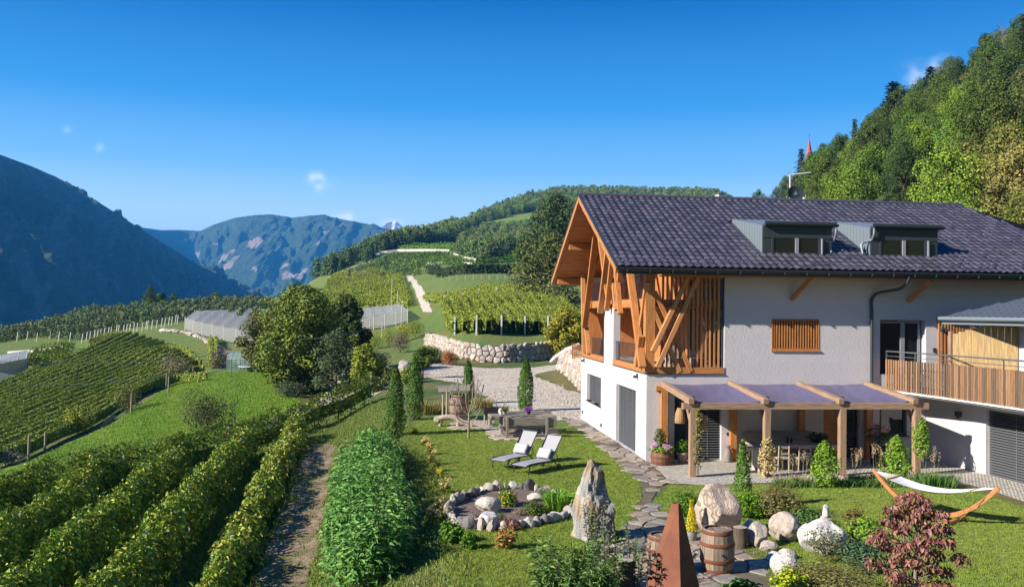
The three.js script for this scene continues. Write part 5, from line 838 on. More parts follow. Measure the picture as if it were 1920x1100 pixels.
// dark trees behind the left gable of the house
treeAt((t) => broadleaf(t, 26, 17, GREEN.dark.concat(GREEN.forest), 310, { lobes: 34, leaves: 9000, leaf: 0.75, low: 0.08, far: true }), onLand(atDepth(1042, 470, 260).x, -260), 'tall dark tree clump on the hill just left of the gable', 'tree');
treeAt((t) => broadleaf(t, 13, 10.5, GREEN.forest, 311, { lobes: 20, leaves: 4000, leaf: 0.7, low: 0.05, far: true }), onLand(atDepth(992, 500, 270).x, -270), 'round green tree on the hill field left of the gable', 'tree');
treeAt((t) => broadleaf(t, 13, 16, GREEN.olive.concat(GREEN.forest), 312, { lobes: 22, leaves: 5000, leaf: 0.55, low: 0.02, far: true }), onLand(atDepth(1030, 560, 170).x, -170), 'scrubby olive brown bushes on the bank left of the gable', 'bush');
// kinds for woods; each kind is built once and copied
const kinds = [
  (t) => broadleaf(t, 11, 8.5, GREEN.forest, 401, { lobes: 22, leaves: 7600, leaf: 0.26, low: 0.1, far: true }),
  (t) => broadleaf(t, 10, 8, [[0.085, 0.15, 0.016], [0.12, 0.19, 0.02], [0.055, 0.105, 0.014]], 402, { lobes: 20, leaves: 7600, leaf: 0.26, low: 0.1, far: true }),
  (t) => broadleaf(t, 9, 7.5, [[0.12, 0.125, 0.04], [0.155, 0.15, 0.055], [0.085, 0.09, 0.03]], 403, { lobes: 20, leaves: 6400, leaf: 0.26, low: 0.1, far: true }),
  (t) => broadleaf(t, 12, 7, GREEN.dark.concat(GREEN.forest), 404, { lobes: 22, leaves: 7600, leaf: 0.26, low: 0.1, far: true }),
  (t) => conifer(t, 13, 5.5, GREEN.dark, 405, { far: true, leaf: 0.6, per: 8, tiers: 24 }),
  (t) => broadleaf(t, 8, 8, [[0.15, 0.17, 0.03], [0.20, 0.19, 0.035], [0.10, 0.13, 0.025]], 406, { lobes: 18, leaves: 6400, leaf: 0.26, low: 0.06, far: true }),
  (t) => broadleaf(t, 9, 6.5, [[0.13, 0.155, 0.085], [0.10, 0.125, 0.06], [0.16, 0.18, 0.11]], 407, { lobes: 18, leaves: 5600, leaf: 0.25, low: 0.1, far: true }),
];
const kindLabel = ['mid green forest tree', 'fresh green forest tree', 'olive brown forest tree', 'dark green forest tree', 'dark forest conifer', 'yellow green forest tree', 'pale grey green forest tree'];
const built = kinds.map(() => null), tints = [[1.5, 1.5, 1.45], [1.9, 1.75, 1.5], [1.15, 1.25, 1.2], [1.75, 1.9, 1.7], [1.35, 1.25, 1.2], [2.2, 1.95, 1.6], [1.0, 1.15, 1.15]].map((c) => std({ vertexColors: true, roughness: 0.95, color: rgb(...c) }));
function wood(k, pos, sc, label, group) {
  const turn = R() * 6.28; let t;
  if (!built[k]) { t = built[k] = treeAt(kinds[k], pos, label, k === 4 ? 'conifer' : 'tree', group, 1, turn, k === 4 ? 'conifer' : 'tree'); } else t = copyOf(built[k], k === 4 ? 'conifer' : 'tree', pos, turn, label);
  t.children[1].material = pick(tints); t.userData.group = group; t.scale.set(sc * rr(0.9, 1.15), sc * rr(0.9, 1.15), sc * rr(0.9, 1.15)); return t;
}
// the steep wood at the right: a tree wherever the slope would show through
{
  const rows = [], same = {};
  for (let d = 58; d < 330; d *= 1.09) rows.push(d);
  let n = 0;
  for (const d of rows) for (let px = 1370; px < 2010; ) {
    const sp = lerp(6.8, 8.6, clamp((d - 60) / 200, 0, 1)) * F / d * (0.86 + 0.3 * R()); px += sp;
    const dd = d * rr(0.96, 1.04), q = atDepth(px, 550, dd), u = (px - 960) / F, x = u * dd; if (dd < 66 && px < 1780) continue;
    const y = H(x, -dd), ahead = H(x * 1.05, -dd * 1.05) - y; const py = 550 - (y + 8 - EYE) / dd * F; if (py > 440 && px < 1800) continue; if (ahead < -1.5) continue; if (px < 1480 && dd < 150) continue;
    const m = vnoise(px * 0.012 + 3, dd * 0.035), m2 = vnoise(px * 0.02 + 30, dd * 0.05 + 8), hi = clamp((560 - (550 - (y - EYE) / dd * F)) / 500, 0, 1);
    let k = m < 0.28 ? 1 : m < 0.46 ? 0 : m < 0.6 ? (hi > 0.45 ? 3 : 5) : m < 0.76 ? (hi > 0.4 ? 0 : 6) : 2; if (m2 > 0.62) k = hi > 0.35 ? 3 : 1; if (m2 > 0.80) k = 4; if (px < 1560 && R() < 0.5) k = 3;
    const sc = lerp(0.62, 1.12, R()) * (px < 1500 ? 0.8 : 1); const t = wood(k, V(x, y - 0.6, -dd), sc, `${kindLabel[k]} ${ahead < 0.4 && dd > 200 ? 'on the skyline' : hi > 0.6 ? 'high' : hi > 0.35 ? 'midway' : 'low'} ${px < 1470 ? 'at the left tip' : px < 1560 ? 'behind the aerial' : px < 1660 ? 'above the two dormers' : px < 1760 ? 'above the right dormer' : px < 1850 ? 'above the roof hip' : 'toward the right edge'}`, 'trees of the steep wood'); (same[t.userData.label] ??= []).push([px, t]); n++;
  }
  for (const l of Object.values(same)) if (l.length > 1) l.sort((a, b) => a[0] - b[0]).forEach(([, t], i) => { t.userData.label += `, ${ORD[i]} from left`; });
  const big = (px, topPy, d, k, wide, label) => { const p = atDepth(px, topPy, d), y = H(p.x, -d) - 0.5, t = wood(k, V(p.x, y, -d), 1, label, undefined), sc = (p.y - y) / [11, 10, 9, 12, 13][k]; t.scale.set(sc * wide, sc, sc * wide); delete t.userData.group; return t; };
  big(1676, 150, 228, 4, 1.9, 'broad dark conifer rising above the edge of the steep wood'); big(1650, 205, 255, 3, 1.3, 'dark tree leaning against the broad conifer on the skyline');
  big(1745, 122, 250, 4, 1.7, 'ragged dark conifer on the skyline in front of the small cloud');
  big(1503, 276, 330, 4, 1.3, 'small conifer beside the red church spire');
  // dead pale branches among the trees
  for (const [px, py, d, s] of [[1765, 300, 128, 1], [1905, 210, 120, 1], [1490, 345, 210, 1.2], [1880, 60, 240, 1.1]]) { const p = atDepth(px, py, d), t = thing('dead_tree', ['bleached bare branches in the middle of the steep wood', 'bleached bare branches at the right edge of the steep wood', 'small bleached tree low on the edge of the steep wood', 'tall bare trunk on the skyline in the upper right corner'][[1765, 1905, 1490, 1880].indexOf(px)], 'dead tree', p.clone().setY(p.y - 3 * s)); mesh('trunk', rod(V(0, -3, 0), V(0.3, 4.5 * s, 0), 0.14, 0.05, 5), paleBark, t); for (let i = 0; i < 9; i++) { const a = rr(-2.2, 2.2), y = rr(1, 4) * s; mesh('branch', tube([V(0.05, y, 0), V(Math.sin(a) * 1.0 * s, y + 0.9 * s, rr(0.2, 0.8)), V(Math.sin(a) * 2.0 * s, y + rr(1.0, 2.2) * s, rr(0.2, 1))], 0.05 * s, 5, 4), paleBark, t); } }
}
// far woods that read as one mass: low trees of leaf clumps, scattered over outlines on the hill
function clumpTree(seed, cols, slim) { R = rng(seed); const L = new Leaves(); for (let i = 0; i < 340; i++) { const f = R(), a = R() * 6.28, r = (slim ? 0.30 * (1 - f * 0.85) : 0.46 * Math.pow(Math.sin(Math.PI * clamp(f * 0.85 + 0.12, 0, 1)), 0.6)) * (0.5 + 0.5 * Math.sqrt(R())) * (0.75 + 0.5 * vnoise(Math.cos(a) * 2 + seed, Math.sin(a) * 2 + f * 4)); L.add(Math.cos(a) * r, f * 0.95, Math.sin(a) * r, Math.cos(a), rr(0, 1.2), Math.sin(a), rr(0.07, 0.12), 0.075, vary(pick(cols), 0.35, 0.12)); } return L.geo(); }
const clumps = [clumpTree(501, GREEN.forest.map((c) => c.map((v) => v * 1.7)), false), clumpTree(502, GREEN.dark.map((c) => c.map((v) => v * 1.8)), true), clumpTree(503, [[0.10, 0.115, 0.03], [0.13, 0.13, 0.05], [0.08, 0.09, 0.03]], false), clumpTree(504, GREEN.dark.map((c) => c.map((v) => v * 1.8)), false)];
function farWood(label, pxpoly, n, hgt, mix, seed, hi) {
  R = rng(seed); let x0 = 1e9, x1 = -1e9, y0 = 1e9, y1 = -1e9; for (const [x, y] of pxpoly) { x0 = Math.min(x0, x); x1 = Math.max(x1, x); y0 = Math.min(y0, y); y1 = Math.max(y1, y); }
  const per = clumps.map(() => []), m4 = new THREE.Matrix4(); let tries = 0;
  while (n > 0 && tries++ < 30000) { const x = rr(x0, x1), y = rr(y0, y1); if (!inside(pxpoly, x, y)) continue; const g = ground(x, y); if (-g.z > (hi ? 6000 : 1400) || -g.z < (hi ?? 0)) continue; const k = pick(mix), s = hgt * rr(0.7, 1.25); m4.makeRotationY(R() * 6).scale(V(s * rr(0.9, 1.2), s, s * rr(0.9, 1.2))).setPosition(g.x, g.y - 0.5, g.z); per[k].push(m4.clone()); n--; }
  per.forEach((l, k) => { if (!l.length) return; const im = new THREE.InstancedMesh(clumps[k], farLeaf, l.length); l.forEach((m, i) => im.setMatrixAt(i, m)); im.name = numbered('far_wood'); scene.add(im); stuff(im, label, 'wood'); });
}
farWood('dark wood along the ridge of the distant hill', [[690, 478], [720, 462], [760, 446], [800, 430], [850, 413], [900, 400], [950, 380], [1000, 365], [1060, 356], [1120, 354], [1250, 360], [1400, 368], [1450, 380], [1400, 402], [1090, 398], [1010, 394], [960, 404], [915, 416], [890, 428], [870, 446], [840, 452], [760, 460], [735, 467]], 2300, 10, [0, 1, 1, 2, 3, 0], 601);
farWood('grey green wood between the hill fields', [[858, 470], [870, 452], [905, 436], [950, 430], [1000, 432], [1040, 436], [1060, 470], [1010, 472], [960, 476], [910, 488], [880, 484]], 620, 9, [0, 2, 3, 3, 1], 602);
farWood('narrow belt of dark trees down the left shoulder of the hill', [[560, 520], [600, 508], [640, 492], [680, 474], [700, 468], [706, 474], [690, 488], [650, 503], [615, 516], [575, 527]], 46, 10, [1, 3], 603);
farWood('bushes scattered over the terraced hill', [[690, 500], [760, 505], [800, 512], [770, 520], [720, 516]], 12, 6, [0, 3], 604);
farWood('misty riverside wood on the valley floor', [[-20, 606], [60, 600], [130, 590], [200, 584], [300, 580], [300, 576], [130, 580], [-20, 588]], 700, 26, [0, 3, 2], 605, 600);
farWood('scrub along the edge of the hill under the mountain', [[120, 582], [200, 572], [300, 568], [400, 568], [480, 562], [480, 566], [300, 572], [180, 578]], 60, 4, [0, 2, 3], 606);
{
  const top = (px, py, d, w, k, label, sc) => { const p = atDepth(px, py, d); wood(k, V(p.x, H(p.x, -d) - 0.4, -d), sc, label, undefined); };
  top(280, 560, 330, 0, 3, 'round dark tree on the crest of the left hill', 0.62); top(305, 565, 332, 0, 3, 'low dark tree right of the round one on the left hill crest', 0.42); top(325, 565, 335, 0, 0, 'second low tree along the left hill crest', 0.42); top(350, 566, 338, 0, 2, 'third low brownish tree along the left hill crest', 0.4); top(370, 566, 338, 0, 6, 'pale low tree at the right end of the left hill crest', 0.42);
  top(405, 575, 300, 0, 0, 'green bushy tree behind the white nets', 0.6); top(430, 572, 310, 0, 5, 'yellowish bushy tree right behind the white nets', 0.5); top(390, 580, 290, 0, 2, 'brownish bushy tree at the left end of the white nets', 0.5); top(300, 582, 280, 0, 2, 'lone pale tree inside the orchard', 0.35);
  top(485, 558, 320, 0, 4, 'lone dark conifer on the knoll left of the large tree', 0.55); top(655, 512, 400, 0, 4, 'small conifer on the hill above the large tree', 0.45); top(718, 515, 380, 0, 0, 'round bush on the hill beside the vine rows', 0.4);
}
// ---------------------------------------------------------------- things in the garden
R = rng(901);
const place = (px, py) => atY(px, py, 0).setY(H(atY(px, py, 0).x, atY(px, py, 0).z) + 0.012);
const facing = (a, b) => Math.atan2(-(b.z - a.z), b.x - a.x);        // turn that lays local +x along a -> b
// sun loungers with their cushions
{
  const mk = (label, p, q) => {
    const t = thing('sun_lounger', label, 'sun lounger', p, facing(p, q), 'sun loungers on the lawn'), W = 0.62;
    const fab = M.loungeFab ??= std({ color: rgb(0.33, 0.33, 0.36), roughness: 0.7, bumpMap: plasterBump, bumpScale: 0.002 }), fr = M.loungeFr ??= std({ color: rgb(0.035, 0.037, 0.045), roughness: 0.4, metalness: 0.5 });
    const sheetG = (pts) => { const pos = []; for (let i = 0; i < pts.length - 1; i++) for (const [k, s] of [[i, -1], [i + 1, -1], [i + 1, 1], [i, -1], [i + 1, 1], [i, 1]]) pos.push(pts[k][0], pts[k][1], s * W / 2); const g = new THREE.BufferGeometry(); g.setAttribute('position', new THREE.Float32BufferAttribute(pos, 3)); g.computeVertexNormals(); return boxUV(g); };
    mesh('seat', sheetG([[-0.18, 0.285], [-0.1, 0.31], [0.3, 0.335], [0.8, 0.33], [1.12, 0.325]]), fab, t);
    mesh('backrest', sheetG([[1.12, 0.33], [1.3, 0.5], [1.55, 0.82], [1.72, 1.06]]), fab, t);
    mesh('frame', [-1, 1].flatMap((s) => [tube([V(-0.2, 0.28, s * W / 2), V(-0.05, 0.32, s * W / 2), V(0.3, 0.335, s * W / 2), V(0.8, 0.325, s * W / 2), V(1.4, 0.31, s * W / 2)], 0.018, 14, 6), rod(V(1.12, 0.33, s * W / 2), V(1.72, 1.07, s * W / 2), 0.017)]).concat([rod(V(-0.2, 0.28, -W / 2), V(-0.2, 0.28, W / 2), 0.017), rod(V(1.72, 1.07, -W / 2), V(1.72, 1.07, W / 2), 0.017)]), fr, t);
    for (const s of [-1, 1]) { mesh('leg', tube([V(0.12, 0.33, s * W / 2), V(0.0, 0.25, s * W / 2), V(-0.06, 0.0, s * W / 2)], 0.02, 8, 6), fr, t); mesh('leg', tube([V(1.2, 0.32, s * W / 2), V(1.36, 0.22, s * W / 2), V(1.5, 0.09, s * W / 2)], 0.02, 8, 6), fr, t); mesh('wheel', new THREE.TorusGeometry(0.065, 0.026, 8, 16).translate(1.52, 0.09, s * (W / 2 + 0.03)), M.black, t); mesh('strut', rod(V(1.35, 0.6, s * W / 2), V(1.5, 0.32, s * W / 2), 0.012), fr, t); }
    return t;
  };
  const A = place(939, 879), A2 = place(998, 865), B = place(979, 889), B2 = place(1040, 876);
  for (const [p, q, l, c] of [[A, A2, 'grey sun lounger with raised back, the farther left of the two on the lawn', 'grey'], [B, B2, 'grey sun lounger with raised back, the nearer right of the two on the lawn', 'pale']]) {
    const t = mk(l, p, q), cu = thing('cushion', l.includes('left') ? 'pale grey cushion lying on the left sun lounger' : 'pale grey cushion lying on the right sun lounger', 'cushion', V(0, 0, 0));
    mesh('cover', boxUV(new RoundedBoxGeometry(0.13, 0.36, 0.52, 4, 0.06)), std({ color: rgb(0.42, 0.42, 0.47), roughness: 0.9 }), cu); mesh('piping', boxUV(new RoundedBoxGeometry(0.02, 0.365, 0.525, 2, 0.01)), std({ color: rgb(0.25, 0.25, 0.29) }), cu);
    const o = V(1.16, 0.53, 0).applyAxisAngle(V(0, 1, 0), t.rotation.y).add(p); cu.position.copy(o); cu.rotation.set(0, t.rotation.y, 0); cu.rotateZ(-0.65);
  }
}
// pale paving under the table and beside the barrel well
{
  for (const [nm, pts] of [['paving', [[912, 803], [1032, 803], [1052, 823], [922, 826]]], ['paving', [[838, 806], [842, 794], [868, 788], [922, 790], [924, 802], [915, 805]]]]) {
    const poly = outline(pts, 0.03, 0.5, 41), p = struct(nm, sheet(poly, 0.016, 0.8, 1.5), stoneM(0.3, 0.27, 0.24)); cells(poly, 0.42, 43, 0.12, 0.015).forEach((c) => mesh('slab', stoneOver(c, 0.03, 0.93, (x, z, y) => V(x, H(x, z) + 0.016 + y, z)), pick(M.padMats ??= [[0.6, 0.53, 0.45], [0.54, 0.48, 0.41], [0.64, 0.58, 0.50]].map((q) => stoneM(...q))), p));
  }
}
// live-edge plank: an uneven outline with thickness
function plank(L, W, T, seed, amp = 0.16) { const s = new THREE.Shape(), n = 22; for (let i = 0; i <= n; i++) { const x = (i / n - 0.5) * L, y = W / 2 * (1 + amp * 2 * (fbm(i * 0.35 + seed, seed, 3) - 0.5)); i ? s.lineTo(x, y) : s.moveTo(x, y); } for (let i = n; i >= 0; i--) { const x = (i / n - 0.5) * L; s.lineTo(x, -W / 2 * (1 + amp * 2.4 * (fbm(i * 0.4 + seed + 9, seed, 3) - 0.5))); } s.closePath(); return boxUV(new THREE.ExtrudeGeometry(s, { depth: T, bevelEnabled: true, bevelSize: 0.02, bevelThickness: 0.015, bevelSegments: 1 }).translate(0, 0, -T / 2), 0); }
{
  const a = place(949, 822), b = place(1026.5, 821), turn = facing(a, b), mid = a.clone().lerp(b, 0.5), fwd = V(0, 0, -1).applyAxisAngle(V(0, 1, 0), turn);
  const bench = (label, o, L, seed, back) => { const t = thing('garden_bench', label, 'bench', o, turn, undefined), s = back ? -1 : 1; mesh('seat', plank(L, 0.42, 0.06, seed).rotateX(-Math.PI / 2).translate(0, 0.44, -0.25 * s), M.grey, t); mesh('backrest', plank(L * 0.98, 0.34, 0.06, seed + 3, 0.3).translate(0.12, 0.66, 0.02 * s), M.grey, t); for (const x of [-L * 0.37, L * 0.37]) { mesh('post', beam(V(x, 0, 0.06 * s), V(x, 0.88, 0.09 * s), 0.11, 0.09), M.grey, t); mesh('leg', beam(V(x, 0, -0.42 * s), V(x, 0.42, -0.42 * s), 0.12, 0.1), M.grey, t); } mesh('rail', beam(V(-L * 0.37, 0.12, -0.1 * s), V(L * 0.37, 0.12, -0.1 * s), 0.09, 0.06), M.grey, t); return t; };
  bench('weathered live-edge bench in front of the garden table, its knotty back toward us', mid, 2.25, 3, false);
  bench('weathered live-edge bench behind the garden table', mid.clone().addScaledVector(fwd, 2.3).add(V(0.35, 0, 0)), 2.1, 8, true);
  const T = thing('garden_table', 'heavy grey slab table with live edges on the pale paving', 'table', mid.clone().addScaledVector(fwd, 1.15), turn), tp = T.position;
  mesh('tabletop', plank(2.75, 0.95, 0.10, 14, 0.12).rotateX(-Math.PI / 2).translate(0, 0.76, 0), M.grey, T); for (const x of [-0.85, 0.85]) mesh('leg', join([box(0.18, 0.70, 0.5, x, 0.35, 0, 1), box(0.1, 0.1, 0.8, x, 0.06, 0, 2)]), M.grey, T);
  const top = (x, z) => V(x, 0.83, z).applyAxisAngle(V(0, 1, 0), turn).add(tp);
  const sk = thing('animal_skull', 'white animal skull with antlers at the left end of the garden table', 'skull', top(-0.95, 0.1), turn); mesh('bone', rock(0.11, 4, 0.8, 1.5, 0.9, 3, 0.3).translate(0, 0.16, 0), std({ color: rgb(0.68, 0.64, 0.58) }), sk); for (const s of [-1, 1]) mesh('antler', [tube([V(s * 0.04, 0.3, 0), V(s * 0.16, 0.42, 0), V(s * 0.20, 0.62, 0.02)], 0.018, 8, 5), tube([V(s * 0.14, 0.4, 0), V(s * 0.26, 0.48, 0.03)], 0.013, 4, 5)], M.grey, sk);
  const fp = thing('flower_pot', 'purple flowers in a small dark pot on the garden table', 'flower pot', top(0.3, -0.05), 0); mesh('pot', new THREE.LatheGeometry([[0, 0], [0.06, 0], [0.085, 0.14], [0.075, 0.14], [0.06, 0.12], [0, 0.12]].map((q) => new THREE.Vector2(...q)), 16), M.black, fp); { const L = new Leaves(); lobe(L, 0, 0.22, 0, 0.17, 0.10, 0.17, 260, 0.05, [[0.16, 0.02, 0.26], [0.24, 0.04, 0.38], [0.10, 0.015, 0.18]]); mesh('flowers', L.geo(), leafMat, fp); }
  const fn = thing('potted_fern', 'small fern beside the skull on the garden table', 'fern', top(-0.7, -0.25), 0); { const L = new Leaves(); for (let i = 0; i < 130; i++) { const an = R() * 6.28, r = rr(0.15, 0.4); L.blade(0, 0.06, 0, Math.cos(an) * r, rr(0.12, 0.36), Math.sin(an) * r, 0.012, vary(GREEN.forest[2])); } mesh('fronds', L.geo(), leafMat, fn); mesh('pot', new THREE.CylinderGeometry(0.09, 0.07, 0.12, 14).translate(0, 0.06, 0), M.grey, fn); }
}
// barrel well under a shingled roof, with a driftwood log and a stone trough
const staveTex = tex(256, woodFn([0.34, 0.275, 0.22], [0.10, 0.07, 0.05], 0.3, 29)), rustTex = tex(512, (u, v) => { const a = fbm(u * 5, v * 5, 6, 5, 91), b = vnoise(u * 120, v * 120, 120, 92), k = 0.75 + 0.4 * (a - 0.5) + 0.18 * (b - 0.5); return [0.27 * k, 0.082 * k * (0.9 + 0.3 * a), 0.042 * k]; });
const staveM = [[0.95, 0.9, 0.86], [0.72, 0.68, 0.64], [1.2, 1.12, 1.05]].map((c) => std({ map: staveTex, color: rgb(...c), bumpMap: woodBump, bumpScale: 0.004, roughness: 0.85 })), hoopM = std({ map: rustTex, color: rgb(0.95, 0.95, 1), roughness: 0.8, metalness: 0.2 });
function barrel(t, r, h, o = {}) { // staves each a part, hoops, head
  const n = 22, prof = (y) => r * (0.84 + 0.16 * Math.sin(Math.PI * y / h)), mats = o.mats ?? staveM;
  for (let i = 0; i < n; i++) { const a0 = i / n * 6.2832 + 0.006, a1 = (i + 1) / n * 6.2832 - 0.006, p = [], K = 6; for (let k = 0; k < K; k++) { const y0 = k / K * h, y1 = (k + 1) / K * h, r0 = prof(y0), r1 = prof(y1), q = (a, rr_, y) => p.push(Math.cos(a) * rr_, y, Math.sin(a) * rr_); q(a0, r0, y0); q(a0, r1, y1); q(a1, r1, y1); q(a0, r0, y0); q(a1, r1, y1); q(a1, r0, y0); } const rt = prof(h); for (const [a, b, c] of [[[a0, rt], [a1, rt], [a1, rt - 0.03]], [[a0, rt], [a1, rt - 0.03], [a0, rt - 0.03]]].map((x) => x)) for (const [aa, rr_] of [a, b, c]) p.push(Math.cos(aa) * rr_, h, Math.sin(aa) * rr_); const g = new THREE.BufferGeometry(); g.setAttribute('position', new THREE.Float32BufferAttribute(p, 3)); g.computeVertexNormals(); mesh('stave', boxUV(g, 1, i * 0.37), mats[Math.floor(hash2(i, o.seed ?? 1, 3) * mats.length)], t); }
  for (const f of o.hoops ?? [0.06, 0.30, 0.62, 0.93]) { const y = f * h, ra = prof(y) + 0.006, hw = 0.035; mesh('hoop', boxUV(new THREE.LatheGeometry([[ra - 0.004, y - hw], [ra + 0.004, y - hw], [ra + 0.006, y], [prof(y + hw) + 0.010, y + hw], [prof(y + hw), y + hw]].map((q) => new THREE.Vector2(...q)), 30)), hoopM, t); }
  if (o.head !== false) for (let i = 0; i < 5; i++) { const rh = prof(h) - 0.03, x0 = lerp(-rh, rh, i / 5), x1 = lerp(-rh, rh, (i + 1) / 5), s = new THREE.Shape(); for (let k = 0; k <= 8; k++) { const x = lerp(x0 + 0.003, x1 - 0.003, k / 8), z = Math.sqrt(Math.max(0, rh * rh - x * x)); k ? s.lineTo(x, z) : s.moveTo(x, z); } for (let k = 8; k >= 0; k--) { const x = lerp(x0 + 0.003, x1 - 0.003, k / 8); s.lineTo(x, -Math.sqrt(Math.max(0, rh * rh - x * x))); } mesh('head_board', boxUV(new THREE.ExtrudeGeometry(s, { depth: 0.02, bevelEnabled: false }).rotateX(-Math.PI / 2).translate(0, h - 0.06, 0), 2, i), mats[i % mats.length], t); }
  if (o.bung) mesh('bung', new THREE.CylinderGeometry(0.022, 0.022, 0.03, 10).rotateX(Math.PI / 2).translate(0.03, h * 0.46, prof(h * 0.46)), M.black, t);
}
{
  const p = place(858, 788), t = thing('barrel_well', 'tall wooden barrel fountain on the lawn edge', 'barrel', p, 0.1); barrel(t, 0.43, 1.22, { seed: 4 }); mesh('spout', new THREE.TorusGeometry(0.10, 0.03, 8, 16).translate(-0.28, 0.92, 0.38), M.bleached, t);
  const s = thing('shelter', 'little shingled roof on two pale posts over the barrel fountain', 'shelter', p.clone().add(V(-0.3, 0, 0)), 0.1);
  for (const [x, z] of [[-0.42, 0.25], [-0.22, -0.25], [0.78, -0.3]]) mesh('post', rod(V(x, 0, z), V(x, 1.42, z), 0.045, 0.04, 8), M.bleached, s);
  for (const [x0, x1, y, zz, n] of [[-0.66, -0.05, 1.36, 0, 4], [-0.08, 0.86, 1.42, 0.06, 6]]) for (const side of [1, -1]) for (let r = 0; r < 3; r++) for (let k = 0; k < n; k++) mesh('shingle', box((x1 - x0) / n - 0.01, 0.02, 0.2, lerp(x0, x1, (k + 0.5) / n), 0, 0, 2).rotateX(side * 0.55).translate(0, y + 0.22 - r * 0.085 + (k % 2) * 0.006, zz + side * (0.06 + r * 0.13)), M.grey, s);
  mesh('ridge_beam', beam(V(-0.72, 1.56, 0.03), V(0.9, 1.62, 0.03), 0.09), M.grey, s);
  const l = thing('driftwood_log', 'bleached crooked driftwood log propped on stubs in front of the barrel fountain', 'log', place(846, 800), 0.05); mesh('trunk', [tube([V(-0.62, 0.34, 0), V(-0.3, 0.42, 0.05), V(0.1, 0.40, 0.05), V(0.5, 0.22, 0.1), V(0.95, 0.06, 0.15)], 0.13, 26, 9), rock(0.17, 7, 1, 1, 1, 2).translate(-0.62, 0.32, 0)], M.bleached, l); mesh('stub', [rod(V(-0.5, 0, 0.02), V(-0.46, 0.3, 0.02), 0.08, 0.09, 8), rod(V(0.3, 0, 0.05), V(0.3, 0.2, 0.05), 0.08, 0.08, 8)], M.bleached, l);
  const tr = thing('water_trough', 'black trough on a pale stump to the left of the garden table', 'trough', place(918, 797), 0.1); mesh('basin', join([box(0.72, 0.06, 0.42, 0.1, 0.5, 0), box(0.72, 0.26, 0.04, 0.1, 0.62, 0.2), box(0.72, 0.26, 0.04, 0.1, 0.62, -0.2), box(0.04, 0.26, 0.36, -0.24, 0.62, 0), box(0.04, 0.26, 0.36, 0.44, 0.62, 0)]), M.black, tr); mesh('stump', rod(V(0, 0, 0), V(-0.02, 0.47, 0), 0.12, 0.09, 10), M.bleached, tr); mesh('support', rod(V(-0.24, 0.1, 0.1), V(-0.24, 0.48, 0.1), 0.04, 0.04, 6), M.bleached, tr);
  // bare young tree
  R = rng(77); const bt = thing('bare_tree', 'young leafless tree with pale branches on the lawn before the barrel fountain', 'tree', place(878, 822)), br = []; mesh('trunk', rod(V(0, -0.05, 0), V(0.02, 1.05, 0), 0.05, 0.038, 8), paleBark, bt);
  for (const [dx, dy, dz, y] of [[-0.75, 1.4, 0.1, 0.75], [-0.5, 1.75, -0.2, 0.9], [-0.15, 1.9, 0.1, 1.0], [0.2, 1.85, 0.1, 1.0], [0.6, 1.45, -0.1, 0.95], [-0.62, 0.75, 0.2, 0.6], [0.5, 0.6, 0.25, 0.7], [0.35, 1.6, -0.3, 1.0]]) { const tip = V(dx, y + dy * 0.85, dz); mesh('branch', [tube([V(0.01, y, 0), V(dx * 0.6, y + dy * 0.2, dz * 0.6), V(dx * 0.85, y + dy * 0.55, dz), tip], 0.022, 10, 5), tube([V(dx * 0.85, y + dy * 0.55, dz), V(dx * 0.85 + rr(-0.3, 0.3), y + dy * 0.8, dz + rr(-0.2, 0.2))], 0.012, 5, 4), tube([V(dx * 0.7, y + dy * 0.4, dz), V(dx * 0.7 + rr(-0.3, 0.3), y + dy * 0.7, dz + rr(-0.2, 0.2))], 0.012, 5, 4)], paleBark, bt); }
}
// columns of thuja
column('thuja', 'slim thuja on the gravel behind the garden table', 'thuja', place(985, 771), 0.80, 2.65, GREEN.thuja, 21);
column('thuja', 'slim thuja behind the barrel fountain', 'thuja', place(877, 757), 0.66, 2.35, GREEN.thuja, 22);
column('thuja', 'slim thuja on the grass left of the barrel fountain', 'thuja', onLand(atDepth(777, 785, 42).x, -42), 0.82, 2.9, GREEN.thuja, 23);
column('thuja', 'darker thuja at the top end of the leafy hedge belt', 'thuja', onLand(atDepth(741, 812, 36.7).x, -36.7), 0.82, 2.85, GREEN.thuja.map((c) => [c[0] * 0.85, c[1] * 0.85, c[2]]), 24);
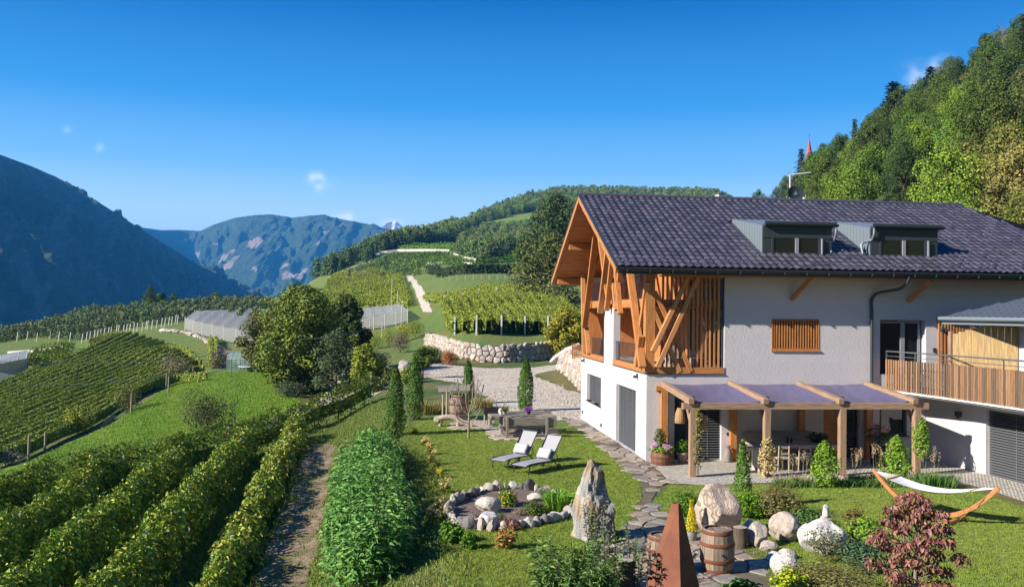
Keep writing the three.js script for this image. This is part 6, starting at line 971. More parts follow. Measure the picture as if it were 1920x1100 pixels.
// the standing stone: a tall slab with a sharp edge between its lit and its shaded face
{
  const d = 20.3, lv = [[1008, 1072, 1098, 1147], [985, 1073, 1100, 1149], [955, 1076, 1099, 1151], [930, 1081, 1100, 1145], [905, 1087, 1101, 1139], [885, 1094, 1106, 1135], [873, 1099, 1110, 1126], [863, 1103, 1112, 1118]], base = atDepth(1110, 1008, d), n = 60, m = 36, p = [], ix = [];
  const at = (k, c) => { const f = k * (lv.length - 1), i = Math.min(lv.length - 2, Math.floor(f)), t = f - i; return lerp(lv[i][c], lv[i + 1][c], t); };
  for (let j = 0; j <= n; j++) { const k = j / n, y = at(k, 0), l = atDepth(at(k, 1), y, d), rg = atDepth(at(k, 2), y, d), r = atDepth(at(k, 3), y, d), th = lerp(1, 0.35, k), ring = [[l.x, -0.25 * th], [lerp(l.x, rg.x, 0.5), 0.12 * th], [rg.x, 0.34 * th], [lerp(rg.x, r.x, 0.45), 0.26 * th], [r.x, 0.02 * th], [lerp(rg.x, r.x, 0.6), -0.4 * th]];
    for (let i = 0; i < m; i++) { const q = i / m * 6, a = ring[Math.floor(q) % 6], b = ring[(Math.floor(q) + 1) % 6], t = q - Math.floor(q), x = lerp(a[0], b[0], t), z = lerp(a[1], b[1], t), w = fbm(x * 5 + z * 4, l.y * 1.3 + z * 2, 5) - 0.5, w2 = fbm(x * 14 + z * 14, l.y * 4, 3) - 0.5; p.push(x - base.x + w * 0.18 + w2 * 0.09, l.y - 0.03, z + w * 0.28 + w2 * 0.12); } }
  for (let j = 0; j < n; j++) for (let i = 0; i < m; i++) { const a = j * m + i, b = j * m + (i + 1) % m; ix.push(a, b, a + m, b, b + m, a + m); } const c0 = p.length / 3; p.push(atDepth(1110, 860, d).x - base.x, atDepth(1110, 860, d).y, 0); for (let i = 0; i < m; i++) ix.push(n * m + i, n * m + (i + 1) % m, c0);
  const g = new THREE.BufferGeometry(); g.setAttribute('position', new THREE.Float32BufferAttribute(p, 3)); g.setIndex(ix); g.computeVertexNormals();
  const grain = tex(512, (u, v) => { const a = fbm(u * 14, v * 3, 6, 0, 33), b = fbm(u * 4, v * 3, 4, 0, 35), w = sstep(0.5, 0.62, b), k = 0.28 + 0.75 * (a - 0.2); return [lerp(0.62, 0.78, w) * k, lerp(0.61, 0.60, w) * k, lerp(0.60, 0.42, w) * k]; });
  const s = mesh('standing_stone', boxUV(toCreasedNormals(g, 0.45)), std({ map: grain, bumpMap: stoneBump, bumpScale: 0.05, roughness: 0.9 })); s.position.set(base.x, 0, base.z); tag(s, 'tall pointed standing stone, pale on its left face and dark on the right', 'standing stone');
  const wp = place(1131, 1016), wh = thing('wagon_wheel', 'old wooden wagon wheel leaning against the standing stone', 'wheel', wp.clone().add(V(0.02, 0.33, 0.12)), 0.75); wh.rotateX(-0.18);
  mesh('rim', new THREE.TorusGeometry(0.31, 0.026, 8, 36), M.grey, wh); mesh('tyre', new THREE.TorusGeometry(0.335, 0.012, 6, 36), hoopM, wh); mesh('hub', new THREE.CylinderGeometry(0.06, 0.06, 0.16, 14).rotateX(Math.PI / 2), M.grey, wh); for (let i = 0; i < 10; i++) { const a = i / 10 * 6.283; mesh('spoke', rod(V(Math.cos(a) * 0.05, Math.sin(a) * 0.05, 0), V(Math.cos(a) * 0.30, Math.sin(a) * 0.30, 0), 0.018, 0.014, 6), M.grey, wh); }
}
// the flower bed ringed with stones
{
  const ringPx = [[843, 977], [842, 958], [855, 944], [880, 933], [905, 924], [940, 919], [985, 919], [1022, 928], [1060, 940], [1080, 955], [1070, 968], [1045, 976], [1010, 985], [985, 990], [960, 994], [935, 996], [905, 994], [870, 991], [852, 985]], ring = ringPx.map(([x, y]) => place(x, y)), T = thing('flower_bed', 'oval flower bed on the lawn ringed with upright stones', 'flower bed', V(0, 0, 0));
  mesh('soil', sheet(outline(ring, 0.05, 0.3, 51), 0.035, 0.4, 1), std({ map: soilTex, color: rgb(0.34, 0.25, 0.215), bumpMap: soilTex, bumpScale: 0.05, roughness: 1 }), T);
  R = rng(52); const path = new THREE.CatmullRomCurve3(ring, true), n = 50, mats = [...wallMats.slice(0, 3), stoneM(0.26, 0.25, 0.25), stoneM(0.32, 0.28, 0.22), stoneM(0.7, 0.69, 0.67)];
  for (let i = 0; i < n; i++) { const q = path.getPointAt(i / n), s = rr(0.11, 0.2); const m = mesh('stone', rock(s, i + 3, rr(0.9, 1.5), rr(0.8, 1.5), rr(0.5, 0.8), 1, 0.6), pick(mats), T); m.position.set(q.x + rr(-0.04, 0.04), 0.1, q.z + rr(-0.04, 0.04)); m.rotation.y = R() * 6.28; }
  const bl = (px, py, r, sx, sy, seed, mat, label, tilt = 0) => { const g = rock(r * 1.06, seed, sx, sy, 1, 5, 0.28), m = mesh('boulder', g, mat); g.computeBoundingBox(); m.position.copy(place(px, py)).add(V(0, -g.boundingBox.min.y * 0.72, 0)); m.rotation.z = tilt; return tag(m, label, 'boulder'); };
  const pale = stoneM(0.80, 0.76, 0.70), pink = stoneM(0.72, 0.60, 0.50, 0.04), marble = stoneM(0.86, 0.85, 0.84), grey = stoneM(0.62, 0.56, 0.50);
  bl(915, 962, 0.27, 1.25, 0.85, 11, pale, 'round whitish boulder in the middle of the flower bed'); bl(1004, 940, 0.20, 1.35, 0.6, 12, pale, 'flat pale boulder at the back of the flower bed'); bl(892, 990, 0.24, 1.5, 0.5, 13, stoneM(0.72, 0.64, 0.52), 'flat sandy slab at the front edge of the flower bed'); bl(916, 990, 0.24, 1.0, 1.0, 14, marble, 'white wedge shaped stone at the front of the flower bed');
  // yard boulders
  { const m = bl(1346, 1006, 0.56, 0.9, 1.2, 21, pink, 'big pinkish granite boulder behind the barrel'); m.rotation.z = 0.12; }
  bl(1418, 1024, 0.30, 0.85, 1.0, 22, grey, 'upright grey brown boulder right of the log stumps'); bl(1470, 1012, 0.36, 0.95, 0.95, 23, stoneM(0.66, 0.58, 0.50), 'rounded beige boulder left of the white marble rock'); bl(1404, 998, 0.17, 1, 1, 29, marble, 'small white stone wedged behind the upright boulder'); bl(1440, 1034, 0.16, 1.4, 0.8, 24, grey, 'low flat stone before the beige boulder');
  bl(1452, 1052, 0.14, 1.2, 0.8, 25, marble, 'small white stone near the bottom of the yard rocks'); bl(1470, 1078, 0.24, 1.1, 1.0, 26, marble, 'white stone half hidden by the yellow green bush'); bl(1478, 1048, 0.17, 1.2, 0.7, 27, pale, 'pale stone on the slope below the beige boulder');
  { const m = bl(1543, 1034, 0.50, 1.0, 0.86, 28, marble, 'large white marble rock overgrown with creepers'); const o = m.position.clone().add(V(0.05, 0.40, 0.05)), l = thing('stone_lantern', 'tiny white stone lantern standing on the marble rock', 'lantern', o); mesh('base', rock(0.13, 3, 1.1, 0.6, 1, 2), grey, l); mesh('body', boxUV(new THREE.CylinderGeometry(0.06, 0.085, 0.2, 4)).translate(0, 0.16, 0), marble, l); mesh('roof', new THREE.CylinderGeometry(0.03, 0.075, 0.05, 8).translate(0, 0.285, 0), marble, l); }
  const tall = (px, py, d, w, h, seed, label) => { const p = onLand(atDepth(px, py, d).x, -d), m = mesh('boulder', rock(w / 2, seed, 1, h / w, 0.7, 3, 0.22), stoneM(0.56, 0.53, 0.52)); m.position.copy(p).add(V(0, h * 0.42, 0)); tag(m, label, 'boulder'); };
  tall(728, 700, 70, 1.15, 1.35, 31, 'left one of two upright round stones by the grey road'); tall(757, 692, 72, 1.2, 1.6, 32, 'right and taller of two upright stones by the grey road');
}
// barrels, stumps, potted conifer, obelisk
{
  R = rng(71); let t = thing('barrel', 'old wooden wine barrel with rusty hoops standing in front of the pink boulder', 'barrel', place(1345, 1071)); barrel(t, 0.345, 0.86, { bung: true, seed: 2, hoops: [0.05, 0.29, 0.66, 0.93] });
  t = thing('barrel', 'second wine barrel half hidden behind the rusty obelisk', 'barrel', place(1243, 1076)); barrel(t, 0.33, 0.78, { seed: 6 });
  const st = (px, py, r, h, label) => { const q = thing('log_stump', label, 'log stump', place(px, py)); mesh('trunk', boxUV(new THREE.CylinderGeometry(r * 0.96, r, h, 14, 3, true).translate(0, h / 2, 0), 1), bark, q); mesh('cut_face', boxUV(new THREE.CylinderGeometry(r * 0.95, r * 0.95, 0.02, 14).translate(0, h - 0.006, 0)), M.bleached, q); };
  st(1388, 1028, 0.16, 0.46, 'pale log stump standing between the barrel and the upright boulder'); st(1370, 1000, 0.14, 0.5, 'log stump behind the barrel against the pink boulder'); st(1138, 1044, 0.14, 0.22, 'short dark stump below the wagon wheel'); st(1152, 1062, 0.15, 0.22, 'dark stump beside the path in the shade'); st(1171, 1106, 0.17, 0.55, 'pale log stump with bark at the bottom edge left of the obelisk');
  const pp = place(1297, 1014), pt = thing('potted_conifer', 'small golden cone shaped conifer in a grey pot beside the boulder', 'potted conifer', pp); mesh('pot', new THREE.LatheGeometry([[0, 0], [0.11, 0], [0.14, 0.22], [0.125, 0.22], [0.11, 0.18], [0, 0.18]].map((q) => new THREE.Vector2(...q)), 18), stoneM(0.4, 0.4, 0.4), pt); { const L = new Leaves(); for (let i = 0; i < 900; i++) { const f = R(), a = R() * 6.28, r = 0.17 * (1 - f) * Math.sqrt(rr(0.3, 1)) + 0.01; L.add(Math.cos(a) * r, 0.22 + f * 0.68, Math.sin(a) * r, Math.cos(a), 0.5, Math.sin(a), 0.06, 0.025, vary([0.36, 0.30, 0.015], 0.3), -0.8); } mesh('foliage', L.geo(), leafMat, pt); }
  // obelisk of rusted steel, an edge toward us
  const d = 14.5, b = atDepth(1270, 1100, d), g = [], zc = -d - 0.5, ob = thing('obelisk', 'rust brown steel obelisk, four sided and cut off at the top, in the foreground', 'obelisk', V(b.x, 0, -d)), e = (px, py) => atDepth(px, py, d).x - b.x, yT = atDepth(1270, 944, d).y, y0 = -0.05, k = (yT - y0) / (yT - b.y), wl = e(1213, 1100), wr = e(1313, 1100), tl = e(1261, 944), tr = e(1277, 944);
  const bl = tl + (wl - tl) * k, br = tr + (wr - tr) * k, P = (x, y, z) => V(x, y, z), top = [P(0, yT, 0.04), P(tr, yT, -0.05), P((tl + tr) / 2, yT, -0.14), P(tl, yT, -0.05)], bot = [P(0, y0, 0.46), P(br, y0, -0.05), P((bl + br) / 2, y0, -0.6), P(bl, y0, -0.05)];
  for (let i = 0; i < 4; i++) { const j = (i + 1) % 4, q = new THREE.BufferGeometry(), v = [bot[i], bot[j], top[j], bot[i], top[j], top[i]].flatMap((w) => [w.x, w.y, w.z]); q.setAttribute('position', new THREE.Float32BufferAttribute(v, 3)); q.computeVertexNormals(); mesh('side_plate', boxUV(q), std.rust ??= std({ map: rustTex, roughness: 0.75, bumpMap: plasterBump, bumpScale: 0.002 }), ob); }
  { const q = new THREE.BufferGeometry(), s = top.map((w) => w.clone().setY(yT - 0.03)); q.setAttribute('position', new THREE.Float32BufferAttribute([s[0], s[1], s[2], s[0], s[2], s[3]].flatMap((w) => [w.x, w.y, w.z]), 3)); q.computeVertexNormals(); mesh('inside', boxUV(q), M.black, ob); }
}
// hammock on its bent wooden stand
{
  const a = atDepth(1640, 882, 23.9), b = atDepth(1873, 914, 21.6), mid = a.clone().lerp(b, 0.5).setY(0), turn = facing(a.clone().setY(0), b.clone().setY(0)), Lh = Math.hypot(b.x - a.x, b.z - a.z) / 2, t = thing('hammock_stand', 'curved wooden hammock stand on the right lawn', 'hammock stand', mid.clone().setY(0.012), turn), y1 = 1.02;
  const arc = []; for (let i = 0; i <= 20; i++) { const u = i / 10 - 1; arc.push(V(u * Lh, 0.10 + (y1 - 0.10) * Math.pow(Math.abs(u), 2.1), 0)); }
  for (const s of [-1, 1]) { const pts = arc.map((q) => q.clone().add(V(0, 0, s * 0.05 * (1 - Math.abs(q.x / Lh) * 0.8)))); mesh('curved_beam', join(pts.slice(1).map((q, i) => beam(pts[i], q.clone().addScaledVector(q.clone().sub(pts[i]).normalize(), 0.01), 0.05, 0.10, 0))), std.ham ??= std({ map: larchTex, color: rgb(1, 0.95, 1), roughness: 0.5 }), t); }
  for (const x of [-0.55, 0.55]) mesh('foot', beam(V(x, 0.05, -0.6), V(x, 0.05, 0.6), 0.09, 0.08), std.ham, t);
  mesh('strap', [rod(V(Lh * 0.9, 0.9, 0), V(0.75, 0.15, 0.25), 0.008), rod(V(Lh * 0.9, 0.9, 0), V(0.75, 0.15, -0.25), 0.008)], M.old, t);
  const hm = thing('hammock', 'white cloth hammock with spreader bars slung on the curved stand', 'hammock', mid.clone().setY(0.012), turn), NX = 40, NZ = 10, pos = [], ix = [], x0 = -Lh * 0.66, x1 = Lh * 0.66, yy = (x) => 0.74 + 0.16 * Math.pow(x / (Lh * 0.66), 2);
  for (let i = 0; i <= NX; i++) for (let j = 0; j <= NZ; j++) { const x = lerp(x0, x1, i / NX), v = j / NZ * 2 - 1; pos.push(x, yy(x) - 0.09 * (1 - v * v) * Math.cos(Math.PI / 2 * x / (Lh * 0.68)) + 0.008 * Math.sin(x * 40) * (1 - v * v), v * 0.36); }
  for (let i = 0; i < NX; i++) for (let j = 0; j < NZ; j++) { const k = i * (NZ + 1) + j; ix.push(k, k + 1, k + NZ + 1, k + 1, k + NZ + 2, k + NZ + 1); }
  const g = new THREE.BufferGeometry(); g.setAttribute('position', new THREE.Float32BufferAttribute(pos, 3)); g.setIndex(ix); g.computeVertexNormals(); mesh('cloth', g, std({ color: rgb(0.78, 0.78, 0.79), roughness: 0.9 }), hm);
  for (const s of [-1, 1]) { const x = s * Lh * 0.66, tip = V(s * Lh * 0.98, y1 - 0.02, 0); mesh('spreader_bar', rod(V(x, yy(x), -0.4), V(x, yy(x), 0.4), 0.02), std.ham, hm); mesh('cords', Array.from({ length: 9 }, (_, i) => rod(V(x, yy(x), lerp(-0.36, 0.36, i / 8)), tip, 0.006, 0.006, 4)), std({ color: rgb(0.72, 0.71, 0.68) }), hm); }
}
// ---------------------------------------------------------------- planting near the house
R = rng(1001);
const pl = place;
const stick = (name, label, cat, pos, n, h, spread, cols, o = {}) => { const t = thing(name, label, cat, pos), L = new Leaves(), st = []; for (let i = 0; i < n; i++) { const a = R() * 6.28, r = spread * Math.sqrt(R()), hh = h * rr(0.75, 1.1), x = Math.cos(a) * r, z = Math.sin(a) * r, tx = x * 1.5 + rr(-0.1, 0.1), tz = z * 1.5 + rr(-0.1, 0.1); st.push(rod(V(x, 0, z), V(tx, hh, tz), 0.012, 0.005, 4)); const m = o.per ?? 40; for (let k = 0; k < m; k++) { const f = lerp(o.low ?? 0.1, 1, k / m), an = k * 2.4 + i, l = (o.leaf ?? 0.07) * rr(0.8, 1.2); L.add(lerp(x, tx, f), hh * f, lerp(z, tz, f), Math.cos(an), 0.6, Math.sin(an), l, l * (o.w ?? 0.4), vary(pick(cols), 0.3), -0.2); } } mesh('stem', st, bark, t); mesh('foliage', L.geo(), leafMat, t); return t; };
const grassClump = (label, pos, n, h, spread, cols, o = {}) => { const t = thing(o.name ?? 'grass_clump', label, o.cat ?? 'ornamental grass', pos), L = new Leaves(), S = new Leaves(); for (let i = 0; i < n; i++) { const a = R() * 6.28, r = spread * R() * 0.6, l = h * rr(0.6, 1.1), b = rr(0.3, 0.9) * (o.arch ?? 1); L.blade(Math.cos(a) * r * (o.sx ?? 1), 0, Math.sin(a) * r, Math.cos(a) * l * b * 0.6, l * (1 - b * 0.3), Math.sin(a) * l * b * 0.6, o.bw ?? 0.014, vary(pick(cols), 0.3), 0.5); } mesh('blades', L.geo(), leafMat, t); if (o.spikes) { for (let i = 0; i < o.spikes; i++) { const a = R() * 6.28, r = spread * 0.5 * R(), x = Math.cos(a) * r * (o.sx ?? 1), z = Math.sin(a) * r, hh = (o.sh ?? h * 1.4) * rr(0.8, 1.1), lx = rr(-0.12, 0.12), lz = rr(-0.1, 0.1); S.blade(x, 0, z, lx, hh * 0.8, lz, 0.007, [0.24, 0.20, 0.10], 0); for (let k = 0; k < 18; k++) { const f = lerp(0.78, 1.05, k / 18); S.add(x + lx * f + rr(-0.012, 0.012), hh * f * 0.93, z + lz * f + rr(-0.012, 0.012), rr(-1, 1), 0.6, rr(-1, 1), 0.06, 0.016, vary([0.36, 0.28, 0.17], 0.2), -1); } } mesh('flower_spikes', S.geo(), leafMat, t); } return t; };
const flower = (label, px, py, w, h, fl, seed) => { const t = bush('rose_bush', label, 'rose bush', onLand(atY(px, py, 0).x, atY(px, py, 0).z), w, h, [[0.18, 0.17, 0.03], [0.12, 0.14, 0.025]], seed, { lobes: 5, leaves: 260, leaf: 0.06 }); R = rng(seed + 1); const L = new Leaves(); for (let i = 0; i < 7; i++) lobe(L, rr(-0.5, 0.5) * w * 0.8, h * rr(0.55, 1), rr(-0.5, 0.5) * w * 0.8, 0.05, 0.045, 0.05, 22, 0.04, fl); mesh('flowers', L.geo(), leafMat, t); };
const cream = [[0.50, 0.40, 0.22], [0.55, 0.36, 0.24], [0.45, 0.38, 0.16]], yel = [[0.40, 0.36, 0.02], [0.48, 0.42, 0.04]];
[[778, 815, 0.3, 0.28, yel, 'small yellow green plant at the far end of the rose row'], [798, 836, 0.34, 0.36, cream, 'second cream rose from the far end of the row along the lawn'], [806, 853, 0.36, 0.42, cream, 'third cream rose from the far end of the row along the lawn'], [810, 872, 0.34, 0.5, cream, 'pinkish rose in the middle of the row along the lawn'], [818, 885, 0.3, 0.4, [[0.05, 0.09, 0.02]], 'dark green plant without flowers in the middle of the rose row'], [825, 897, 0.3, 0.3, yel, 'bright yellow green plant in the rose row'], [835, 925, 0.36, 0.46, cream, 'cream rose near the close end of the row'], [812, 975, 0.34, 0.4, cream, 'pale rose beyond the flower bed at the left'], [822, 960, 0.3, 0.4, cream, 'thin yellowish rose left of the flower bed']].forEach(([x, y, w, h, f, l], i) => flower(l, x, y, w, h, f, 1100 + i * 3));
bush('shrub', 'small dark green shrub at the left front of the flower bed', 'shrub', pl(845, 1018), 0.55, 0.55, GREEN.fresh, 1201, { leaves: 900, leaf: 0.09 });
bush('shrub', 'smaller green shrub just below the flower bed', 'shrub', pl(878, 1030), 0.36, 0.42, GREEN.fresh, 1202, { leaves: 500, leaf: 0.08 });
bush('shrub', 'orange and yellow tinted shrub in front of the flower bed', 'shrub', pl(946, 1030), 0.5, 0.6, [[0.22, 0.16, 0.04], [0.30, 0.12, 0.05], [0.14, 0.14, 0.03]], 1203, { leaves: 520, leaf: 0.07 });
bush('shrub', 'rusty red low shrub over the front stones of the flower bed', 'shrub', pl(958, 994), 0.55, 0.3, [[0.20, 0.07, 0.05], [0.26, 0.11, 0.08]], 1204, { leaves: 420, leaf: 0.06 });
bush('shrub', 'yellow green flowering shrub inside the flower bed', 'shrub', pl(950, 950), 0.62, 0.5, [[0.12, 0.19, 0.02], [0.08, 0.13, 0.02], [0.32, 0.30, 0.03]], 1205, { leaves: 900, leaf: 0.07 });
bush('shrub', 'dark green mound in the right half of the flower bed', 'shrub', pl(1004, 966), 0.72, 0.38, GREEN.forest, 1206, { leaves: 1100, leaf: 0.06 });
bush('shrub', 'grey lavender tuft in front of the whitish boulder', 'shrub', pl(935, 978), 0.42, 0.28, GREEN.grey, 1207, { leaves: 700, leaf: 0.05, w: 0.25 });
bush('shrub', 'dry purplish heather in the left part of the flower bed', 'shrub', pl(895, 972), 0.5, 0.25, [[0.17, 0.13, 0.13], [0.22, 0.18, 0.17]], 1208, { leaves: 700, leaf: 0.04, w: 0.3 });
bush('shrub', 'grey blue mound at the back right of the flower bed', 'shrub', pl(1022, 940), 0.5, 0.4, GREEN.grey.map((c) => [c[0] * 0.6, c[1] * 0.7, c[2] * 0.8]), 1209, { leaves: 700, leaf: 0.05 });
bush('shrub', 'brown dry cushion between the boulder and the dark mound', 'shrub', pl(972, 968), 0.42, 0.26, [[0.20, 0.15, 0.11], [0.26, 0.20, 0.15]], 1210, { leaves: 500, leaf: 0.04, w: 0.3 });
grassClump('bright green feathery plant at the right end of the flower bed', pl(1048, 958), 420, 0.75, 0.5, [[0.13, 0.26, 0.02], [0.18, 0.32, 0.03], [0.09, 0.18, 0.015]], { name: 'feathery_plant', cat: 'plant', bw: 0.02 });
stick('flower_stalk', 'single tall pinkish flower stalk in the flower bed', 'plant', pl(941, 950), 1, 0.95, 0.01, [[0.45, 0.32, 0.26]], { per: 30, low: 0.6, leaf: 0.05 });
// foreground left: long narrow leaves and stems
{ R = rng(1301); const t = thing('shrub', 'big shrub with long narrow drooping leaves at the bottom edge', 'shrub', onLand(1.2, -15.6)), L = new Leaves(), st = []; for (let i = 0; i < 46; i++) { const a = R() * 6.28, r = 0.75 * Math.sqrt(R()), x = Math.cos(a) * r * 1.15, z = Math.sin(a) * r, h = rr(0.6, 1.15); st.push(rod(V(x * 0.5, 0, z * 0.5), V(x, h, z), 0.012, 0.006, 4)); for (let k = 0; k < 46; k++) { const f = rr(0.3, 1), an = k * 2.4; L.add(lerp(x * 0.5, x, f), h * f, lerp(z * 0.5, z, f), Math.cos(an) * 0.6, 0.8, Math.sin(an) * 0.6, rr(0.12, 0.22), 0.042, vary(pick([[0.075, 0.14, 0.03], [0.10, 0.18, 0.04], [0.05, 0.095, 0.02]]), 0.3), 0.5); } } mesh('foliage', L.geo(), leafMat, t); mesh('stem', st, bark, t); }
stick('cotoneaster', 'tall thin leafy shrub climbing past the wagon wheel', 'shrub', pl(1118, 1042), 7, 1.05, 0.16, [[0.09, 0.13, 0.06], [0.06, 0.09, 0.04], [0.16, 0.17, 0.06]], { per: 46, leaf: 0.08 });
stick('cotoneaster', 'pale leaved upright shrub left of the stumps at the bottom', 'shrub', pl(1142, 1098), 9, 1.15, 0.22, [[0.14, 0.18, 0.11], [0.10, 0.14, 0.08], [0.07, 0.10, 0.05]], { per: 52, leaf: 0.085 });
stick('cotoneaster', 'slender green shrub between the stump and the obelisk', 'shrub', pl(1192, 1105), 5, 1.05, 0.12, [[0.09, 0.15, 0.05], [0.06, 0.10, 0.03]], { per: 50, leaf: 0.08 });
stick('shadow_stems', 'near-black leafy stems standing in for a plant shadow on the obelisk', 'plant', V(2.16, 0, -13.2), 3, 1.5, 0.13, [[0.025, 0.02, 0.018], [0.035, 0.026, 0.02]], { per: 44, low: 0.3, leaf: 0.10, w: 0.5 });  // leaf colour near-black, painted in place of a plant shadow on the obelisk
// foreground right
bush('shrub', 'dark green leafy bush in front of the barrel at the bottom', 'shrub', pl(1385, 1150), 0.85, 0.62, [[0.05, 0.12, 0.015], [0.08, 0.17, 0.02], [0.035, 0.08, 0.012]], 1401, { leaves: 900, leaf: 0.13 });
bush('shrub', 'bright yellow green bush at the bottom among white stones', 'shrub', pl(1484, 1130), 0.75, 0.72, [[0.22, 0.28, 0.01], [0.30, 0.32, 0.02], [0.12, 0.18, 0.01]], 1402, { leaves: 1300, leaf: 0.075 });
bush('juniper', 'wide olive brown spreading juniper at the bottom right', 'shrub', pl(1560, 1125), 2.1, 0.75, [[0.12, 0.115, 0.035], [0.16, 0.145, 0.05], [0.08, 0.085, 0.025]], 1403, { leaves: 5200, leaf: 0.075, w: 0.3, lobes: 14 });
bush('shrub', 'olive brown rounded bush behind the pink boulder and beige rock', 'shrub', pl(1462, 972), 1.35, 1.05, [[0.13, 0.12, 0.035], [0.17, 0.15, 0.05], [0.085, 0.085, 0.025]], 1404, { leaves: 3600, leaf: 0.06, lobes: 12 });
bush('shrub', 'bright green bush right behind the pink boulder', 'shrub', pl(1400, 972), 0.8, 0.85, [[0.11, 0.22, 0.01], [0.16, 0.27, 0.015], [0.06, 0.12, 0.01]], 1405, { leaves: 2200, leaf: 0.06 });
column('shrub', 'slim green laurel rising out of the bright bush before the terrace', 'shrub', pl(1392, 955), 0.52, 1.75, [[0.07, 0.14, 0.02], [0.11, 0.19, 0.03], [0.045, 0.09, 0.015]], 1406, { leaves: 1500, leaf: 0.08, pow: 2 });
bush('shrub', 'green hedge mound to the left of the golden conifer', 'shrub', pl(1288, 968), 0.75, 0.75, GREEN.fresh, 1407, { leaves: 1500, leaf: 0.07 });
bush('shrub', 'dark green groundcover mound above the marble rock', 'shrub', pl(1512, 985), 1.1, 0.5, [[0.05, 0.11, 0.02], [0.08, 0.15, 0.03], [0.03, 0.07, 0.015]], 1408, { leaves: 2400, leaf: 0.06 });
bush('shrub', 'fresh green bush right of the marble rock', 'shrub', pl(1630, 1030), 1.0, 0.75, [[0.12, 0.22, 0.015], [0.07, 0.14, 0.02], [0.18, 0.26, 0.02]], 1409, { leaves: 2200, leaf: 0.07 });
bush('shrub', 'dark blue green bush below the fresh green one beside the red tree', 'shrub', pl(1618, 1070), 1.0, 0.7, GREEN.grey.map((c) => [c[0] * 0.5, c[1] * 0.75, c[2] * 0.6]), 1410, { leaves: 2200, leaf: 0.06 });
bush('shrub', 'reddish brown sprig bush on the lawn edge behind the lantern', 'shrub', pl(1600, 985), 0.6, 0.55, [[0.16, 0.10, 0.04], [0.12, 0.12, 0.03]], 1411, { leaves: 600, leaf: 0.06 });
bush('creeper', 'thin dark creeper over the marble rock', 'creeper', pl(1545, 1052).add(V(0, 0.1, 0.15)), 1.0, 0.75, [[0.06, 0.10, 0.03], [0.09, 0.12, 0.05], [0.12, 0.08, 0.06]], 1412, { leaves: 520, leaf: 0.06 });
{ R = rng(1500); const pos = onLand(atDepth(1716, 1100, 13.6).x, -13.6), t = thing('dogwood', 'small dogwood tree with drooping red brown autumn leaves at the lower right', 'tree', pos), L = new Leaves(), br = [rod(V(0, -0.1, 0), V(0.02, 2.1, 0), 0.05, 0.015, 7)]; for (let i = 0; i < 58; i++) { const f = i / 58, y = lerp(0.55, 2.45, Math.pow(f, 0.9)), a = i * 2.4, r = (0.64 * Math.sin(Math.PI * clamp(0.25 + f * 0.68, 0, 1)) + 0.05) * rr(0.35, 1), x = Math.cos(a) * r, z = Math.sin(a) * r; br.push(rod(V(0.01, y - 0.25 * r - 0.05, 0), V(x, y, z), 0.012, 0.005, 4)); for (let k = 0; k < 62; k++) { const an = R() * 6.28, q = 0.13 * Math.sqrt(R()), l = rr(0.07, 0.115); L.add(x + Math.cos(an) * q, y + rr(-0.05, 0.07), z + Math.sin(an) * q, Math.cos(an) * 0.9 + rr(-0.3, 0.3), 0.5, Math.sin(an) * 0.9 + rr(-0.3, 0.3), l, l * 0.5, vary(pick([[0.15, 0.055, 0.05], [0.20, 0.09, 0.075], [0.11, 0.04, 0.04], [0.13, 0.10, 0.035], [0.26, 0.13, 0.11]]), 0.3), 1.1); } } mesh('foliage', L.geo(), leafMat, t); mesh('trunk', br, paleBark, t); }
{ R = rng(1600); for (const [x, z, n, w, h, l] of [[8.0, -11.2, 40, 0.9, 1.35, 'glossy long leaved laurel in the lower right corner'], [6.6, -11.9, 34, 0.7, 1.2, 'glossy laurel between the red dogwood and the corner laurel'], [5.4, -12.6, 22, 0.5, 0.9, 'low dark laurel under the red dogwood']]) { const t = thing('laurel', l, 'shrub', V(x, 0, z)), L = new Leaves(), st = []; for (let i = 0; i < n; i++) { const a = R() * 6.28, r = w * Math.sqrt(R()), X = Math.cos(a) * r, Z = Math.sin(a) * r, hh = h * rr(0.7, 1.15); st.push(rod(V(X * 0.5, 0, Z * 0.5), V(X, hh, Z), 0.014, 0.006, 4)); for (let k = 0; k < 34; k++) { const f = lerp(0.35, 1.02, k / 34), an = k * 2.4; L.add(lerp(X * 0.5, X, f), hh * f, lerp(Z * 0.5, Z, f), Math.cos(an) * 0.4, 1, Math.sin(an) * 0.4, rr(0.12, 0.19), 0.055, vary(pick([[0.06, 0.12, 0.02], [0.10, 0.17, 0.035], [0.04, 0.08, 0.015]]), 0.25), -0.1); } } mesh('foliage', L.geo(), M.glossLeaf ??= new THREE.MeshPhysicalMaterial({ vertexColors: true, color: rgb(1.5, 1.5, 1.5), roughness: 0.38, transmission: 0.15, side: THREE.DoubleSide }), t); mesh('stem', st, std({ color: rgb(0.22, 0.24, 0.05) }), t); } }
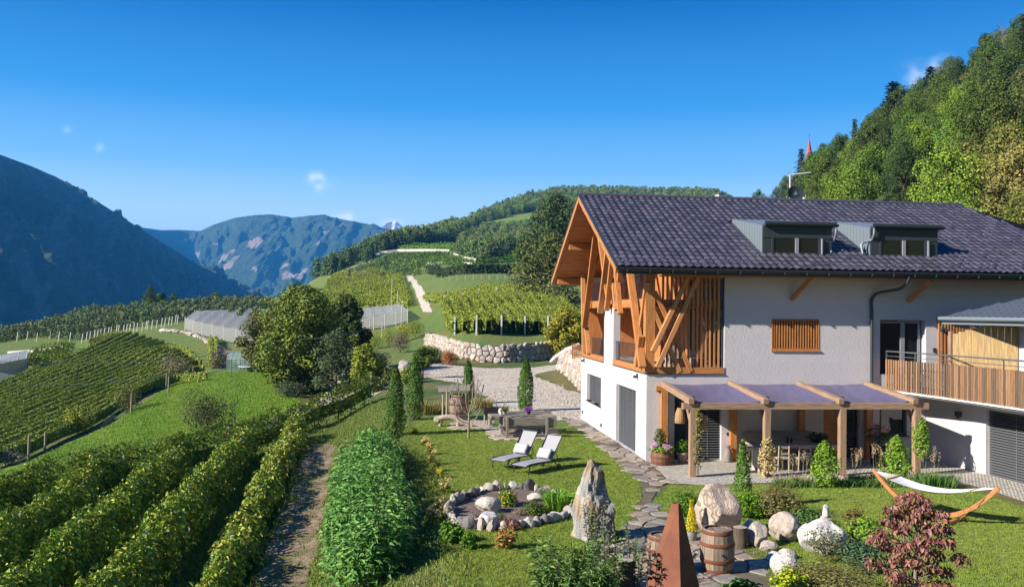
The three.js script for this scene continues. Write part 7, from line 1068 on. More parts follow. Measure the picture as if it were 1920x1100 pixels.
// bed along the terrace
const colCol = [[0.10, 0.19, 0.015], [0.15, 0.25, 0.02], [0.06, 0.12, 0.012], [0.18, 0.26, 0.03]];
column('shrub', 'cone shaped green shrub before the terrace, left of the third pergola post', 'shrub', pl(1546, 913), 0.86, 1.32, colCol, 1701, { leaves: 2000, leaf: 0.085, pow: 2.6, rag: 0.5 });
column('shrub', 'cone shaped green shrub before the terrace behind the hammock', 'shrub', pl(1681, 905), 0.82, 1.4, colCol, 1702, { leaves: 2000, leaf: 0.085, pow: 2.6, rag: 0.5 });
column('climber', 'green climbing plant winding up the right pergola post', 'climber', toW(8.36, 0.55, 3.12), 0.55, 1.3, colCol, 1703, { leaves: 1100, leaf: 0.085, pow: 4 });
column('climber', 'thin yellowing climber on the left pergola post', 'climber', toW(0.84, 0.2, 3.14), 0.34, 1.95, [[0.16, 0.16, 0.03], [0.22, 0.18, 0.05], [0.10, 0.13, 0.02]], 1704, { leaves: 260, leaf: 0.08, pow: 5 });
column('climber', 'dry straw coloured climber on the second pergola post', 'climber', toW(3.1, 0.0, 3.2), 0.7, 1.25, [[0.34, 0.27, 0.13], [0.28, 0.24, 0.08], [0.40, 0.33, 0.18]], 1705, { leaves: 520, leaf: 0.09, pow: 2 });
grassClump('tuft of long dark grass leaves at the foot of the right pergola post', pl(1750, 912), 420, 0.62, 0.9, [[0.06, 0.13, 0.03], [0.09, 0.17, 0.04]], { sx: 1.4, spikes: 9, sh: 1.2 });
grassClump('feathery grass between the third and fourth pergola posts', pl(1640, 905), 160, 0.4, 0.6, [[0.08, 0.14, 0.035], [0.16, 0.17, 0.06]], { sx: 1.6, spikes: 12, sh: 1.15 });
grassClump('feathery grass right of the third pergola post', pl(1603, 905), 160, 0.38, 0.4, [[0.08, 0.14, 0.035], [0.16, 0.17, 0.06]], { sx: 1.2, spikes: 10, sh: 1.05 });
grassClump('straw coloured feathery grass right of the second pergola post', pl(1492, 910), 150, 0.45, 0.7, [[0.16, 0.16, 0.06], [0.22, 0.19, 0.09]], { sx: 1.5, spikes: 13, sh: 1.0 });
for (let i = 0; i < 6; i++) grassClump(['low grass tuft at the lawn edge under the second pergola bay', 'low grass tuft left of the first cone shrub', 'low grass tuft right of the first cone shrub', 'low grass tuft under the third pergola post', 'low grass tuft left of the second cone shrub', 'low grass tuft right of the second cone shrub'][i], pl([1480, 1515, 1580, 1612, 1650, 1705][i], 912), 220, 0.34, 0.55, [[0.06, 0.13, 0.03], [0.10, 0.18, 0.04], [0.04, 0.09, 0.02]], { sx: 1.5, arch: 1.1 });
// things on the terrace
{
  R = rng(1801); const half = thing('barrel_planter', 'half barrel planter with pink flowers at the corner of the farmhouse', 'planter', pl(1241, 871)); barrel(half, 0.38, 0.50, { head: false, seed: 5, hoops: [0.16, 0.55, 0.9], mats: [std({ map: staveTex, color: rgb(0.8, 0.62, 0.45), roughness: 0.8 }), std({ map: staveTex, color: rgb(0.65, 0.48, 0.34), roughness: 0.8 })] }); mesh('soil', new THREE.CylinderGeometry(0.3, 0.3, 0.03, 20).translate(0, 0.44, 0), std({ color: rgb(0.08, 0.06, 0.045), roughness: 1 }), half);
  const pq = thing('flowering_plant', 'green plant with pink blossoms growing in the half barrel', 'plant', half.position.clone().setY(0.44)); { const L = new Leaves(); lobe(L, 0, 0.12, 0, 0.40, 0.16, 0.40, 620, 0.08, [[0.10, 0.19, 0.02], [0.15, 0.24, 0.03]]); lobe(L, -0.06, 0.46, -0.05, 0.17, 0.34, 0.17, 420, 0.08, GREEN.forest); mesh('foliage', L.geo(), leafMat, pq); for (const [x, y, z] of [[-0.28, 0.26, 0.1], [-0.2, 0.3, 0.18], [0.12, 0.2, 0.34], [0.2, 0.22, 0.3], [0.06, 0.26, 0.3], [-0.32, 0.2, 0.2]]) { const S = new Leaves(); lobe(S, x, y, z, 0.07, 0.06, 0.07, 60, 0.05, [[0.42, 0.22, 0.42], [0.5, 0.32, 0.48]]); mesh('blossom', S.geo(), leafMat, pq); } }
  const tp = thing('terracotta_pot', 'terracotta pot with a small green plant beside the half barrel', 'plant pot', toW(1.18, 0.02, 0.45)); mesh('pot', new THREE.LatheGeometry([[0, 0], [0.13, 0], [0.19, 0.3], [0.2, 0.3], [0.2, 0.36], [0.17, 0.36], [0.15, 0.3], [0, 0.28]].map((q) => new THREE.Vector2(...q)), 20), std({ color: rgb(0.40, 0.27, 0.21), roughness: 0.9 }), tp); { const L = new Leaves(); lobe(L, 0, 0.55, 0, 0.2, 0.24, 0.2, 300, 0.08, GREEN.fresh); mesh('foliage', L.geo(), leafMat, tp); }
  const ch = thing('milk_churn', 'grey metal milk churn against the wall by the second wall post', 'milk churn', toW(2.83, 0.02, 0.4)); mesh('body', new THREE.LatheGeometry([[0, 0], [0.13, 0], [0.14, 0.04], [0.14, 0.38], [0.09, 0.47], [0.09, 0.53], [0.11, 0.55], [0.11, 0.58], [0, 0.6]].map((q) => new THREE.Vector2(...q)), 20), stoneM(0.36, 0.33, 0.31), ch);
  // table, chairs, bench, bottles and glasses
  const T = thing('terrace_table', 'long pale grey wooden table under the pergola', 'table', toW(4.75, 0.02, 1.35), YAW); mesh('tabletop', plank(2.9, 0.9, 0.08, 31, 0.06).rotateX(-Math.PI / 2).translate(0, 0.74, 0), M.bleached, T); for (const x of [-1.15, 1.15]) mesh('leg', join([box(0.14, 0.7, 0.14, x, 0.35, -0.3, 1), box(0.14, 0.7, 0.14, x, 0.35, 0.3, 1), box(0.1, 0.1, 0.5, x, 0.12, 0, 2)]), M.bleached, T);
  const st = thing('stone_table', 'stone slab table on a pale trunk at the left end of the terrace table', 'side table', toW(3.35, 0.02, 1.9), YAW); mesh('slab', plank(0.95, 0.6, 0.09, 37, 0.2).rotateX(-Math.PI / 2).translate(0, 0.74, 0), M.bleached, st); mesh('trunk', rod(V(0, 0, 0), V(0, 0.68, 0), 0.24, 0.2, 12), M.bleached, st);
  const chair = (label, x, z, turn) => { const c = thing('garden_chair', label, 'chair', toW(x, 0.02, z), YAW + turn, 'chairs at the terrace table'); mesh('seat', plank(0.46, 0.42, 0.04, 41 + x, 0.06).rotateX(-Math.PI / 2).translate(0, 0.44, 0), M.bleached, c); for (const s of [-1, 1]) { mesh('leg', rod(V(s * 0.19, 0, -0.17), V(s * 0.17, 0.43, -0.15), 0.025), M.bleached, c); mesh('leg', rod(V(s * 0.2, 0, 0.2), V(s * 0.18, 0.86, 0.24), 0.026), M.bleached, c); } for (const y of [0.6, 0.8]) mesh('back_rail', box(0.4, 0.07, 0.025, 0, y, 0.225, 0), M.bleached, c); };
  chair('bleached wooden chair at the left of the terrace table', 4.0, 2.15, 0.1); chair('bleached wooden chair at the middle of the terrace table', 4.75, 2.2, -0.12); chair('bleached wooden chair at the right of the terrace table', 5.5, 2.1, 0.2);
  const wb = thing('wall_bench', 'low dark bench along the white wall behind the terrace table', 'bench', toW(4.7, 0.02, 0.42), YAW); mesh('seat', box(2.7, 0.06, 0.4, 0, 0.45, 0, 0), M.old, wb); for (const x of [-1.2, 1.2]) mesh('leg', box(0.08, 0.42, 0.36, x, 0.21, 0, 1), M.old, wb); mesh('backrest', plank(2.6, 0.34, 0.04, 47, 0.3).translate(0, 0.86, -0.12), M.grey, wb);
  const tt = (x, z) => toW(x, 0.80, z);
  const bottle = (l, x, z) => { const b = thing('wine_bottle', l, 'bottle', tt(x, z)); mesh('glass', new THREE.LatheGeometry([[0, 0], [0.037, 0], [0.038, 0.19], [0.014, 0.25], [0.014, 0.31], [0, 0.31]].map((q) => new THREE.Vector2(...q)), 14), new THREE.MeshPhysicalMaterial({ color: rgb(0.01, 0.015, 0.01), roughness: 0.08 }), b); }; bottle('left of two dark wine bottles on the terrace table', 4.62, 1.3); bottle('right of two dark wine bottles on the terrace table', 4.74, 1.34);
  const gl = (l, x, z) => { const b = thing('wine_glass', l, 'wine glass', tt(x, z)); mesh('bowl', new THREE.LatheGeometry([[0.035, 0.004], [0.035, 0], [0.004, 0.006], [0.004, 0.09], [0.03, 0.12], [0.037, 0.16], [0.03, 0.21]].map((q) => new THREE.Vector2(...q)), 14), new THREE.MeshPhysicalMaterial({ color: rgb(1, 1, 1), roughness: 0.03, transmission: 1, thickness: 0, side: THREE.DoubleSide }), b); }; gl('left wine glass on the terrace table beside the bottles', 4.34, 1.25); gl('right wine glass on the terrace table beside the bottles', 4.46, 1.3);
  const pp = thing('potted_plant', 'low dark potted plant at the right end of the terrace table', 'potted plant', tt(5.75, 1.2)); mesh('bowl', new THREE.CylinderGeometry(0.2, 0.14, 0.12, 16).translate(0, 0.06, 0), M.black, pp); { const L = new Leaves(); lobe(L, 0, 0.2, 0, 0.36, 0.14, 0.2, 320, 0.09, GREEN.dark); mesh('foliage', L.geo(), leafMat, pp); }
  const ol = thing('oleander', 'pink flowering oleander in a dark pot under the right pergola bay', 'potted plant', toW(8.05, 0.02, 1.05)); mesh('pot', new THREE.CylinderGeometry(0.3, 0.24, 0.62, 20).translate(0, 0.31, 0), M.black, ol); { const L = new Leaves(); lobe(L, 0, 1.0, 0, 0.42, 0.36, 0.4, 700, 0.1, GREEN.dark, { w: 0.3 }); mesh('foliage', L.geo(), leafMat, ol); const S = new Leaves(); for (let i = 0; i < 15; i++) { const a = R() * 6.28; lobe(S, Math.cos(a) * rr(0.15, 0.42), rr(0.95, 1.36), Math.sin(a) * 0.36, 0.07, 0.06, 0.07, 36, 0.05, [[0.45, 0.20, 0.26], [0.55, 0.30, 0.34]]); } mesh('flowers', S.geo(), leafMat, ol); }
  const basket = (l, x, y, z) => { const b = thing('wicker_lantern', l, 'lantern', toW(x, y, z)); const weave = M.weave ??= std({ map: tex(128, (u, v) => { const k = 0.55 + 0.45 * Math.abs(Math.sin(u * 40)) * Math.abs(Math.sin(v * 50 + (Math.floor(u * 13) % 2) * 1.57)); return [0.52 * k, 0.31 * k, 0.15 * k]; }), roughness: 0.9 }), w = new THREE.LatheGeometry([[0.10, 0], [0.165, 0], [0.17, 0.12], [0.15, 0.32], [0.10, 0.46], [0.085, 0.5], [0.07, 0.5]].map((q) => new THREE.Vector2(...q)), 22); mesh('shade', w, weave, b); for (let k = 0; k < 7; k++) mesh('cane_ring', new THREE.TorusGeometry([0.167, 0.17, 0.166, 0.158, 0.14, 0.12, 0.095][k], 0.008, 5, 24).rotateX(Math.PI / 2).translate(0, 0.02 + k * 0.075, 0), weave, b); mesh('cord', rod(V(0, 0.5, 0), V(0, 0.72, 0), 0.008), M.black, b); }; basket('wicker lantern hanging right of the first pergola post', 1.12, 1.45, 2.75); basket('wicker lantern hanging behind the first pergola post', 0.52, 1.62, 2.25);
  const sh = thing('slatted_gate', 'small upright wooden slat gate at the far corner of the farmhouse', 'gate', atDepth(1074, 672, 58), YAW); for (let i = 0; i < 6; i++) mesh('slat', box(0.1, rr(0.85, 1), 0.03, i * 0.14, 0.5, 0, 1), M.larch, sh); mesh('rail', join([box(0.8, 0.06, 0.03, 0.35, 0.25, -0.03, 0), box(0.8, 0.06, 0.03, 0.35, 0.75, -0.03, 0)]), M.larch, sh);
}
// tufts of grass: on the mown lawn short, on the rough banks long
{
  R = rng(1901); const tuft = (n, h, cols) => { const L = new Leaves(); for (let i = 0; i < n; i++) { const a = R() * 6.28, r = 0.06 * Math.sqrt(R()) * h / 0.06; L.blade(Math.cos(a) * r, -0.005, Math.sin(a) * r, rr(-0.4, 0.4) * h, h * rr(0.6, 1.1), rr(-0.4, 0.4) * h, h * 0.07, vary(pick(cols), 0.3, 0.2), 0.4); } return L.geo(); };
  const add = (label, geo, n, f) => { const l = [], m4 = new THREE.Matrix4(); let k = 0; while (l.length < n && k++ < n * 12) { const q = f(); if (!q) continue; const s = rr(0.7, 1.3); m4.makeRotationY(R() * 6.28).scale(V(s, s * rr(0.7, 1.2), s)).setPosition(q); l.push(m4.clone()); } const im = new THREE.InstancedMesh(geo, leafMat, l.length); l.forEach((m, i) => im.setMatrixAt(i, m)); im.name = numbered('grass'); scene.add(im); stuff(im, label, 'grass'); };
  const polyOf = (a) => a.map(([x, y]) => { const q = ground(x, y); return [q.x, q.z]; }), lawnA = polyOf([[842, 1105], [826, 1000], [806, 950], [786, 890], [765, 835], [755, 802], [850, 774], [905, 790], [915, 826], [1050, 826], [1060, 800], [1110, 828], [1200, 905], [1203, 935], [1188, 950], [1176, 985], [1156, 1015], [1100, 1045], [1000, 1105]]), lawnB = polyOf([[1256, 911], [1420, 909], [1600, 907], [1770, 910], [1850, 929], [1960, 966], [1960, 1105], [1450, 1105], [1400, 1035], [1310, 996], [1250, 962], [1226, 944]]), bed = polyOf([[843, 977], [855, 944], [905, 924], [985, 919], [1060, 940], [1080, 955], [1045, 976], [985, 990], [905, 994]]);
  const inPoly = (poly) => { let x0 = 1e9, x1 = -1e9, z0 = 1e9, z1 = -1e9; for (const [x, z] of poly) { x0 = Math.min(x0, x); x1 = Math.max(x1, x); z0 = Math.min(z0, z); z1 = Math.max(z1, z); } return () => { const z = -Math.exp(rr(Math.log(-z1), Math.log(-z0))), x = rr(x0, x1); return inside(poly, x, z) && !inside(bed, x, z) ? onLand(x, z, 0.005) : null; }; };
  const mown = tuft(12, 0.055, [[0.12, 0.19, 0.022], [0.17, 0.22, 0.035], [0.22, 0.23, 0.06]]);
  add('short mown grass of the left lawn', mown, 30000, inPoly(lawnA)); add('short mown grass of the right lawn', mown, 18000, inPoly(lawnB));
  { const l = [[], [], []], g = [1, 2, 3].map((k) => rock(0.06, k + 300, 1.2, 0.7, 1, 0.5, 0.5)), m4 = new THREE.Matrix4(), xs = DRIVE.map((q) => q[0]), zs = DRIVE.map((q) => q[1]), x0 = Math.min(...xs), x1 = Math.max(...xs), z0 = Math.min(...zs), z1 = Math.max(...zs); for (let i = 0; i < 16000; i++) { const z = -Math.exp(rr(Math.log(-z1), Math.log(-z0))), x = rr(x0, x1); if (!inside(DRIVE, x, z) || fbm(x * 0.3, z * 0.3, 3) < 0.40) continue; const s = rr(0.3, 1.15) * rr(0.6, 1.2); m4.makeRotationY(R() * 6).scale(V(s, s, s)).setPosition(x, H(x, z) + 0.02, z); l[i % 3].push(m4.clone()); } l.forEach((q, k) => { const im = new THREE.InstancedMesh(g[k], wallMats[[2, 1, 3][k]], q.length); q.forEach((m, i) => im.setMatrixAt(i, m)); im.name = numbered('gravel'); scene.add(im); stuff(im, 'loose pale stones scattered on the gravel drive', 'gravel'); }); }
  add('rough grass on the bank below the lawn', tuft(14, 0.11, [[0.13, 0.19, 0.03], [0.19, 0.20, 0.05], [0.09, 0.17, 0.02], [0.21, 0.20, 0.07]]), 22000, () => { const d = 12 + 44 * Math.pow(R(), 1.3), s = rr(-2.9, 2.4), x = s - 0.174 * d; const on = s > -2.45 && s < -1.1 && d < 44 || s > 1.0 && R() < 0.75; return on && R() < 0.9 ? null : onLand(x, -d); });
  add('dark grass between the vine rows', tuft(12, 0.2, [[0.08, 0.16, 0.02], [0.12, 0.20, 0.03], [0.15, 0.18, 0.04]]), 20000, () => { const d = 14 + 40 * Math.pow(R(), 1.2), s = rr(-17, -3), x = s - 0.174 * d; return onLand(x, -d); });
  add('tufts of meadow grass', tuft(12, 0.16, [[0.10, 0.20, 0.015], [0.15, 0.25, 0.025]]), 14000, inPoly(polyOf([[405, 700], [525, 695], [560, 705], [560, 760], [450, 808], [240, 862], [0, 920], [0, 890], [150, 824], [240, 778], [335, 716]])));
}
// ---------------------------------------------------------------- middle distance: nets, greenhouse, trampoline, posts, wires, farms, spire
R = rng(2001);
const netM = new THREE.MeshPhysicalMaterial({ color: rgb(0.60, 0.60, 0.61), roughness: 0.55, specularIntensity: 0.15, transmission: 0.7, side: THREE.DoubleSide }), netPole = std({ color: rgb(0.5, 0.5, 0.5) });
function netCanopy(name, label, pxs, h, ridges) { // pxs: front-left, front-right, back-right, back-left on the ground
  const c = pxs.map(([x, y]) => ground(x, y)), t = thing(name, label, 'net cover', c[0].clone()), o = c[0], NU = ridges * 6, NV = 12, p = [], ix = [], at = (u, v) => c[0].clone().lerp(c[1], u).lerp(c[3].clone().lerp(c[2], u), v);
  for (let j = 0; j <= NV; j++) for (let i = 0; i <= NU; i++) { const q = at(i / NU, j / NV), s = Math.abs(((i / NU * ridges) % 1) * 2 - 1); p.push(q.x - o.x, H(q.x, q.z) + h + 0.10 * (s - 0.5) + 0.05 * Math.sin(j * 2.1) - o.y, q.z - o.z); }
  for (let j = 0; j < NV; j++) for (let i = 0; i < NU; i++) { const a = j * (NU + 1) + i; ix.push(a, a + 1, a + NU + 1, a + 1, a + NU + 2, a + NU + 1); }
  const g = new THREE.BufferGeometry(); g.setAttribute('position', new THREE.Float32BufferAttribute(p, 3)); g.setIndex(ix); g.computeVertexNormals(); mesh('net', g, netM, t);
  const sp = []; const wall = (a, b) => { const n = 16; for (let i = 0; i < n; i++) { const q = at(...a.map((v, k) => lerp(v, b[k], i / n))), r = at(...a.map((v, k) => lerp(v, b[k], (i + 1) / n))); const y0 = H(q.x, q.z), y1 = H(r.x, r.z); sp.push(q.x - o.x, y0 + 0.4 - o.y, q.z - o.z, r.x - o.x, y1 + 0.4 - o.y, r.z - o.z, r.x - o.x, y1 + h + 0.1 - o.y, r.z - o.z, q.x - o.x, y0 + 0.4 - o.y, q.z - o.z, r.x - o.x, y1 + h + 0.1 - o.y, r.z - o.z, q.x - o.x, y0 + h + 0.1 - o.y, q.z - o.z); } };
  wall([0, 0], [1, 0]); wall([0, 0], [0, 1]); const sg = new THREE.BufferGeometry(); sg.setAttribute('position', new THREE.Float32BufferAttribute(sp, 3)); sg.computeVertexNormals(); mesh('side_net', sg, netM, t);
  for (let i = 0; i <= ridges; i++) for (let j = 0; j <= 2; j++) { const q = at(i / ridges, j / 2), y = H(q.x, q.z); mesh('pole', rod(V(q.x - o.x, y - o.y, q.z - o.z), V(q.x - o.x, y + h + 0.5 - o.y, q.z - o.z), 0.09, 0.07, 5), netPole, t); }
  return t;
}
netCanopy('net_cover', 'large white hail net canopy over fruit trees left of the large tree', [[346, 620], [500, 664], [505, 598], [378, 598]], 2.6, 7);
netCanopy('net_cover', 'white hail net canopy showing right of the large tree', [[680, 622], [764, 606], [748, 590], [672, 596]], 2.4, 4);
{ // net tent at the left edge
  const c = [[-40, 722], [48, 702], [52, 690], [-30, 704]].map(([x, y]) => ground(x, y)), t = thing('net_tent', 'net covered frame tent cut by the left edge', 'net tent', c[0].clone()), o = c[0], rel = (v, h) => V(v.x - o.x, v.y - o.y + h, v.z - o.z), q = (...v) => { const g = new THREE.BufferGeometry(), p = []; for (let i = 1; i < v.length - 1; i++) for (const w of [v[0], v[i], v[i + 1]]) p.push(w.x, w.y, w.z); g.setAttribute('position', new THREE.Float32BufferAttribute(p, 3)); g.computeVertexNormals(); return boxUV(g); }, h = 2.4, m1 = rel(c[0].clone().lerp(c[3], 0.5), 3.2), m2 = rel(c[1].clone().lerp(c[2], 0.5), 3.2);
  mesh('net', join([q(rel(c[0], h), rel(c[1], h), m2, m1), q(rel(c[3], h), rel(c[2], h), m2, m1), q(rel(c[0], 0.1), rel(c[1], 0.1), rel(c[1], h), rel(c[0], h)), q(rel(c[1], 0.1), rel(c[2], 0.1), rel(c[2], h), m2, rel(c[1], h))]), new THREE.MeshPhysicalMaterial({ color: rgb(0.32, 0.34, 0.36), roughness: 0.8, transmission: 0.3, side: THREE.DoubleSide }), t);
  for (let i = 0; i <= 5; i++) { const a = c[0].clone().lerp(c[1], i / 5); mesh('frame_bar', [rod(rel(a, 0), rel(a, h), 0.05, 0.05, 5), rod(rel(a, h), m1.clone().lerp(m2, i / 5), 0.05, 0.05, 5)], netPole, t); } mesh('ridge_bar', rod(m1, m2, 0.05, 0.05, 5), netPole, t);
}
{ // greenhouse and plastic tunnel
  const a = ground(424, 697), b = ground(474, 696), t = thing('greenhouse', 'small glass greenhouse at the top of the green meadow', 'greenhouse', a, facing(a, b)), L = a.distanceTo(b), D = 2.6, h = 1.35, hr = 2.25, gl = new THREE.MeshPhysicalMaterial({ color: rgb(0.62, 0.75, 0.72), roughness: 0.08, transmission: 0.75, thickness: 0, side: THREE.DoubleSide }), fr = std({ color: rgb(0.20, 0.27, 0.25), roughness: 0.5 }), n = 6;
  for (let i = 0; i < n; i++) { const x0 = L * i / n + 0.03, x1 = L * (i + 1) / n - 0.03; mesh('pane', box2([x0, 0.1, -0.005], [x1, h, 0.005]), gl, t); mesh('roof_pane', along(box(x1 - x0, Math.hypot(D / 2, hr - h), 0.01, 0, Math.hypot(D / 2, hr - h) / 2, 0), V((x0 + x1) / 2, h, 0), V((x0 + x1) / 2, hr, -D / 2)), gl, t); }
  for (let i = 0; i <= n; i++) { const x = L * i / n; mesh('frame_bar', [rod(V(x, 0, 0), V(x, h, 0), 0.03, 0.03, 4), rod(V(x, h, 0), V(x, hr, -D / 2), 0.03, 0.03, 4), rod(V(x, hr, -D / 2), V(x, h, -D), 0.03, 0.03, 4), rod(V(x, 0, -D), V(x, h, -D), 0.03, 0.03, 4)], fr, t); } mesh('eave_bar', [rod(V(0, h, 0), V(L, h, 0), 0.04), rod(V(0, hr, -D / 2), V(L, hr, -D / 2), 0.04), rod(V(0, 0.08, 0), V(L, 0.08, 0), 0.05)], fr, t); mesh('end_wall', box2([L - 0.01, 0, -D], [L + 0.01, h, 0]), gl, t);
  { const Lf = new Leaves(); R = rng(5); for (let i = 0; i < 500; i++) Lf.add(rr(0.2, L - 0.2), rr(0.1, 1), rr(-2.3, -0.3), rr(-1, 1), 1, rr(-1, 1), 0.2, 0.1, vary(GREEN.fresh[0])); const c = mesh('crop', Lf.geo(), farLeaf); c.name = 'greenhouse_crop'; c.position.copy(a); c.rotation.y = t.rotation.y; stuff(c, 'green crop growing inside the glass greenhouse', 'crop'); }
  const p = ground(492, 694), tn = thing('plastic_tunnel', 'pale plastic tunnel right of the greenhouse, half behind the large tree', 'tunnel', p, 0.1); mesh('cover', new THREE.CylinderGeometry(1.5, 1.5, 5, 14, 1, true, -Math.PI / 2, Math.PI).rotateX(-Math.PI / 2).rotateY(Math.PI / 2).translate(2.2, 0.6, -1.5), netM, tn); mesh('hoop', [0, 2.2, 4.6].map((x) => new THREE.TorusGeometry(1.5, 0.04, 5, 14, Math.PI).rotateY(Math.PI / 2).translate(x - 0.2, 0.6, -1.5)), netPole, tn);
  const tr = thing('trampoline', 'round garden trampoline on the meadow before the greenhouse', 'trampoline', ground(470, 697)); mesh('mat', new THREE.CylinderGeometry(1.15, 1.15, 0.02, 28).translate(0, 0.62, 0), std({ color: rgb(0.16, 0.24, 0.36), roughness: 0.7 }), tr); mesh('rim_pad', new THREE.TorusGeometry(1.28, 0.13, 6, 32).rotateX(Math.PI / 2).scale(1, 0.4, 1).translate(0, 0.62, 0), std({ color: rgb(0.55, 0.65, 0.75), roughness: 0.7 }), tr); for (let i = 0; i < 4; i++) { const a2 = i * 1.571 + 0.5; mesh('leg', rod(V(Math.cos(a2) * 1.25, 0, Math.sin(a2) * 1.25), V(Math.cos(a2) * 1.25, 0.6, Math.sin(a2) * 1.25), 0.03), M.steel, tr); }
}
// posts along the meadow edge, utility poles and wires
[[52, 865, 1.55, 'thick bare post at the lower left end of the meadow'], [83, 848, 1.35, 'second bare post along the left edge of the meadow'], [122, 816, 1.2, 'pale post in the vines at the left edge of the meadow'], [245, 776, 1.7, 'dark topped post by the grey shrub at the meadow edge'], [361, 711, 1.4, 'post by the upper corner of the meadow'], [315, 738, 1.6, 'post in front of the pinkish bare shrub'], [311, 728, 1.5, 'thicker post behind the pinkish bare shrub'], [8, 872, 0.8, 'short post at the left edge below the vines']].forEach(([x, y, h, l]) => { const t = thing('meadow_post', l, 'post', ground(x, y)); mesh('shaft', rod(V(0, -0.1, 0), V(0.02, h, 0), 0.075, 0.07, 7), woodPost, t); });
{
  const poles = [[733, 580, 200, 8.2, 'slightly bent pale pole left of the hill road'], [744, 590, 190, 5.4, 'shorter pole beside the bent pale pole'], [752, 612, 150, 5.0, 'thin dark pole below the hill road'], [475, 690, 100, 4.4, 'pale wire pole above the greenhouse'], [692, 640, 96, 3.4, 'short pale pole right of the large tree'], [715, 632, 110, 2.6, 'small pale pole in the bushes below the right net']].map(([x, y, d, h, l]) => { const p = ground(x, y), t = thing('wire_pole', l, 'pole', p); mesh('shaft', rod(V(0, -0.2, 0), V(0.15, h, 0), 0.11, 0.07, 7), netPole, t); mesh('cap', new THREE.CylinderGeometry(0.09, 0.09, 0.12, 7).translate(0.15, h, 0), M.steel, t); return p.clone().add(V(0.15, h, 0)); });
  const wire = (l, pts, sag) => { const c = []; for (let i = 0; i < pts.length - 1; i++) for (let k = 0; k < 12; k++) { const q = pts[i].clone().lerp(pts[i + 1], k / 12); q.y -= sag * Math.sin(Math.PI * k / 12); c.push(q); } c.push(pts[pts.length - 1]); tag(mesh('wire', tube(c, 0.022, c.length * 2, 4), std({ color: rgb(0.35, 0.36, 0.37), roughness: 0.5, metalness: 0.4 })), l, 'wire'); };
  wire('upper wire crossing the left vineyard to the pole by the greenhouse', [atDepth(-30, 676, 80), atDepth(475, 655, 100), atDepth(560, 628, 95)], 0.8); wire('lower wire crossing the left vineyard in front of the curved rows', [atDepth(-30, 715, 72), atDepth(330, 700, 84), atDepth(475, 672, 96), atDepth(692, 612, 96)], 0.6); wire('wire running past the large tree to the poles by the hill road', [atDepth(560, 636, 66), atDepth(700, 612, 80), atDepth(780, 595, 120)], 0.3);
}
// shrubs of the middle distance
bush('shrub', 'bare pinkish pruned shrub at the upper left of the meadow', 'shrub', ground(326, 712), 4.6, 3.4, [[0.26, 0.18, 0.15], [0.20, 0.15, 0.11], [0.17, 0.17, 0.07]], 2101, { leaves: 1500, leaf: 0.13, mat: farLeaf, stems: 9 });
bush('shrub', 'brown twiggy shrub between the last vine rows and the greenhouse', 'shrub', ground(413, 692), 3.2, 3.6, [[0.13, 0.10, 0.08], [0.10, 0.09, 0.05]], 2102, { leaves: 1200, leaf: 0.16, mat: farLeaf });
bush('shrub', 'grey green round shrub on the meadow edge among the vines', 'shrub', ground(236, 775), 2.6, 3.0, GREEN.olive, 2103, { leaves: 1500, leaf: 0.12, mat: farLeaf });
bush('shrub', 'yellow leaved tall bush standing in the lower edge of the left vineyard', 'shrub', ground(145, 812), 2.6, 2.6, GREEN.gold.concat(GREEN.vine), 2104, { leaves: 1500, leaf: 0.14, mat: farLeaf });
bush('shrub', 'big dark almost black bush behind the cross row of vines', 'shrub', onLand(atDepth(385, 800, 56).x, -56), 3.9, 3.1, [[0.035, 0.045, 0.02], [0.05, 0.06, 0.03], [0.075, 0.07, 0.03]], 2105, { leaves: 3200, leaf: 0.11 });
bush('shrub', 'pale dead shrub at the left edge below the posts', 'shrub', ground(18, 872), 1.9, 1.1, [[0.22, 0.17, 0.15], [0.28, 0.22, 0.18]], 2106, { leaves: 500, leaf: 0.1, mat: farLeaf });
bush('shrub', 'rust brown dead bush at the end of the retaining wall', 'shrub', ground(841, 684), 1.75, 1.75, [[0.26, 0.10, 0.045], [0.34, 0.15, 0.075], [0.18, 0.07, 0.03]], 2107, { leaves: 1700, leaf: 0.11, mat: farLeaf });
bush('shrub', 'green mound left of the rust brown bush', 'shrub', ground(808, 678), 2.6, 1.9, GREEN.forest, 2108, { leaves: 2000, leaf: 0.11, mat: farLeaf });
[[664, 700, 3.0, 2.4, GREEN.fresh, 'fresh green bush right of the grey road'], [708, 690, 2.4, 2.2, [[0.16, 0.10, 0.07], [0.12, 0.10, 0.05]], 'brownish bush left of the two upright stones'], [750, 662, 2.8, 3.0, [[0.18, 0.12, 0.10], [0.13, 0.11, 0.06]], 'reddish twig bush behind the two upright stones'], [700, 655, 3.0, 2.8, GREEN.lime, 'yellow green bush row beside the grey road, nearest the large tree'], [728, 648, 3.0, 3.2, GREEN.lime, 'second yellow green bush up the slope beside the grey road'], [756, 640, 3.0, 3.4, GREEN.gold.concat(GREEN.lime), 'third yellowish bush up the slope beside the grey road'], [778, 632, 3.0, 3.2, GREEN.vine, 'dark green bush topmost on the slope beside the grey road'], [735, 722, 2.2, 1.7, GREEN.tree, 'green bush left of the first thuja'], [700, 735, 2.0, 1.5, GREEN.tree, 'green bush beside the end of the cross row'], [765, 720, 1.6, 1.5, GREEN.vine, 'leafy bush between the two left thujas'], [545, 745, 2.8, 1.8, GREEN.grey.map((c) => c.map((v) => v * 0.6)), 'grey willow like bush at the foot of the meadow by the road']].forEach(([x, y, w, h, c, l], i) => bush('shrub', l, 'shrub', ground(x, y), w, h, c, 2200 + i, { leaves: 1700, leaf: 0.13, mat: farLeaf }));
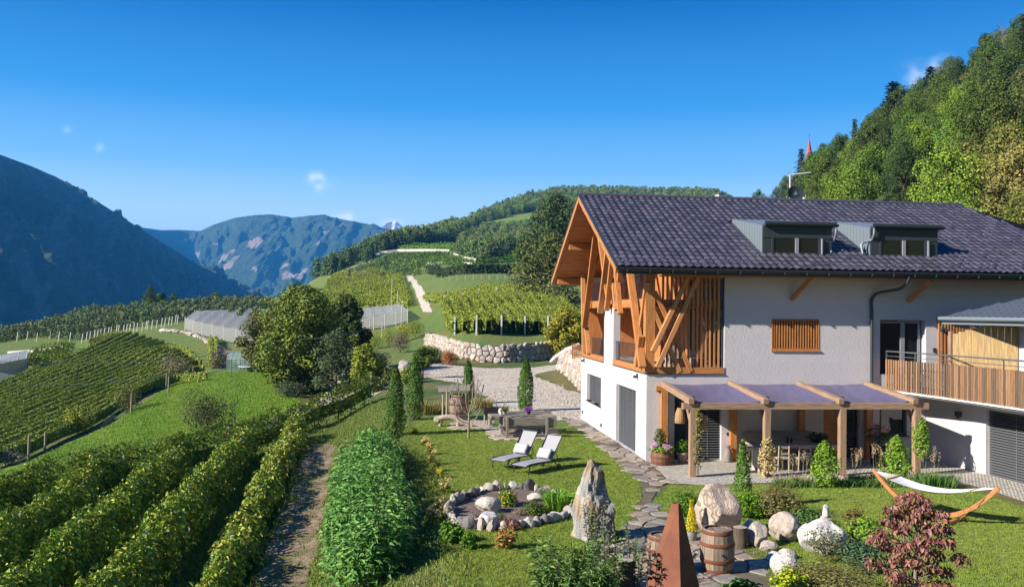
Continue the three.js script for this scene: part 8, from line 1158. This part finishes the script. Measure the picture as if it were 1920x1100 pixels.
grassClump('tall dry grass behind the barrel fountain', place(800, 776), 700, 0.95, 0.9, [[0.26, 0.21, 0.09], [0.20, 0.18, 0.07], [0.14, 0.15, 0.04]], { sx: 1.8 }); grassClump('dry grass clump right of the barrel fountain', place(905, 765), 400, 0.8, 0.7, [[0.28, 0.22, 0.10], [0.2, 0.18, 0.07]], { sx: 1.3 });
// pale walls and strips of bare rock on the far hill, each following the land
const strip2 = (name, l, pxs, h, mat) => { const p = pxs.map(([x, y]) => ground(x, y)), t = thing(name, l, 'wall', p[0].clone()); for (let i = 0; i < p.length - 1; i++) { const g = new THREE.BufferGeometry(), a = p[i].clone().sub(p[0]), b = p[i + 1].clone().sub(p[0]), u = V(0, h, -h * 0.5); g.setAttribute('position', new THREE.Float32BufferAttribute([a, b, b.clone().add(u), a, b.clone().add(u), a.clone().add(u)].flatMap((v) => [v.x, v.y, v.z]), 3)); g.computeVertexNormals(); mesh('wall_section', boxUV(g), mat, t); } };
const chalk = stoneM(0.78, 0.74, 0.68), rub = stoneM(0.6, 0.55, 0.5);
strip2('terrace_wall', 'long white terrace wall across the distant hill vineyard', [[704, 478], [725, 474], [745, 471.5], [800, 471], [842, 472]], 1.5, chalk); strip2('terrace_wall', 'pale rocky bank at the right end of the white terrace wall', [[828, 476], [850, 480], [870, 488], [892, 492]], 2, rub); strip2('terrace_wall', 'white strip of track along the foot of the hill field', [[798, 497], [830, 495], [862, 494], [885, 498]], 1.2, chalk); strip2('terrace_wall', 'pale wall on the high field above the wood', [[940, 424], [970, 420], [1005, 412]], 2, rub); { R = rng(2301); const pts = [[306, 621], [325, 622], [345, 624], [370, 632], [396, 645], [416, 660], [430, 673], [455, 684]].map(([x, y]) => ground(x, y)), c = new THREE.CatmullRomCurve3(pts), t = thing('stone_bank', 'broken line of pale stones at the top of the curved vine rows', 'stone bank', pts[0].clone()); for (let i = 0; i < 40; i++) { const q = c.getPoint(i / 40), m = mesh('stone', rock(rr(0.5, 0.95), i + 200, 1.5, 0.6, 1, 1, 0.5), pick(wallMats), t); m.position.set(q.x - pts[0].x, H(q.x, q.z) + 0.15 - pts[0].y, q.z - pts[0].z); m.rotation.y = R() * 6; } }
strip2('terrace_wall', 'white gravel track below the orchard at the far left', [[12, 663], [60, 660], [118, 654]], 0.5, chalk); strip2('terrace_wall', 'pale stones along the lower meadow edge', [[190, 800], [205, 792], [214, 786]], 0.4, rub);
// farmhouses far up the hill and the church spire
const cottage = (l, px, py, d, w, h, roofC) => { const p = atDepth(px, py, d), t = thing('hill_house', l, 'house', V(p.x, p.y, -d), 0.3), wm = std({ color: rgb(0.5, 0.47, 0.43) }); const s = new THREE.Shape(); s.moveTo(-w / 2, -3); s.lineTo(w / 2, -3); s.lineTo(w / 2, h); s.lineTo(0, h * 1.55); s.lineTo(-w / 2, h); s.closePath(); mesh('wall', new THREE.ExtrudeGeometry(s, { depth: w * 1.2, bevelEnabled: false }), wm, t); for (const sd of [-1, 1]) mesh('roof', along(box(w * 1.4, w * 0.66, 0.4, 0, w * 0.33, 0), V(sd * w * 0.6, h * 0.92, w * 0.6), V(0, h * 1.6, w * 0.6)).rotateY(0), std({ color: rgb(...roofC) }), t); for (const x of [-0.25, 0.2]) mesh('window', box(w * 0.12, h * 0.22, 0.2, x * w, h * 0.5, w * 1.2 + 0.05), M.dark, t); };
cottage('small pale farmhouse on the skyline right of the gable', 1346, 369, 820, 6, 2.2, [0.2, 0.12, 0.09]); cottage('tiny whitish farm building in the ridge wood above the roof', 1228, 373, 900, 9, 2.6, [0.3, 0.26, 0.24]); cottage('second tiny building in the ridge wood above the roof', 1196, 374, 900, 8, 2.4, [0.3, 0.26, 0.24]); cottage('small building among the trees near the gable peak', 1103, 372, 900, 6, 3, [0.5, 0.48, 0.46]);
{ const d = 360, p = atDepth(1518, 292, d), t = thing('church_spire', 'slender red church spire rising over the steep wood', 'spire', V(p.x, p.y, -d)); mesh('spire', new THREE.ConeGeometry(1.5, 8.4, 8).translate(0, 3.4, 0), std({ color: rgb(0.45, 0.07, 0.06), roughness: 0.6 }), t); mesh('tower', box(3, 14, 3, 0, -7.8, 0), M.white, t); mesh('cross', join([rod(V(0, 7.4, 0), V(0, 9, 0), 0.07), rod(V(-0.4, 8.5, 0), V(0.4, 8.5, 0), 0.07)]), M.anth, t); }
renderer.render(scene, camera);
